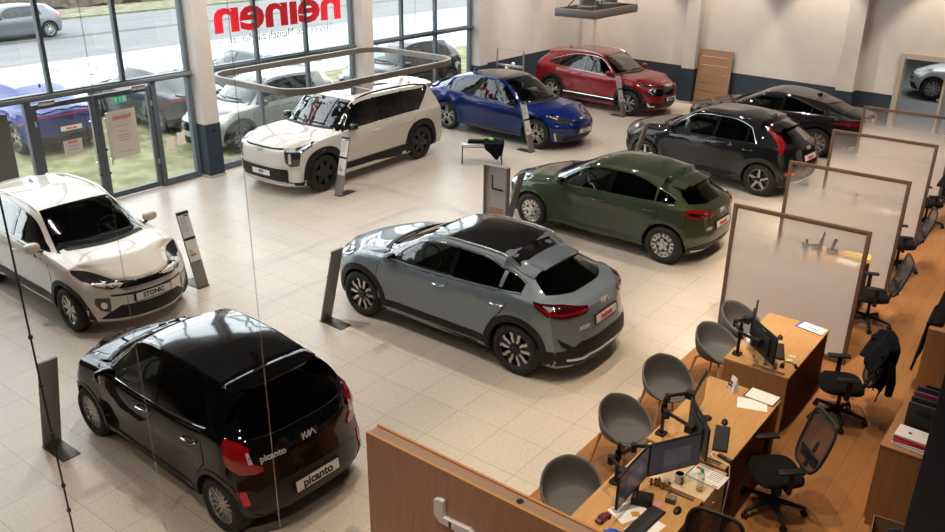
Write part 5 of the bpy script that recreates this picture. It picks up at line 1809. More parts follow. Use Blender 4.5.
def spot(name, loc, target, power, col=(1, .80, .58), ang=70, blend=.5, r=.06):
    l = bpy.data.lights.new(name, 'SPOT')
    l.energy = power
    l.color = col
    l.spot_size = math.radians(ang)
    l.spot_blend = blend
    l.shadow_soft_size = r
    o = bpy.data.objects.new(name, l)
    COL.objects.link(o)
    o.location = loc
    d = Vector(target) - Vector(loc)
    o.rotation_euler = d.to_track_quat('-Z', 'Y').to_euler()
    return o

# track spots over the cars; last three added to brighten counter and near column
for x, y in ((-12.4, 5.2), (-9.2, 6.2), (-5.4, 5.6), (-12.2, 10.6), (-8.9, 10.4), (-5.3, 10.2), (-12.2, 15.6), (-8.6, 15.0), (-5.2, 14.6), (-11.8, 20.2), (-7.8, 19.6), (-4.6, 19.2), (-3.6, 1.6), (-.9, .8), (-5.2, -.6)):
    spot('track_spot', (x, y, ZC - .2), (x + .15, y + .1, 0), 400 if x < -7 else 330, (1, .90, .80) if x < -7 else (1, .83, .67), 104, .8, .07)
# warm downlights over the desks
for x, y in ((-2.5, 5.4), (-2.5, 7.4), (-2.5, 9.4), (-2.7, 12), (-2.9, 14.6), (-3.0, 17)):
    spot('desk_downlight', (x, y - .9, ZC - .2), (x + .1, y, .7), 560, (1, .80, .58), 52, .6, .06)
# wall washers on the back wall, plus fill spots
for x, s in ((-14.3, .7), (-12.3, 1.1), (-9.4, 1.), (-6.75, 1.1), (-3.9, 1.), (-1.6, .7)):
    spot('wall_washer', (x, yback(x) - 1.25, ZC - 2.6), (x, yback(x) - .05, .9), 300 * s, (1, .84, .68), 64, .45, .05)
    spot('wall_fill', (x, yback(x) - 4.2, ZC - .4), (x, yback(x) + .1, 2.0), 190 * s, (1, .90, .82), 62, .9, .05)
for y, z, p in ((10.6, 2.2, 800), (15.3, 2.2, 800), (20.6, 2.2, 700), (23.0, 2.6, 600)):  # added spots that brighten the facade columns and left wall
    spot('column_washer', (-10.6, y - 1.6, ZC - .3), (-15.2, y, z), p * 1.7, (1, .92, .84), 30 if y < 20 else 44, .8, .05)
# spots added along the partitions to brighten the frosted panes
for y in (8.0, 10.7, 13.2, 15.7):
    spot('partition_spot', (-2.6, y - 1.2, ZC - .3), (-2.95, y + 2.5, .9), 1500, (1, .84, .70), 34, .8, .05)
# workshop strip lights
area('workshop_light', (-3.5, 31, 4.9), 5, 1, 420, (.95, 1, 1))

# ------------------------------------------------------------------ camera
cam = bpy.data.cameras.new('camera')
cam.sensor_width = 36
cam.lens = 845.386 / 945 * 36
cam.clip_end = 300
co = bpy.data.objects.new('camera', cam)
COL.objects.link(co)
f = Vector((-.55911, .729707, -.393603))
r = Vector((.791351, .611293, .009177))
u = Vector((-.247303, .306348, .919235))
co.matrix_world = Matrix(((r.x, u.x, -f.x, 0), (r.y, u.y, -f.y, 0), (r.z, u.z, -f.z, 5.45388), (0, 0, 0, 1)))
SC.camera = co
vs = SC.view_settings
vs.view_transform = 'Standard'
vs.look = 'None'
vs.gamma = 1
vs.use_curve_mapping = False
vs.exposure = .27
SC.cycles.use_denoising = True
SC.cycles.max_bounces = 8
SC.cycles.transparent_max_bounces = 24
SC.cycles.sample_clamp_indirect = 6
# ------------------------------------------------------------------ the cars on show
P_GREYBLUE = paint('blue grey metallic paint', (.20, .25, .295), .45, .30)
P_BLACK = paint('black paint', (.003, .003, .0035), 0., .25)
P_GREEN = paint('dark green metallic paint', (.054, .075, .044), .5, .3)
P_GRAPH = paint('graphite metallic paint', (.014, .015, .018), .5, .3)
P_VIOLET = paint('dark violet grey metallic paint', (.022, .020, .024), .55, .3)
P_IVORY = paint('ivory white paint', (.74, .68, .585), 0., .3)
P_PEARL = paint('warm pearl white paint', (.72, .67, .60), 0., .3)
P_BLUE = paint('bright blue metallic paint', (.004, .020, .135), .4, .28)
P_RED = paint('ruby red metallic paint', (.30, .003, .009), .4, .28)

car(spec_xceed(P_GREYBLUE), 'blue grey crossover with black panoramic roof in the middle of the showroom', (-6.56, 8.55, 0), 180.2)
car(spec_picanto(P_BLACK), 'small black hatchback with silver multi-spoke wheels at the lower left', (-6.87, 4.415, 0), 177.6)
car(spec_ev9(P_PEARL), 'big boxy pearl white sport utility car with black roof rails by the facade', (-13.455, 12.84, 0), -88.4)
car(spec_ceed(P_GREEN), 'dark green hatchback with silver wheels behind the blue grey crossover', (-6.7, 13.04, 0), 178.5)
car(spec_niro(P_GRAPH), 'graphite crossover with tall red boomerang tail lights', (-6.73, 17.66, 0), 174)
car(spec_ev6(P_BLUE), 'bright blue electric fastback with black roof and lime green calipers', (-12.4, 17.75, 0), -3)
car(spec_sportage(P_RED), 'ruby red sport utility car in the far corner of the showroom', (-12.2, 22.33, 0), -5.1)
car(spec_stonic(P_IVORY), 'ivory white small crossover facing right, parked before the entrance doors', (-11.91, 5.73, 0), -2)
car(spec_stinger(P_VIOLET), 'dark violet grey fastback saloon along the back wall', (-6.795, 21.31, 0), 179)
# seen through the doorway and the glass
P_SILVW = paint('silver white paint', (.55, .58, .58), .2, .3)
car(spec_plain('workshop_car', P_SILVW, 4.3, 1.46, .9, 'stinger'), 'silver white car in the workshop behind the back doorway', (-3.35, 30.25, 0), 180)
P_OUTBLUE = paint('royal blue paint', (.012, .028, .16), .2, .3)
P_OUTGREY = paint('slate grey paint', (.055, .058, .066), .3, .3)
car(spec_ev6(P_OUTBLUE, False), 'royal blue car parked outside behind the left entrance door', (-21.7, 9.7, -.06), 180)
car(spec_ev6(P_OUTGREY, False), 'slate grey car parked outside behind the side light of the entrance', (-20.9, 12.9, -.06), 180)
car(spec_plain('out_suv', paint('pale silver paint', (.27, .275, .26), .1, .3), 4.4, 1.62, .92, 'stinger', True), 'silver white car parked close outside the glass beside the near facade column', (-17.15, 13.6, -.06), -90)
car(spec_plain('out_dark', paint('dark bronze paint', (.018, .017, .016), .3, .3), 4.6, 1.68, .93, 'stinger', True), 'dark estate car parked outside behind the far facade window', (-17.9, 19.6, -.06), -90)
car(spec_plain('out_far', paint('steel blue paint', (.075, .10, .135), .3, .3), 4.4, 1.5, .9, 'stinger'), 'steel blue car parked outside behind the silver white one', (-21.4, 16.6, -.06), 180)
car(spec_plain('road_car', paint('light silver paint', (.12, .125, .145), .4, .3), 4.42, 1.44, .9, 'stinger', wb=2.73), 'silver hatchback driving along the road outside', (-38.4, 17.35, -.06), -90)
# ------------------------------------------------------------------ office furniture
M_OAK = wood_mat('oak desk veneer', (.44, .235, .085), (.56, .32, .13), (14, 1, 14), .42)
M_OAKX = wood_mat('oak veneer upright', (.33, .165, .06), (.42, .225, .09), (14, 14, 1), .45)
M_PALE = wood_mat('pale maple veneer', (.62, .47, .27), (.70, .55, .34), (12, 1, 12), .45)
M_WALNUT = wood_mat('reddish walnut veneer', (.35, .185, .115), (.45, .255, .165), (14, 14, 1), .45)
M_WALTOP = wood_mat('walnut cover board', (.28, .17, .11), (.35, .22, .15), (1, 14, 14), .5)
M_EDGE = mat('orange oak edging', (.50, .24, .07), .45)
M_CAB = wood_mat('brown oak cabinet veneer', (.24, .115, .045), (.33, .165, .068), (14, 14, 1), .45)
M_BRONZE = wood_mat('dark walnut frame', (.085, .05, .032), (.125, .075, .048), (10, 10, 10), .45)
M_SHELL = noise_mat('grey tub shell', (.085, .085, .083), (.105, .105, .102), 60, .7)
M_LEGW = wood_mat('oak chair leg', (.36, .18, .08), (.46, .25, .12), (10, 10, 1), .5)
M_KEY = mat('black keyboard plastic', (.010, .010, .011), .5, spec=.3)
M_FABRIC = noise_mat('black chair fabric', (.004, .004, .0045), (.008, .008, .009), 90, .9)
M_CLOTH = noise_mat('black jacket cloth', (.003, .0035, .005), (.007, .008, .011), 30, .95)
for m_ in (M_FABRIC, M_CLOTH):
    m_.node_tree.nodes['Principled BSDF'].inputs['Specular IOR Level'].default_value = .12
M_PAPER = mat('white paper', (.78, .76, .74), .6)
M_GREYM = mat('warm grey metal', (.26, .25, .24), .5, .2)
M_GREYD = mat('brown grey stand metal', (.085, .08, .075), .4, .4)

def frost_mat():
    m = bpy.data.materials.new('graded frosted glass')
    m.use_nodes = True
    nt = m.node_tree
    N, L = nt.nodes, nt.links
    N.clear()
    out = N.new('ShaderNodeOutputMaterial')
    tc = N.new('ShaderNodeTexCoord')
    sp = N.new('ShaderNodeSeparateXYZ')
    mr = N.new('ShaderNodeMapRange')
    mr.interpolation_type = 'SMOOTHSTEP'
    mr.inputs['From Min'].default_value = 1.66
    mr.inputs['From Max'].default_value = 1.06
    mr.inputs['To Min'].default_value = .10
    mr.inputs['To Max'].default_value = .97
    tr = N.new('ShaderNodeBsdfTransparent')
    tr.inputs['Color'].default_value = (.95, .95, .95, 1)
    df = N.new('ShaderNodeBsdfDiffuse')
    df.inputs['Color'].default_value = (.88, .85, .83, 1)
    tl = N.new('ShaderNodeBsdfTranslucent')
    tl.inputs['Color'].default_value = (.88, .86, .84, 1)
    m1 = N.new('ShaderNodeMixShader')
    m1.inputs['Fac'].default_value = .6
    m2 = N.new('ShaderNodeMixShader')
    L.new(tc.outputs['Object'], sp.inputs[0])
    L.new(sp.outputs['Z'], mr.inputs['Value'])
    L.new(mr.outputs['Result'], m2.inputs['Fac'])
    L.new(df.outputs[0], m1.inputs[1])
    L.new(tl.outputs[0], m1.inputs[2])
    L.new(tr.outputs[0], m2.inputs[1])
    L.new(m1.outputs[0], m2.inputs[2])
    L.new(m2.outputs[0], out.inputs['Surface'])
    return m
M_FROST = frost_mat()

def screen_panel(label, x0, x1, y, h=1.84):
    t = thing('glass_partition', label, 'partition', ((x0 + x1) / 2, y, 0), 0)
    w = (x1 - x0) / 2
    for s in (-1, 1):
        obj('post', B(s * w - .025, s * w + .025, -.025, .025, 0, h, .004), M_BRONZE, t, 40)
    obj('top_rail', B(-w + .025, w - .025, -.025, .025, h - .05, h, .004), M_BRONZE, t, 40)
    obj('bottom_rail', B(-w + .025, w - .025, -.025, .025, .03, .08, .004), M_BRONZE, t, 40)
    obj('frosted_pane', B(-w + .02, w - .02, -.004, .004, .06, h - .04), M_FROST, t)
    return t
screen_panel('graded frosted glass partition beside the nearest desk group, first in the row', -3.70, -2.02, 10.56)
screen_panel('graded frosted glass partition second in the row from the camera', -3.82, -2.12, 13.1)
screen_panel('graded frosted glass partition third in the row from the camera', -3.90, -2.24, 15.6)
screen_panel('graded frosted glass partition last in the row, by the back doorway', -4.0, -2.35, 18.0)

def desk(label, x0, x1, y0, y1, slot_near=True, h=.735, only_top=False):
    t = thing('office_desk', label, 'desk', ((x0 + x1) / 2, (y0 + y1) / 2, 0), 0)
    a, b_ = (x1 - x0) / 2, (y1 - y0) / 2
    obj('desktop', B(-a, a, -b_, b_, h - .028, h, .003), M_OAK, t, 40)
    for s in (-1, 1):
        obj('side_panel', B(-a + .01, a - .01, s * (b_ - .015) - .014, s * (b_ - .015) + .014, 0, h - .028), M_OAKX, t)
    obj('modesty_panel', B(-a + .05, -a + .07, -b_ + .03, b_ - .03, .18, h - .03), M_OAKX, t)
    s = -1 if slot_near else 1
    g = bmesh.new()
    box(g, -.05, a - .06, s * (b_ - .03) - .022 * (1 if s < 0 else 1), s * (b_ - .03) + .022, h - .001, h + .003)
    sl = obj('cable_flap', g, mat('walnut cable flap', (.16, .09, .055), .5), t)
    g = B(-.05, a - .06, s * (b_ - .065) - .008, s * (b_ - .065) + .008, h - .001, h + .002)
    obj('cable_slot', g, M_BLACK, sl)
    return t
desk('oak desk with white papers and a triangular price sign, middle of the near group', -2.82, -2.03, 6.47, 7.97, True)
desk('oak desk nearest the camera, behind the walnut counter', -2.80, -2.01, 4.46, 5.93, False)
desk('oak desk beside the nearest frosted partition', -2.86, -2.12, 8.45, 9.93, True)
desk('oak desk between the first and second frosted partitions', -3.12, -2.33, 11.2, 12.68, True)
desk('oak desk between the second and third frosted partitions', -3.30, -2.50, 13.75, 15.2, True)
desk('oak desk between the third and last frosted partitions', -3.45, -2.64, 16.25, 17.65, True)

# pale cabinet between the two near desks
t = thing('pedestal_cabinet', 'pale maple drawer cabinet wedged between the two near desks', 'cabinet', (-2.36, 6.2, 0))
obj('top', B(-.42, .36, -.255, .255, .685, .712, .003), M_PALE, t, 40)
obj('carcass', B(-.42, .34, -.25, .25, .03, .685), M_OAKX, t)
for k in range(3):
    d = obj('drawer', B(.341, .358, -.24, .24, .06 + k * .21, .255 + k * .21, .003), M_PALE, t, 40)
    bm = bmesh.new()
    tube(bm, [(.358, -.05, .16 + k * .21), (.38, -.045, .16 + k * .21), (.38, .045, .16 + k * .21), (.358, .05, .16 + k * .21)], .006, 8)
    obj('drawer_handle', bm, M_SILVER, d, 50)

# walnut counter in the foreground
t = thing('counter_partition', 'walnut counter wall in the foreground with white raised emblem', 'counter', (0, 0, 0))
CX0, CX1, CY0, CY1, CZ = -4.405, -1.3, 4.275, 4.435, 1.3
obj('front_board', B(CX0, CX1, CY0, CY0 + .022, 0, CZ, .001), M_WALNUT, t)
obj('rear_board', B(CX0, CX1, CY1 - .022, CY1, 0, CZ, .001), M_WALNUT, t)
obj('end_board', B(CX0, CX0 + .02, CY0 + .022, CY1 - .022, 0, CZ - .012), M_WALNUT, t)
obj('cover_board', B(CX0 + .02, CX1, CY0 + .022, CY1 - .022, CZ - .03, CZ - .012), M_WALTOP, t)
for a, b_ in ((CY0 - .001, CY0 + .021), (CY1 - .021, CY1 + .001)):
    obj('edging', B(CX0 - .001, CX1, a, b_, CZ - .001, CZ + .003), M_EDGE, t)
bm = bmesh.new()
lathe(bm, [(0, 0), (.026, 0), (.030, .004), (.026, .005), (.0, .004)], 20, 'Z', M=T(-2.86, 4.355, CZ - .0125))
obj('cable_grommet', bm, M_BLACK, t, 40)
M_EMB = mat('satin white letters', (.78, .77, .80), .5)
W_ = 1.45
k = W_ / 2.55
def emblem():
    bm = bmesh.new()
    lines = [[(0, -.2), (0, .93), (.0, 1.12)], [(0, .98 - .72), (.62, .98), (.9, .98)], [(.30, .62), (.72, 0), (1.28, 1), (1.28, 0)], [(1.28, 0), (1.95, 1), (2.5, 0)]]
    return bm
bm = bmesh.new()
# linked slab letters: upright with a chamfered foot, arms running right
def slab(poly):
    prism(bm, [(x * .36, z * .36) for x, z in poly], -.045, 0, 'XZ')
slab([(.0, .38), (.13, .43), (.26, .43), (.26, .0), (.5, .0), (.5, -.18), (.17, -.18), (.0, -.02)])
slab([(.44, .0), (1.0, .04), (1.36, -.24), (1.36, -.5), (1.18, -.5), (1.16, -.32), (.94, -.16), (.44, -.18)])
slab([(.60, -.17), (.80, -.17), (1.05, -.5), (1.22, -.78), (1.0, -.78), (.84, -.5)])
slab([(1.36, .0), (1.56, .0), (1.56, -.78), (1.36, -.78)])
slab([(1.56, -.78), (1.8, -.78), (2.2, .0), (1.96, .0)])
slab([(2.2, .0), (2.42, .0), (2.8, -.78), (2.56, -.78)])
place(bm, T(-3.615, CY0 - .001, .875))
obj('emblem', bm, M_EMB, t)

# ------------------------------------------------------------------ tub chairs
def tub_chair(label):
    t = thing('tub_chair', label, 'chair')
    bm = bmesh.new()
    n = 40
    rows = []
    prof = pchip([(0, .445), (38, .455), (62, .53), (95, .62), (140, .735), (180, .775)])
    for i in range(n):
        a = 2 * PI * i / n
        deg = abs(((math.degrees(a) + 180) % 360) - 180)     # 0 at the front (+x)
        h = prof(deg)
        rx, ry = .24, .25
        fx = .26 if deg < 60 else .24
        row = []
        for s, z in ((.0, .425), (.45, .428), (.8, .44), (.96, lerp(.455, h, .12)), (1.03, lerp(.47, h, .4)), (1.06, lerp(.47, h, .75)), (1.075, h)):
            row.append((math.cos(a) * fx * s - (.0 if s else 0), math.sin(a) * ry * s, z))
        rows.append(row)
    c = bm.verts.new((0, 0, .425))
    V = [[bm.verts.new(p) for p in r[1:]] for r in rows]
    for i in range(n):
        A, C = V[i], V[(i + 1) % n]
        bm.faces.new((c, A[0], C[0]))
        for k in range(len(A) - 1):
            bm.faces.new((A[k], A[k + 1], C[k + 1], C[k]))
    bmesh.ops.recalc_face_normals(bm, faces=bm.faces[:])
    o = obj('shell', bm, M_SHELL, t, 60)
    md = o.modifiers.new('thick', 'SOLIDIFY')
    md.thickness = .026
    md.offset = -1 if bm is None else 1
    md2 = o.modifiers.new('smooth', 'SUBSURF')
    md2.levels = md2.render_levels = 1
    bm = bmesh.new()
    lathe(bm, [(0, .418), (.16, .418), (.20, .43), (.20, .447), (.0, .452)], 32, 'Z')
    obj('seat_pad', bm, M_SHELL, t, 50)
    for sx in (-1, 1):
        for sy in (-1, 1):
            bm = bmesh.new()
            tube(bm, [(sx * .13, sy * .13, .395), (sx * .175, sy * .175, .38), (sx * .235, sy * .235, 0.0)], [.014, .018, .010], 10)
            obj('leg', bm, M_LEGW, t, 50)
    bm = bmesh.new()
    for s in (-1, 1):
        tube(bm, [(-.13, s * -.13, .395), (.13, s * .13, .395)], .014, 8)
    obj('under_frame', bm, M_LEGW, t, 50)
    return t
proto = tub_chair('grey tub chair nearest the camera, just behind the walnut counter')
proto.location = (-3.08, 5.53, 0)
proto.rotation_euler = (0, 0, math.radians(-50))
for (x, y, a, lb) in ((-3.22, 6.82, -22, 'grey tub chair second from the walnut counter'),
                      (-3.25, 7.86, -38, 'grey tub chair across from the desk with the triangular sign'),
                      (-3.14, 9.02, -15, 'grey tub chair in front of the desk beside the first frosted partition'),
                      (-3.14, 9.80, -8, 'grey tub chair closest to the first frosted partition, near side'),
                      (-3.55, 11.75, -5, 'grey tub chair seen blurred behind the first frosted partition')):
    dup(proto, (x, y, 0), math.radians(a), lb)

# ------------------------------------------------------------------ office chairs
def office_chair(label):
    t = thing('office_chair', label, 'chair')       # sits facing +x
    bm = bmesh.new()
    for k in range(5):
        a = 2 * PI * k / 5 + .3
        c, s = math.cos(a), math.sin(a)
        tube(bm, [(.03 * c, .03 * s, .135), (.16 * c, .16 * s, .115), (.31 * c, .31 * s, .085)], [.03, .024, .016], 8)
    lathe(bm, [(0, .08), (.045, .08), (.045, .16), (0, .16)], 18, 'Z')
    obj('star_base', bm, M_BLACK, t, 45)
    for k in range(5):
        a = 2 * PI * k / 5 + .3
        c, s = math.cos(a) * .31, math.sin(a) * .31
        bm = bmesh.new()
        for d in (-.016, .016):
            lathe(bm, [(0, d - .010), (.028, d - .010), (.032, d), (.028, d + .010), (0, d + .010)], 16, 'Y', M=T(c, s, .032) @ Matrix.Rotation(a + .5, 4, 'Z'))
        box(bm, c - .012, c + .012, s - .012, s + .012, .05, .085)
        obj('castor', bm, M_KEY, t, 45)
    bm = bmesh.new()
    tube(bm, [(0, 0, .16), (0, 0, .40)], .022, 12)
    obj('gas_column', bm, M_KEY, t, 50)
    bm = B(-.10, .14, -.11, .11, .385, .425, .01)
    tube(bm, [(.05, -.11, .40), (.05, -.24, .40)], .010, 8)
    obj('mechanism', bm, M_BLACK, t, 40)
    bm = bmesh.new()
    outline = []
    for i in range(28):
        a = 2 * PI * i / 28
        q = lambda v: math.copysign(abs(v) ** .55, v)
        outline.append((q(math.cos(a)) * .24 + .02, q(math.sin(a)) * .245))
    for k, (s, z) in enumerate(((.86, .425), (1, .445), (1, .475), (.94, .495), (.6, .50))):
        ring_ = [bm.verts.new((x * s, y * s, z - (.02 if x > .2 and k > 1 else 0))) for x, y in outline]
        if k:
            for i in range(28):
                bm.faces.new((prev[i], prev[(i + 1) % 28], ring_[(i + 1) % 28], ring_[i]))
        else:
            bm.faces.new(list(reversed(ring_)))
        prev = ring_
    bm.faces.new(prev)
    obj('seat', bm, M_FABRIC, t, 50)
    # back: mesh in a loop frame
    bx = lambda z: -.24 - .10 * ((z - .55) / .5) - .05 * math.sin((z - .5) * 3.)
    loop = []
    for i in range(32):
        a = 2 * PI * i / 32
        q = lambda v, p: math.copysign(abs(v) ** p, v)
        y = q(math.cos(a), .42) * (.225 - .035 * max(0, -math.sin(a)))
        z = .80 + q(math.sin(a), .5) * .28
        loop.append((bx(z), y, z))
    bm = bmesh.new()
    tube(bm, loop, .016, 8, closed=True, flat=(1.1, .8))
    tube(bm, [(-.06, 0, .40), (-.22, 0, .43), (bx(.6) - .03, 0, .60), (bx(.8) - .03, 0, .78)], [.03, .028, .022, .015], 8)
    obj('backrest_frame', bm, M_BLACK, t, 50)
    bm = bmesh.new()
    c = bm.verts.new((bx(.8) - .02, 0, .8))
    V = [bm.verts.new(p) for p in loop]
    mid = [bm.verts.new(((p[0] + bx(.8)) / 2 - .015, p[1] * .5, .8 + (p[2] - .8) * .5)) for p in loop]
    for i in range(32):
        j = (i + 1) % 32
        bm.faces.new((V[i], V[j], mid[j], mid[i]))
        bm.faces.new((mid[i], mid[j], c))
    obj('backrest_mesh', bm, glass_mat('black mesh fabric', (.30, .26, .23), .03, .6, .2), t, 50)
    bm = B(bx(.62) - .03, bx(.62) - .01, -.16, .16, .56, .70, .008)
    obj('lumbar_pad', bm, M_BLACK, t, 40)
    for s in (-1, 1):
        bm = bmesh.new()
        tube(bm, [(.0, s * .16, .41), (.0, s * .285, .42), (.0, s * .29, .50), (.0, s * .29, .66)], [.018, .02, .022, .020], 8, flat=(1.3, .8))
        ap = obj('armrest', bm, M_BLACK, t, 45)
        bm = B(-.11, .14, s * .29 - .042, s * .29 + .042, .655, .685, .012)
        obj('armrest_pad', bm, M_KEY, ap, 45)
    return t
oc = office_chair('black mesh office chair at the desk with the triangular sign, facing left')
oc.location = (-1.74, 7.12, 0)
oc.rotation_euler = (0, 0, math.radians(222))
for (x, y, a, lb) in ((-1.72, 9.2, 206, 'black office chair with a dark jacket over its back'),
                      (-1.66, 5.02, -84, 'black mesh office chair cut off by the bottom edge of the picture'),
                      (-2.10, 11.95, 203, 'black mesh office chair between the first and second frosted partitions'),
                      (-2.26, 14.35, 200, 'black office chair half hidden by the second frosted partition'),
                      (-2.35, 16.9, 210, 'black office chair under a dark coat beyond the second frosted partition')):
    dup(oc, (x, y, 0), math.radians(a), lb)

def jacket(label, loc, rz, w=.25, zt=1.09, zb=.42, flare=.05):
    """cloth hung over a chair back; local x points to the sitter"""
    bm = bmesh.new()
    nu, nv = 17, 10
    def pt(i, j, back):
        u = -1 + 2 * i / (nu - 1)
        v = j / (nv - 1)
        z = lerp(zt - .07 * abs(u) ** 2.5, zb + .10 * abs(math.sin(u * 3.1)) + .10 * (u < -.2), v)
        bx_ = -.24 - .10 * ((max(z, .5) - .55) / .5) - .05 * math.sin((max(z, .5) - .5) * 3.)
        fold = .018 * math.sin(u * 9 + v * 2) * (v + .2)
        y = u * (w + flare * v + .05 * math.sin(v * PI))
        x = bx_ - .045 - .05 * v - fold if back else bx_ + .06
        if not back:
            z = lerp(zt - .07 * abs(u) ** 2.5, zt - .34 - .08 * abs(u), v)
            x += .01 * math.sin(u * 7)
        return (x, y, z)
    G = [[[bm.verts.new(pt(i, j, bk)) for j in range(nv)] for i in range(nu)] for bk in (True, False)]
    for g in G:
        for i in range(nu - 1):
            for j in range(nv - 1):
                bm.faces.new((g[i][j], g[i + 1][j], g[i + 1][j + 1], g[i][j + 1]))
    for i in range(nu - 1):
        bm.faces.new((G[0][i][0], G[1][i][0], G[1][i + 1][0], G[0][i + 1][0]))
    bmesh.ops.recalc_face_normals(bm, faces=bm.faces[:])
    o = obj('jacket', bm, M_CLOTH, None, 60)
    md = o.modifiers.new('thick', 'SOLIDIFY')
    md.thickness = .012
    o.location = loc
    o.rotation_euler = (0, 0, rz)
    tag(o, label, 'jacket')
    for s in (-1, 1):
        bm = bmesh.new()
        tube(bm, [(-.29, s * .22, 1.0), (-.385, s * .255, .86), (-.42, s * .262, .68), (-.42, s * .25, .52)], [.04, .05, .048, .042], 10)
        obj('sleeve', bm, M_CLOTH, o, 60)
    return o
jacket('dark jacket hung over the office chair beside the first frosted partition', (-1.72, 9.2, 0), math.radians(206), .265, 1.14, .42, .0)
jacket('dark coat hung over the office chair beyond the second frosted partition', (-2.35, 16.9, 0), math.radians(210), .26, 1.12, .36, .02)

# ------------------------------------------------------------------ low cabinets at the right
def low_cabinet(label, x0, x1, y0, y1, h=.9):
    t = thing('low_cabinet', label, 'cabinet', ((x0 + x1) / 2, (y0 + y1) / 2, 0))
    a, b_ = (x1 - x0) / 2, (y1 - y0) / 2
    obj('carcass', B(-a + .02, a, -b_, b_, 0.0, h - .022), M_CAB, t)
    obj('top', B(-a, a, -b_ - .004, b_ + .004, h - .022, h, .002), M_CAB, t, 40)
    n = 2
    for k in range(n):
        y_0 = -b_ + .01 + (2 * b_ - .02) * k / n
        y_1 = -b_ + .01 + (2 * b_ - .02) * (k + 1) / n - .004
        d = obj('door', B(-a, -a + .019, y_0, y_1, .06, h - .03, .001), M_CAB, t)
        bm = bmesh.new()
        yy = y_1 - .04 if k == 0 else y_0 + .04
        tube(bm, [(-a, yy, .50), (-a - .025, yy, .505), (-a - .025, yy, .625), (-a, yy, .63)], .005, 8)
        obj('door_handle', bm, M_SILVER, d, 50)
    return t
low_cabinet('brown oak low cabinet with red and white brochures, nearest the navy pillar', -.98, -.50, 7.5, 8.5)
low_cabinet('brown oak low cabinet farther back at the right edge', -1.14, -.62, 10.35, 12.4)
bm = bmesh.new()
# brochures: a pile of six on the near cabinet
M_MAGR = mat('red brochure cover', (.42, .02, .05), .4)
M_MAGW = mat('white brochure cover', (.66, .63, .64), .4)
z = .9
names = ['white brochure at the bottom of the pile on the near cabinet', 'white brochure second from the bottom of the pile on the near cabinet', 'red brochure third from the bottom of the pile on the near cabinet', 'red brochure second from the top of the pile on the near cabinet', 'white brochure with a small dark mark on top of the pile on the near cabinet']
for i, m in enumerate((M_MAGW, M_MAGW, M_MAGR, M_MAGR, M_MAGW)):
    th = .022
    o = obj('brochure', B(-.15, .15, -.105, .105, 0, th - .001, .002), m, None, 40)
    o.location = (-.745 + .006 * (i % 2), 7.66 + .005 * i, z)
    o.rotation_euler = (0, 0, math.radians(-6 + 3 * (i % 3)))
    z += th
    tag(o, names[i], 'brochure')
    if i == 4:
        obj('printed_mark', B(-.05, -.02, -.02, .01, th - .001, th + .0005), M_TXTBLK, o)
# black magazine rack with upright folders
t = thing('file_rack', 'black upright file rack on the near cabinet', 'rack', (-.72, 8.12, .9), math.radians(0))
bm = bmesh.new()
box(bm, -.10, .22, -.30, .30, 0, .012)
for k in range(6):
    box(bm, -.10, .22, -.30 + k * .118, -.292 + k * .118, 0, .26 if k else .22)
box(bm, .21, .22, -.30, .30, 0, .28)
obj('rack_body', bm, M_BLACK, t)
for k, (m, lb) in enumerate(((mat('charcoal folder', (.03, .03, .032), .5), 'charcoal folder upright in the file rack, nearest the front'), (mat('black folder', (.012, .012, .014), .5), 'black folder upright in the file rack'), (mat('dark pink folder', (.12, .025, .05), .5), 'pink folder upright in the file rack'), (mat('dark blue folder', (.012, .02, .05), .5), 'dark blue folder upright in the file rack'))):
    o = obj('folder', B(-.155, .14, 0, .03, .0, .30, .002), m, None, 40)
    o.location = (-.72, 8.12 - .28 + (k + .3) * .118, .913)
    tag(o, lb, 'folder')
for k, (m, lb) in enumerate(((M_MAGW, 'white binder lying on the far cabinet'), (mat('tan book', (.38, .25, .15), .5), 'tan book on top of the white binder on the far cabinet'))):
    o = obj('binder' if k == 0 else 'book', B(-.11, .11, -.15, .15, 0, .045 - .01 * k, .003), m, None, 40)
    o.location = (-.86, 10.62 + .02 * k, .9 + .045 * k)
    tag(o, lb, 'binder' if k == 0 else 'book')
# coat hanging over the far cabinet's edge
bm = bmesh.new()
G = []
for i in range(12):
    row = []
    for j in range(9):
        u, v = i / 11, j / 8
        y = lerp(10.45, 11.55, u) - .05 * v * (1 - u)
        drop = .9 * (1 - .35 * u) + .08 * math.sin(u * 9)
        if v < .25:
            x, z = -1.02 - .12 * (v / .25), .925 + .01 * math.sin(u * 12)
        else:
            q = (v - .25) / .75
            x, z = -1.165 - .05 * q + .02 * math.sin(u * 11 + q * 3), .92 - drop * q * .72
        row.append(bm.verts.new((x, y, z)))
    G.append(row)
for i in range(11):
    for j in range(8):
        bm.faces.new((G[i][j], G[i + 1][j], G[i + 1][j + 1], G[i][j + 1]))
o = obj('coat', bm, M_CLOTH, None, 60)
md = o.modifiers.new('thick', 'SOLIDIFY')
md.thickness = .02
md.offset = 1
tag(o, 'long black coat draped over the edge of the far cabinet', 'coat')
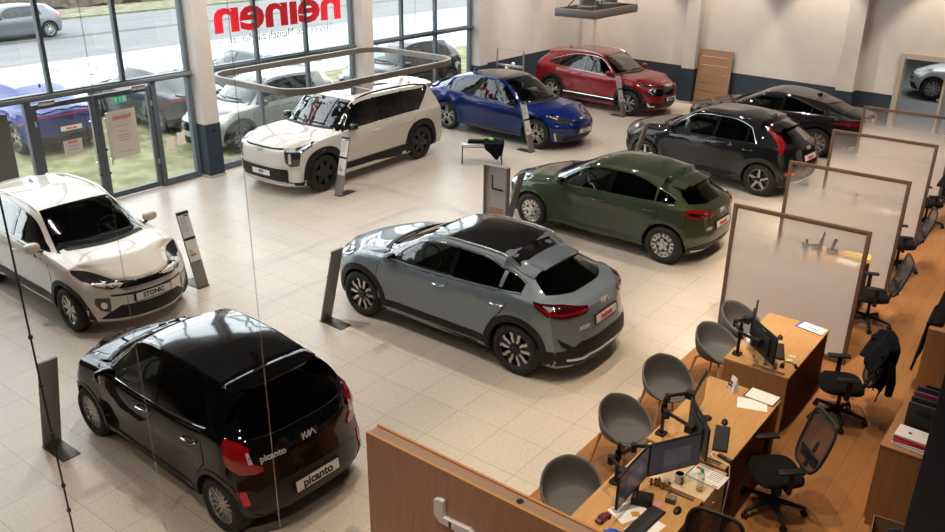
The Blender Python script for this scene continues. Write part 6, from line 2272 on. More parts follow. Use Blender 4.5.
# waste box
t = thing('waste_box', 'open brown box with blue rubbish beside the near cabinet', 'box', (-.70, 7.1, 0), math.radians(8))
bm = bmesh.new()
for a in ((-.14, .14, -.19, -.18), (-.14, .14, .18, .19), (-.14, -.13, -.18, .18), (.13, .14, -.18, .18)):
    box(bm, *a, 0, .30)
box(bm, -.14, .14, -.19, .19, 0, .01)
obj('box_body', bm, mat('brown cardboard', (.20, .12, .065), .8), t)
for k, (m, lb, rot) in enumerate(((mat('blue wrapper', (.02, .05, .28), .4), 'blue wrapper sticking out of the brown box', 14), (mat('dark wrapper', (.03, .04, .05), .4), 'dark crumpled wrapper inside the brown box', -12))):
    bm = B(-.05, .05, -.012, .012, -.16, .16, .008)
    o = obj('wrapper', bm, m, None, 40)
    o.location = (-.68 + .05 * k, 7.08 + .08 * k - .05, .18)
    o.rotation_euler = (math.radians(rot), math.radians(rot * .6), .4)
    tag(o, lb, 'wrapper')

# ------------------------------------------------------------------ things on the desks
DZ = .735
M_SCR = mat('switched-on bluish screen', (.02, .022, .03), .2, emit=(.09, .095, .125), estr=.18)
M_SCRW = mat('window on the screen', (.02, .022, .03), .2, emit=(.15, .17, .21), estr=.2)
M_SCROFF = mat('dark screen', (.012, .012, .014), .12)
def monitor(label, p0, p1, z0, w_scr, lit=True, hgt=.335):
    """p0,p1: the two lower corners in plan; screen faces the left-hand normal turned to +x side"""
    p0, p1 = Vector((*p0, 0)), Vector((*p1, 0))
    c = (p0 + p1) / 2
    d = (p1 - p0)
    L = d.length
    ang = math.atan2(d.y, d.x)
    t = thing('monitor', label, 'monitor', (c.x, c.y, z0), ang)
    # local x along the screen, local -y is the viewing side
    obj('housing', B(-L / 2, L / 2, .0, .022, 0, hgt, .004), M_KEY, t, 40)
    bm = B(-L / 2 + .012, L / 2 - .012, -.0015, .002, .018, hgt - .012)
    s = obj('screen', bm, M_SCR if lit else M_SCROFF, t)
    if lit:
        obj('screen_window', B(-L * .22, L * .3, -.0025, -.001, .07, hgt * .72), M_SCRW, s)
    obj('rear_shell', B(-L * .3, L * .3, .022, .045, .05, hgt - .06, .012), M_BLACK, t, 40)
    bm = text_bm('KIA' if False else 'EIZO' if False else '', .02) if False else B(-.035, .035, .0222, .0232, hgt - .035, hgt - .020)
    obj('maker_mark', bm, mat('grey print', (.2, .2, .2), .5), t)
    return t
def arm(label, base, joints, z):
    """double monitor arm: clamp + post + two jointed arms"""
    t = thing('double_monitor_mount', label, 'monitor mount', (base[0], base[1], DZ))
    bm = bmesh.new()
    box(bm, -.045, .045, -.05, .05, 0, .02, .004)
    box(bm, -.05, -.036, -.04, .04, -.09, .02)
    obj('clamp', bm, M_BLACK, t, 40)
    bm = bmesh.new()
    tube(bm, [(0, 0, .01), (0, 0, z + .12)], .018, 12)
    obj('post', bm, M_BLACK, t, 50)
    for (j, e) in joints:
        bm = bmesh.new()
        J = Vector((j[0] - base[0], j[1] - base[1], z))
        E_ = Vector((e[0] - base[0], e[1] - base[1], z))
        tube(bm, [Vector((0, 0, z)), J], .022, 8, flat=(.8, 1.1))
        lathe(bm, [(0, -.04), (.028, -.04), (.028, .04), (0, .04)], 14, 'Z', M=T(*J))
        tube(bm, [J + Vector((0, 0, .02)), E_ + Vector((0, 0, .02))], .018, 8, flat=(.8, 1.1))
        box(bm, -.04, .04, -.04, .04, -.04, .04, .004, M=T(*E_))
        lathe(bm, [(0, -.04), (.030, -.04), (.030, .04), (0, .04)], 14, 'Z', M=T(0, 0, z))
        obj('arm', bm, M_BLACK, t, 45)
    return t
def nrm(p0, p1):
    d = Vector((p1[0] - p0[0], p1[1] - p0[1]))
    d.normalize()
    return Vector((-d.y, d.x))
def station(tag_, mons, base, lits, z0=.86):
    js = []
    for (p0, p1, lb), lit in zip(mons, lits):
        monitor(lb, p0, p1, z0, .5, lit)
        n = nrm(p0, p1)
        c = Vector(((p0[0] + p1[0]) / 2, (p0[1] + p1[1]) / 2)) + n * .062
        c = c + n * .032
        mid = (Vector(base) + c) / 2 + Vector((-.10, 0))
        js.append(((mid.x, mid.y), (c.x, c.y)))
    arm(tag_, base, js, z0 - DZ + .17)
station('black double monitor mount on the desk nearest the camera', [((-2.46, 5.20), (-2.47, 5.75), 'monitor on the nearest desk, left one of its pair, seen from the front'), ((-2.465, 5.76), (-2.19, 6.22), 'monitor beside the white mug, right one of the nearest pair')], (-2.72, 5.68), (True, True))
station('black double monitor mount on the desk with the triangular sign', [((-2.51, 6.76), (-2.60, 7.28), 'monitor seen nearly edge-on on the desk with the triangular sign'), ((-2.15, 6.30), (-2.51, 6.73), 'monitor with its back to the camera on the desk with the triangular sign')], (-2.74, 6.62), (False, False))
station('black double monitor mount on the desk beside the first frosted partition', [((-2.66, 8.74), (-2.80, 9.22), 'monitor seen edge-on on the desk beside the first frosted partition'), ((-2.28, 8.40), (-2.66, 8.72), 'monitor with its back to the camera on the desk beside the first frosted partition')], (-2.77, 8.62), (False, False))
station('single monitor mount on the desk behind the first frosted partition', [((-2.78, 11.55), (-2.88, 12.05), 'monitor blurred behind the first frosted partition')], (-3.02, 11.7), (True,))

def keyboard(label, x, y, deg, w=.44):
    t = thing('keyboard', label, 'keyboard', (x, y, DZ), math.radians(deg))
    obj('case', B(-w / 2, w / 2, -.07, .07, 0, .016, .004), M_KEY, t, 40)
    bm = bmesh.new()
    for r_ in range(5):
        for c in range(17):
            if r_ == 0 and 4 <= c <= 8:
                continue
            x0 = -w / 2 + .012 + c * (w - .024) / 17
            box(bm, x0, x0 + (w - .024) / 17 - .004, -.060 + r_ * .024, -.040 + r_ * .024, .016, .022)
    box(bm, -w / 2 + .012 + 4 * (w - .024) / 17, -w / 2 + .008 + 9 * (w - .024) / 17, -.060, -.040, .016, .022)
    obj('keys', bm, mat('dark grey keys', (.03, .03, .033), .5), t)
    return t
keyboard('black keyboard on the desk with the triangular sign', -2.245, 6.90, -72)
keyboard('black keyboard on the desk nearest the camera', -2.27, 5.36, -94)
keyboard('black keyboard on the desk beside the first frosted partition', -2.42, 8.97, -70, .40)

def mouse(label, x, y, deg):
    bm = bmesh.new()
    r_ = bmesh.ops.create_uvsphere(bm, u_segments=18, v_segments=10, radius=1.)
    for v in r_['verts']:
        v.co = Vector((v.co.x * .058, v.co.y * .033, max(0, v.co.z) * .034))
    t = obj('computer_mouse', bm, M_KEY, None, 50)
    t.location = (x, y, DZ)
    t.rotation_euler = (0, 0, math.radians(deg))
    tag(t, label, 'mouse')
    bm = bmesh.new()
    lathe(bm, [(0, -.003), (.008, -.003), (.008, .003), (0, .003)], 12, 'Y', M=T(.032, 0, .027))
    obj('scroll_wheel', bm, M_BLACK, t, 40)
mouse('black mouse beside the keyboard on the desk with the triangular sign', -2.33, 7.19, 110)
mouse('black mouse beside the small photo block on the nearest desk', -2.12, 5.66, 95)
mouse('black mouse on the desk beside the first frosted partition', -2.52, 9.33, 110)

def flat_sheet(name, label, cat, x, y, deg, w, h, m=M_PAPER, z=DZ, th=.0025):
    o = obj(name, B(-w / 2, w / 2, -h / 2, h / 2, 0, th), m)
    o.location = (x, y, z)
    o.rotation_euler = (0, 0, math.radians(deg))
    return tag(o, label, cat)
flat_sheet('paper_sheet', 'plain white sheet lying beside the open clipboard', 'paper', -2.24, 7.69, 20, .297, .21)
t = thing('clipboard', 'dark framed clipboard with white paper near the triangular sign', 'clipboard', (-2.21, 7.90, DZ), math.radians(-3))
obj('board', B(-.165, .165, -.12, .12, 0, .004), mat('dark blue board', (.02, .03, .06), .5), t)
obj('paper', B(-.15, .15, -.105, .105, .004, .006), M_PAPER, t)
t = thing('price_sign', 'small white three-sided card sign on the corner of the middle desk', 'sign', (-2.50, 7.83, DZ), math.radians(-35))
bm = bmesh.new()
prism(bm, [(-.04, 0), (.04, 0), (0, .17)], -.045, .045, 'YZ')
obj('card', bm, M_PAPER, t)
Mx = T(0, -.0325, .10) @ frame_M((0, 0, 0), (1, 0, 0), (0, .235, 1)) @ T(0, 0, .012)
bm = bmesh.new()
for (a, b_, c, d) in ((-.030, .030, .0, .022), (-.030, .030, -.036, -.010), (-.026, -.012, -.075, -.060)):
    box(bm, a, b_, c, d, -.004, .001)
place(bm, Mx)
obj('print', bm, M_TXTBLK, t)

def toy_car(label, x, y, deg, m1, z=DZ, L=.16):
    t = thing('toy_car', label, 'toy car', (x, y, z), math.radians(deg))
    bm = bmesh.new()
    prism(bm, [(-L / 2, .012), (L / 2, .012), (L / 2, .028), (L * .25, .036), (L * .12, .052), (-L * .22, .054), (-L * .32, .036), (-L / 2, .034)], -.026, .026, 'XZ')
    obj('body', bm, m1, t)
    bm = bmesh.new()
    for sx in (-1, 1):
        for s in (-1, 1):
            lathe(bm, [(0, -.006), (.014, -.006), (.014, .006), (0, .006)], 12, 'Y', M=T(sx * L * .3, s * .027, .014))
    obj('wheels', bm, M_TYRE, t, 40)
    bm = B(-L * .5, L * .5, -.0265, .0265, .022, .027)
    obj('stripe', bm, mat('red toy stripe', (.5, .03, .04), .4), t)
    return t
M_TOYB = mat('dark blue toy paint', (.02, .03, .10), .3)
toy_car('small dark blue and red toy racing car on the middle desk', -2.50, 7.10, 75, M_TOYB)
toy_car('small red and blue toy racing car on the left edge of the nearest desk', -2.56, 5.17, 80, mat('red toy paint', (.12, .02, .05), .3))
toy_car('bright blue toy car beside the papers on the nearest desk', -2.40, 5.05, 30, mat('bright blue toy paint', (.02, .08, .45), .3))
t = thing('cordless_phone', 'black cordless phone at the front edge of the middle desk', 'phone', (-2.09, 6.61, DZ), math.radians(-15))
obj('handset', B(-.075, .075, -.022, .022, 0, .022, .006), M_KEY, t, 40)
obj('keypad', B(-.06, .0, -.016, .016, .022, .0235), mat('dark grey keys', (.03, .03, .033), .5), t)
obj('display', B(.015, .055, -.014, .014, .022, .0235), mat('phone display', (.08, .1, .1), .2), t)
bm = bmesh.new()
tube(bm, [(-2.17, 6.64, DZ + .004), (-2.22, 6.66, DZ + .004), (-2.23, 6.60, DZ + .004), (-2.17, 6.56, DZ + .004), (-2.07, 6.54, DZ + .006), (-2.02, 6.55, DZ), (-2.0, 6.54, .55), (-1.99, 6.46, .35), (-2.0, 6.45, .1), (-2.0, 6.46, .006)], .005, 8)
tag(obj('white_cable', bm, M_WHT, None, 50), 'white cable running over the front edge of the middle desk to the floor', 'cable')
# pale cabinet top
PZ = .712
t = thing('coffee_mug', 'white mug with black inside on the pale cabinet', 'mug', (-2.29, 6.06, PZ))
bm = bmesh.new()
lathe(bm, [(.0, 0), (.036, 0), (.040, .004), (.041, .095), (.037, .095), (.036, .008), (0, .006)], 28, 'Z', cap=False)
for fc in bm.faces:
    if (fc.calc_center_median().xy.length < .0385 and fc.calc_center_median().z > .007):
        fc.material_index = 1
obj('cup', bm, [mat('white glaze', (.62, .60, .58), .25), M_BLACK], t, 50)
bm = bmesh.new()
tube(bm, [(.038 * .7, -.038 * .7, .078), (.048, -.048, .074), (.052, -.052, .05), (.047, -.047, .026), (.038 * .7, -.038 * .7, .02)], .006, 8)
obj('handle', bm, M_BLACK, t, 50)
t = thing('water_bottle', 'clear plastic water bottle with green cap on the pale cabinet', 'bottle', (-2.10, 6.07, PZ))
bm = bmesh.new()
lathe(bm, [(0, .002), (.03, 0), (.033, .01), (.033, .06), (.030, .07), (.033, .08), (.033, .14), (.026, .175), (.013, .20), (.013, .215), (0, .215)], 24, 'Z')
obj('flask', bm, glass_mat('clear bottle plastic', (.80, .84, .82), .08), t, 50)
bm = bmesh.new()
lathe(bm, [(0, .205), (.016, .205), (.016, .228), (0, .23)], 20, 'Z')
obj('cap', bm, mat('green cap', (.03, .42, .12), .4), t, 40)
t = thing('brochure_sheet', 'white printed leaflet with red heading on the pale cabinet', 'leaflet', (-2.12, 6.30, PZ), math.radians(-4))
obj('leaf', B(-.155, .155, -.11, .11, 0, .003), M_PAPER, t)
obj('back_cover', B(-.165, .165, -.118, .118, 0, .0015), mat('dark blue board', (.02, .03, .06), .5), t)
bm = bmesh.new()
box(bm, -.14, -.07, .04, .075, .003, .004)
box(bm, .09, .14, -.10, -.085, .003, .004)
obj('red_print', bm, M_TXTRED, t)
bm = bmesh.new()
for k in range(5):
    box(bm, .0, .12, .08 - k * .026, .086 - k * .026, .003, .004)
lathe(bm, [(0, .003), (.014, .003), (.014, .004), (0, .004)], 12, 'Z', M=T(-.01, -.07, 0))
obj('grey_print', bm, mat('grey print', (.2, .2, .2), .5), t)
# nearest desk clutter
flat_sheet('paper_sheet', 'white sheet under the grey ruler sheet on the nearest desk', 'paper', -2.44, 5.40, 65, .30, .21)
flat_sheet('paper_sheet', 'white sheet under the keyboard of the nearest desk', 'paper', -2.24, 5.30, 80, .297, .21)
flat_sheet('paper_sheet', 'grey shaded sheet on the papers of the nearest desk', 'paper', -2.49, 5.42, 60, .24, .07, mat('grey sheet', (.30, .30, .31), .6), DZ + .003, .002)
flat_sheet('paper_sheet', 'small orange cut-out lying on the papers of the nearest desk', 'paper', -2.38, 5.40, 40, .07, .06, M_EDGE, DZ + .003, .002)
flat_sheet('sticky_note', 'pink sticky note pad beside the keyboard of the nearest desk', 'sticky note', -2.29, 5.63, 10, .076, .076, mat('pink note', (.62, .27, .30), .6), th=.01)
flat_sheet('sticky_note', 'pale green sticky note on the desk beside the first frosted partition, nearer the partition', 'sticky note', -2.25, 8.97, 8, .07, .06, mat('pale green note', (.50, .62, .36), .6))
flat_sheet('sticky_note', 'pale green sticky note beside the headset, nearer the camera', 'sticky note', -2.25, 8.86, 25, .07, .05, mat('pale green note', (.50, .62, .36), .6))
t = thing('photo_block', 'small grey photo block on the nearest desk', 'photo block', (-2.22, 5.735, DZ), math.radians(12))
obj('block', B(-.045, .045, -.03, .03, 0, .055, .004), mat('grey acrylic', (.18, .16, .15), .3), t, 40)
obj('picture', B(-.04, .04, -.032, -.030, .006, .05), mat('dark picture', (.07, .055, .05), .4), t)
t = thing('desk_phone', 'black desk telephone behind the monitors of the nearest desk', 'telephone', (-2.42, 5.60, DZ), math.radians(20))
bm = bmesh.new()
prism(bm, [(-.09, 0), (.09, 0), (.09, .03), (-.09, .08)], -.09, .09, 'YZ')
obj('base', bm, M_KEY, t)
bm = bmesh.new()
tube(bm, [(-.06, -.09, .07), (-.06, 0, .10), (-.06, .08, .10)], .022, 8)
obj('receiver', bm, M_BLACK, t, 50)
for k in range(7):      # row of little wooden figures
    t = thing('wooden_figure', '', 'figurine', (-2.46 + .030 * k + .006 * (k % 2), 5.845 + .012 * ((k * 7) % 3), DZ), random.uniform(0, 3))
    tag(t, 'tiny jointed wooden figure in the row behind the nearest monitors', 'figurine', 'wooden figures behind the nearest monitors')
    bm = bmesh.new()
    h = .07 + .012 * (k % 3)
    for s in (-1, 1):
        tube(bm, [(0, s * .012, 0), (0, s * .008, h * .45)], .006, 8)
        tube(bm, [(0, s * .014, h * .72), (.012, s * .024, h * .5)], .004, 6)
    lathe(bm, [(0, h * .42), (.013, h * .44), (.016, h * .72), (0, h * .76)], 12, 'Z')
    obj('body', bm, mat('brown turned wood', (.33, .15, .05), .5), t, 50)
    bm = bmesh.new()
    bmesh.ops.create_uvsphere(bm, u_segments=12, v_segments=8, radius=.013, matrix=T(0, 0, h * .86))
    obj('head', bm, mat('dark turned wood', (.10, .05, .03), .5) if k % 2 else mat('brown turned wood', (.33, .15, .05), .5), t, 50)
# desk beside the first partition
t = thing('brochure_stack', 'folded white and blue leaflets on the desk by the first frosted partition', 'leaflet', (-2.30, 9.82, DZ), math.radians(-12))
obj('leaf', B(-.16, .16, -.09, .09, 0, .006), M_PAPER, t)
obj('blue_fold', B(-.17, -.145, -.10, .10, 0, .008), mat('royal blue print', (.03, .08, .35), .5), t)
obj('blue_edge', B(-.16, .17, -.102, -.09, 0, .007), mat('royal blue print', (.03, .08, .35), .5), t)
obj('grey_print', B(-.05, .10, -.02, .0, .006, .0065), mat('grey print', (.2, .2, .2), .5), t)
for k, (x, y, lb) in enumerate(((-2.43, 8.60, 'white pen cup with pens on the desk beside the first frosted partition'), (-2.33, 8.58, 'white mug without pens behind the back-turned monitor by the first partition'))):
    t = thing('pen_cup' if k == 0 else 'mug', lb, 'cup', (x, y, DZ))
    bm = bmesh.new()
    lathe(bm, [(0, 0), (.036, 0), (.038, .09), (.034, .09), (.033, .006), (0, .005)], 24, 'Z', cap=False)
    obj('cup', bm, mat('white glaze', (.62, .60, .58), .25), t, 50)
    if k == 0:
        for j, (m, dx, dy) in enumerate(((M_TXTRED, .012, .01), (M_KEY, -.012, .0), (mat('blue pen', (.03, .1, .5), .4), .0, -.014), (M_KEY, .015, -.008))):
            bm = bmesh.new()
            tube(bm, [(x + dx * .5, y + dy * .5, DZ + .008), (x + dx * 2, y + dy * 2, DZ + .15)], .004, 8)
            tag(obj('pen', bm, m, None, 50), ('red pen in the white pen cup', 'black pen at the left in the white pen cup', 'blue pen in the white pen cup', 'black pen at the right in the white pen cup')[j], 'pen')
t = thing('headset', 'black headset lying on the desk beside the first frosted partition', 'headset', (-2.20, 8.68, DZ), .6)
bm = bmesh.new()
tube(bm, [(.075 * math.cos(a), .075 * math.sin(a), .02 + .012 * math.sin(a)) for a in [PI * i / 12 for i in range(13)]], .007, 8)
obj('headband', bm, M_KEY, t, 50)
for s in (-1, 1):
    bm = bmesh.new()
    lathe(bm, [(0, -.015), (.03, -.015), (.032, .0), (.03, .015), (0, .015)], 18, 'Z', M=T(s * .075, 0, .022) @ R(70 * s, 'Y'))
    obj('ear_cup', bm, M_BLACK, t, 45)
bm = bmesh.new()
box(bm, -.12, .12, -.10, .10, 0, .11, .004)
o = obj('small_box', bm, M_PAPER, None, 40)
o.location = (-2.66, 8.93, DZ)
o.rotation_euler = (0, 0, .4)
tag(o, 'white cardboard box behind the monitor arm by the first frosted partition', 'box')
# beyond the first partition
t = thing('document_pile', 'yellow envelopes stacked on the desk behind the first frosted partition', 'envelope', (-2.48, 12.50, DZ), .2)
for k in range(4):
    obj('envelope', B(-.17, .17, -.12, .12, k * .013, k * .013 + .012), mat('yellow envelope', (.55, .37, .09), .6), t)
flat_sheet('paper_sheet', 'white sheet beside the yellow envelopes', 'paper', -2.56, 12.25, -8, .297, .21)
flat_sheet('paper_sheet', 'white sheet on the desk behind the second frosted partition', 'paper', -2.62, 15.0, -8, .297, .21)
t = thing('desk_phone', 'black telephone with upright handset behind the first frosted partition', 'telephone', (-2.84, 12.48, DZ), .3)
obj('base', B(-.08, .08, -.09, .09, 0, .05, .01), M_KEY, t, 40)
bm = bmesh.new()
tube(bm, [(-.02, 0, .04), (.0, 0, .14), (.03, 0, .23)], .024, 8)
obj('receiver', bm, M_BLACK, t, 50)
t = thing('desk_phone', 'black telephone with upright handset behind the second frosted partition', 'telephone', (-3.2, 14.9, DZ), .3)
obj('base', B(-.08, .08, -.09, .09, 0, .05, .01), M_KEY, t, 40)
bm = bmesh.new()
tube(bm, [(-.02, 0, .04), (.0, 0, .14), (.03, 0, .23)], .024, 8)
obj('receiver', bm, M_BLACK, t, 50)
t = thing('newspaper', 'folded newspaper with red print behind the second frosted partition', 'newspaper', (-2.95, 14.85, DZ), -.2)
obj('pages', B(-.19, .19, -.13, .13, 0, .03, .008), M_PAPER, t, 40)
bm = bmesh.new()
box(bm, -.17, -.09, -.06, .06, .03, .031)
obj('red_print', bm, M_TXTRED, t)
bm = bmesh.new()
for k in range(5):
    box(bm, -.06 + k * .045, -.03 + k * .045, -.08, .08, .03, .031)
obj('black_print', bm, M_TXTBLK, t)

# ------------------------------------------------------------------ showroom stands
def info_stand(label, x, y, deg, lean=.32, h=1.15, w=.2, sheets=True, plate=.42):
    """leans back along local -x; the printed face looks to +x"""
    t = thing('info_stand', label, 'information stand', (x, y, 0), math.radians(deg))
    n = Vector((h, 0, lean)).normalized()
    L = math.hypot(h, lean)
    Mx = frame_M((0, 0, .012), (0, 1, 0), (-lean, 0, h))       # local X across, Y up the board, Z outward
    bm = bmesh.new()
    box(bm, -w / 2, w / 2, 0, L, -.028, 0, .003)
    place(bm, Mx)
    obj('board', bm, M_GREYD if not sheets else M_GREYM, t, 40)
    obj('foot_plate', B(-plate, .02, -w / 2, w / 2, 0, .012, .002), M_GREYD, t, 40)
    if sheets:
        for z0, z1 in ((.40, .72), (.76, 1.10)):
            bm = bmesh.new()
            box(bm, -w / 2 + .006, w / 2 - .006, L * z0 / 1.15, L * z1 / 1.15, 0, .003)
            place(bm, Mx)
            s = obj('info_sheet', bm, M_PAPER, t)
            if z0 < .5:
                for q, c in enumerate(((.05, .45, .12), (.45, .6, .08), (.75, .6, .05), (.75, .3, .05), (.6, .05, .05))):
                    bm = bmesh.new()
                    box(bm, -w * .30, -w * .30 + .03 + .016 * q, L * (z0 + .17 - .022 * q) / 1.15, L * (z0 + .187 - .022 * q) / 1.15, .003, .0045)
                    place(bm, Mx)
                    obj('efficiency_bar', bm, mat('efficiency colour %s' % 'abcde'[q], c, .5), s)
            else:
                bm = bmesh.new()
                for q in range(7):
                    box(bm, -w * .34, w * (.1 + .05 * (q % 3)), L * (z1 - .06 - .032 * q) / 1.15, L * (z1 - .052 - .032 * q) / 1.15, .003, .004)
                place(bm, Mx)
                obj('print_lines', bm, mat('grey print', (.2, .2, .2), .5), s)
                bm = bmesh.new()
                box(bm, .0, w * .38, L * (z1 - .03) / 1.15, L * (z1 - .012) / 1.15, .003, .004)
                place(bm, Mx)
                obj('heading', bm, M_TXTBLK, s)
        for z0 in (.725, 1.105):
            bm = bmesh.new()
            box(bm, -w / 2, w / 2, L * z0 / 1.15, L * (z0 + .03) / 1.15, -.002, .006)
            place(bm, Mx)
            obj('clip_rail', bm, M_BLACK, t)
    return t
info_stand('grey leaning information stand with two price sheets beside the ivory crossover', -10.46, 6.86, 0)
info_stand('grey leaning information stand with price sheets before the big boxy white car', -12.06, 11.25, -86)
info_stand('grey leaning information stand with price sheets beside the blue electric fastback', -10.87, 16.49, -5)
info_stand('grey leaning information stand with price sheets beside the ruby red car', -10.94, 21.2, -6)
info_stand('dark leaning information stand seen from behind, beside the small black hatchback', -8.31, 3.33, 180)
info_stand('dark leaning information stand seen from behind, beside the blue grey crossover', -8.20, 7.27, 180)
info_stand('dark leaning information stand seen from behind, beside the green hatchback', -8.30, 11.80, 180)
info_stand('dark leaning information stand seen from behind, beside the graphite crossover', -8.28, 16.5, 180)
info_stand('dark leaning information stand seen from behind, beside the dark violet saloon', -7.95, 19.7, 180)

# grey display case with a cut-out handle and a cork field
t = thing('display_box', 'grey display case with dark notch and brown cork field before the green hatchback', 'display', (-8.14, 11.28, 0), math.radians(2))
M_DISP = mat('grey display board', (.38, .355, .335), .6)
bm = bmesh.new()
w, h = .24, 1.36
box(bm, -w, -w + .018, -.055, .055, 0, h)
box(bm, w - .018, w, -.055, .055, 0, h)
box(bm, -w + .018, w - .018, -.055, .055, h - .018, h)
box(bm, -w + .018, w - .018, -.055, .055, 0, .30)
obj('case_frame', bm, M_GREYM, t)
obj('back_board', B(-w + .018, w - .018, .0, .03, .30, h - .018), M_DISP, t)
obj('notch', B(-.10, -.07, -.004, .001, .93, 1.18), M_BLACK, t)
obj('notch_shelf', B(-.07, .14, -.02, .001, .93, .955), M_BLACK, t)
obj('cork_field', B(-.13, .15, -.006, .001, .34, .60), noise_mat('brown cork', (.30, .17, .09), (.38, .22, .12), 40, .8), t)

# bench with the clothes by the white car
M_BENCHLEG = mat('dark steel tube', (.10, .10, .105), .35, .6)
t = thing('metal_bench', 'low silver metal bench with steel legs between the white and blue cars', 'bench', (-11.28, 15.03, 0), math.radians(38))
obj('seat', B(-.47, .47, -.20, .20, .43, .455, .01), mat('silver bench seat', (.42, .43, .45), .3, .4), t, 40)
for sx in (-1, 1):
    for sy in (-1, 1):
        bm = bmesh.new()
        tube(bm, [(sx * .44, sy * .17, .44), (sx * .45, sy * .18, 0)], .015, 8)
        obj('leg', bm, M_BENCHLEG, t, 50)
bm = bmesh.new()
for sy in (-1, 1):
    tube(bm, [(-.44, sy * .17, .40), (.44, sy * .17, .40)], .010, 8)
obj('seat_rail', bm, M_BENCHLEG, t, 50)
def cloth(name, label, cat, loc, rz, w, d, drop, m, side=1):
    bm = bmesh.new()
    G = []
    for i in range(13):
        row = []
        for j in range(13):
            u, v = -1 + 2 * i / 12, j / 12
            x = u * w * (1 - .35 * max(0, v - .5))
            if v < .5:
                y, z = d * (1 - v / .25 * .5) if False else lerp(d, -d, v / .5), .012 + .015 * math.sin(u * 7 + v * 9)
            else:
                q = (v - .5) * 2
                y, z = -d - .03 - .03 * math.sin(u * 8) * q, .01 - drop * q * (1 - .55 * abs(u - .3))
            row.append(bm.verts.new((x, y, z)))
        G.append(row)
    for i in range(12):
        for j in range(12):
            bm.faces.new((G[i][j], G[i + 1][j], G[i + 1][j + 1], G[i][j + 1]))
    bmesh.ops.recalc_face_normals(bm, faces=bm.faces[:])
    o = obj(name, bm, m, None, 60)
    md = o.modifiers.new('thick', 'SOLIDIFY')
    md.thickness = .02
    md.offset = 1
    o.location = loc
    o.rotation_euler = (0, 0, rz)
    return tag(o, label, cat)
c38, s38 = math.cos(math.radians(38)), math.sin(math.radians(38))
def on_bench(x, y):
    return (-11.28 + x * c38 - y * s38, 15.03 + x * s38 + y * c38)
p = on_bench(.27, 0)
cloth('work_coat', 'black cloth hanging over the right end of the metal bench', 'cloth', (p[0], p[1], .47), math.radians(38), .23, .19, .36, M_CLOTH)
p = on_bench(-.12, .04)
bm = B(-.20, .20, -.10, .10, 0, .055, .02)
o = obj('folded_cloth', bm, M_CLOTH, None, 50)
o.location = (p[0], p[1], .457)
o.rotation_euler = (0, 0, math.radians(30))
tag(o, 'folded black cloth lying in the middle of the metal bench', 'cloth')
p = on_bench(.20, .05)
t = thing('spray_bottle', 'small lime green bottle lying on the cloth on the bench', 'bottle', (p[0], p[1], .535), math.radians(-10))
bm = bmesh.new()
lathe(bm, [(0, -.09), (.035, -.088), (.036, .03), (.02, .06), (.012, .075), (0, .075)], 18, 'Y', M=T(0, 0, 0) @ R(90, 'Z'))
obj('flask', bm, mat('lime green plastic', (.25, .65, .12), .35), t, 50)
bm = bmesh.new()
lathe(bm, [(0, .07), (.016, .07), (.016, .10), (0, .10)], 14, 'Y', M=R(90, 'Z'))
obj('cap', bm, mat('orange cap', (.8, .25, .05), .4), t, 50)

# tubular frame behind the blue car
t = thing('tube_frame', 'bare steel tube frame standing behind the blue electric fastback', 'frame', (-14.33, 20.41, 0), math.radians(3))
bm = bmesh.new()
tube(bm, [(-.45, 0, .0), (-.45, 0, 1.58), (.45, 0, 1.58), (.45, 0, .0)], .024, 8)
obj('hoop', bm, M_SILVER, t, 50)
bm = bmesh.new()
box(bm, -.43, .43, -.02, .02, 1.10, 1.17, .005)
obj('cross_bar', bm, M_SILVER, t, 40)
bm = bmesh.new()
for s in (-1, 1):
    tube(bm, [(s * .45, -.28, .02), (s * .45, .28, .02)], .024, 8)
obj('foot', bm, M_SILVER, t, 50)
bm = bmesh.new()
for dx, dz in ((-.12, 1.06), (.10, 1.20)):
    bmesh.ops.create_uvsphere(bm, u_segments=12, v_segments=8, radius=.055, matrix=T(dx, 0, dz))
obj('clamp_knob', bm, M_WHT, t, 50)

# wooden slotted board against the back wall
t = thing('slotted_board', 'oak display board with five silver slots leaning on the back wall', 'display board', (-9.66, yback(-9.66) - .22, 0), math.radians(-5))
tilt = .10
Mx = frame_M((0, 0, 0), (1, 0, 0), (0, tilt, 1.62))
bm = bmesh.new()
box(bm, -.50, .50, 0, 1.6, -.03, 0, .002)
place(bm, Mx)
obj('board', bm, wood_mat('mid oak board', (.30, .155, .07), (.38, .205, .10), (1, 14, 14), .5), t)
for k in range(6):
    bm = bmesh.new()
    box(bm, -.42, .42, .17 + k * .25, .19 + k * .25, 0, .006)
    place(bm, Mx)
    obj('slot_rail', bm, M_SILVER, t)
bm = bmesh.new()
box(bm, .50, .535, 0, 1.62, -.05, .004)
box(bm, -.52, -.50, 0, 1.62, -.05, .004)
box(bm, -.52, .535, 1.6, 1.62, -.05, .004)
place(bm, Mx)
obj('edge_profile', bm, M_GREYM, t)

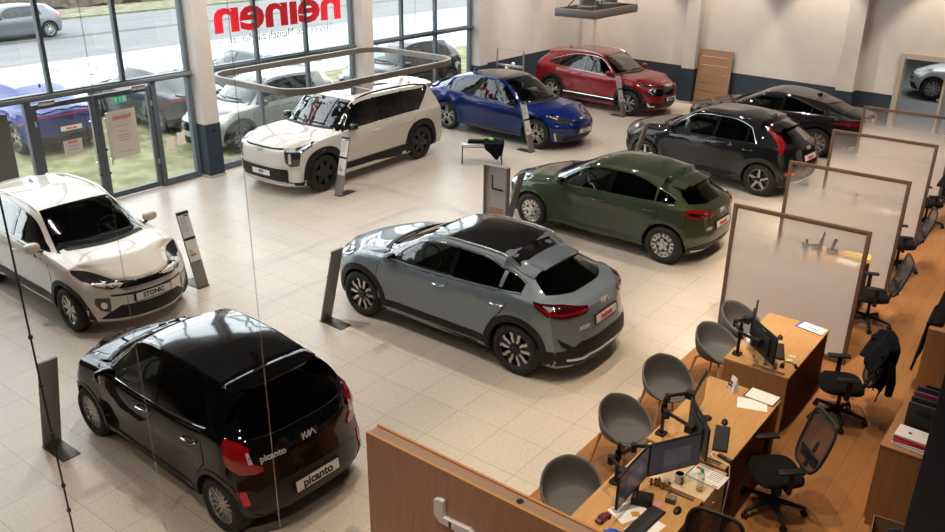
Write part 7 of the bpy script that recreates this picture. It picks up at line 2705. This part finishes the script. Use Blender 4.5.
# ------------------------------------------------------------------ things hanging from the ceiling
t = thing('ring_lamp', 'large grey rounded rectangular ring light hanging above the white car', 'pendant lamp', (-10.12, 9.62, 3.0))
a, b_, rr = 1.02, 1.84, .42
pts = []
for (cx, cy, a0) in ((a - rr, b_ - rr, 0), (-a + rr, b_ - rr, 90), (-a + rr, -b_ + rr, 180), (a - rr, -b_ + rr, 270)):
    for i in range(9):
        q = math.radians(a0 + i * 11.25)
        pts.append((cx + rr * math.cos(q), cy + rr * math.sin(q)))
bm = bmesh.new()
n = len(pts)
def off(i, d):
    p0, p1, p2 = Vector(pts[i - 1]), Vector(pts[i]), Vector(pts[(i + 1) % n])
    tg = (p2 - p0).normalized()
    return p1 + Vector((tg.y, -tg.x)) * d
R4 = []
for i in range(n):
    o_, i_ = off(i, .03), off(i, -.03)
    R4.append([bm.verts.new((*o_, .045)), bm.verts.new((*o_, -.045)), bm.verts.new((*i_, -.045)), bm.verts.new((*i_, .045))])
for i in range(n):
    A, C = R4[i], R4[(i + 1) % n]
    for k in range(4):
        bm.faces.new((A[k], A[(k + 1) % 4], C[(k + 1) % 4], C[k]))
bmesh.ops.recalc_face_normals(bm, faces=bm.faces[:])
obj('ring', bm, mat('grey aluminium ring', (.36, .345, .33), .45, .4), t, 40)
bm = bmesh.new()
L4 = []
for i in range(n):
    o_, i_ = off(i, .022), off(i, -.022)
    L4.append([bm.verts.new((*o_, -.046)), bm.verts.new((*i_, -.046))])
for i in range(n):
    bm.faces.new((L4[i][0], L4[i][1], L4[(i + 1) % n][1], L4[(i + 1) % n][0]))
obj('diffuser', bm, mat('lamp diffuser', (.8, .78, .72), .5, emit=(1, .9, .75), estr=1.5), t)
for k, (x, y) in enumerate(((a, b_ * .4), (-a, b_ * .4), (a, -b_ * .4), (-a, -b_ * .4))):
    bm = bmesh.new()
    tube(bm, [(x, y, .04), (x * .9, y, ZC - 3.012)], .003, 6)
    obj('suspension_wire', bm, M_SILVER, t)

t = thing('lamp_tray', 'grey suspended tray carrying two can lamps near the ceiling', 'lamp', (-6.36, 11.22, 4.0))
obj('tray', B(-.33, .33, -.63, .63, .0, .11, .004), mat('grey lamp tray', (.36, .36, .37), .5), t, 40)
bm = bmesh.new()
box(bm, -.29, .29, -.59, .59, .105, .1125)
obj('tray_lining', bm, mat('dark tray lining', (.03, .03, .032), .6), t)
for y in (-.28, .34):
    bm = bmesh.new()
    lathe(bm, [(0, .11), (.15, .11), (.15, .13), (.12, .15), (.12, .62), (0, .62)], 28, 'Z', M=T(0, y, 0))
    c = obj('can_lamp', bm, mat('light grey can', (.26, .27, .28), .4, .3), t, 45)
    bm = bmesh.new()
    lathe(bm, [(0, 0), (.016, 0), (.016, .01), (0, .01)], 12, 'Z', M=T(.08, y - .09, .38) @ R(60, 'X'))
    obj('vent_hole', bm, M_BLACK, c)
for x, y in ((-.31, -.6), (.31, -.6), (-.31, .6), (.31, .6)):
    bm = bmesh.new()
    tube(bm, [(x, y, .1), (x, y, ZC - 4.0)], .004, 6)
    obj('suspension_wire', bm, M_SILVER, t)
bm = bmesh.new()
tube(bm, [(-.2, -.5, .12), (-.1, -.35, .30), (0, -.28, .40)], .008, 6)
obj('lamp_cable', bm, M_BLACK, t, 50)
bm = bmesh.new()
tube(bm, [(.1, -.05, .12), (.0, .1, .22), (0, .25, .4)], .008, 6)
obj('lamp_cable', bm, M_BLACK, t, 50)

# cable near the camera, and pale strips standing in for glass pane joints
def wire(name, label, x, y, r_, m, clips):
    t = thing(name, label, 'cable', (x, y, 0))
    bm = bmesh.new()
    tube(bm, [(0, 0, 0), (0, 0, ZC)], r_, 8)
    obj('strand', bm, m, t, 50)
    if clips:
        for z in (.8, 1.05, 1.55, 2.0, 2.42, 2.9):
            bm = bmesh.new()
            lathe(bm, [(0, -.02), (r_ * 2.1, -.012), (r_ * 2.1, .012), (0, .02)], 10, 'Z', M=T(0, 0, z))
            obj('clip', bm, M_NAVY, t, 50)
    bm = bmesh.new()
    lathe(bm, [(0, 0), (.05, 0), (.05, .01), (.012, .02), (0, .02)], 18, 'Z')
    obj('floor_anchor', bm, M_SILVER, t, 45)
    return t
wire('hanging_cable', 'dark navy cable with small clips running floor to ceiling at the left edge', -6.07, 2.45, .008, mat('navy cable', (.012, .018, .04), .5), True)
M_JOINT = glass_mat('pale nylon cord', (.90, .90, .92), .16, 0, .3)
wire('nylon_cord', 'thin pale cord stretched in front of the small black hatchback, nearer its nose', -5.51, 2.96, .005, M_JOINT, False)
wire('nylon_cord', 'thin pale cord stretched in front of the small black hatchback, nearer its tail', -4.96, 3.71, .005, M_JOINT, False)
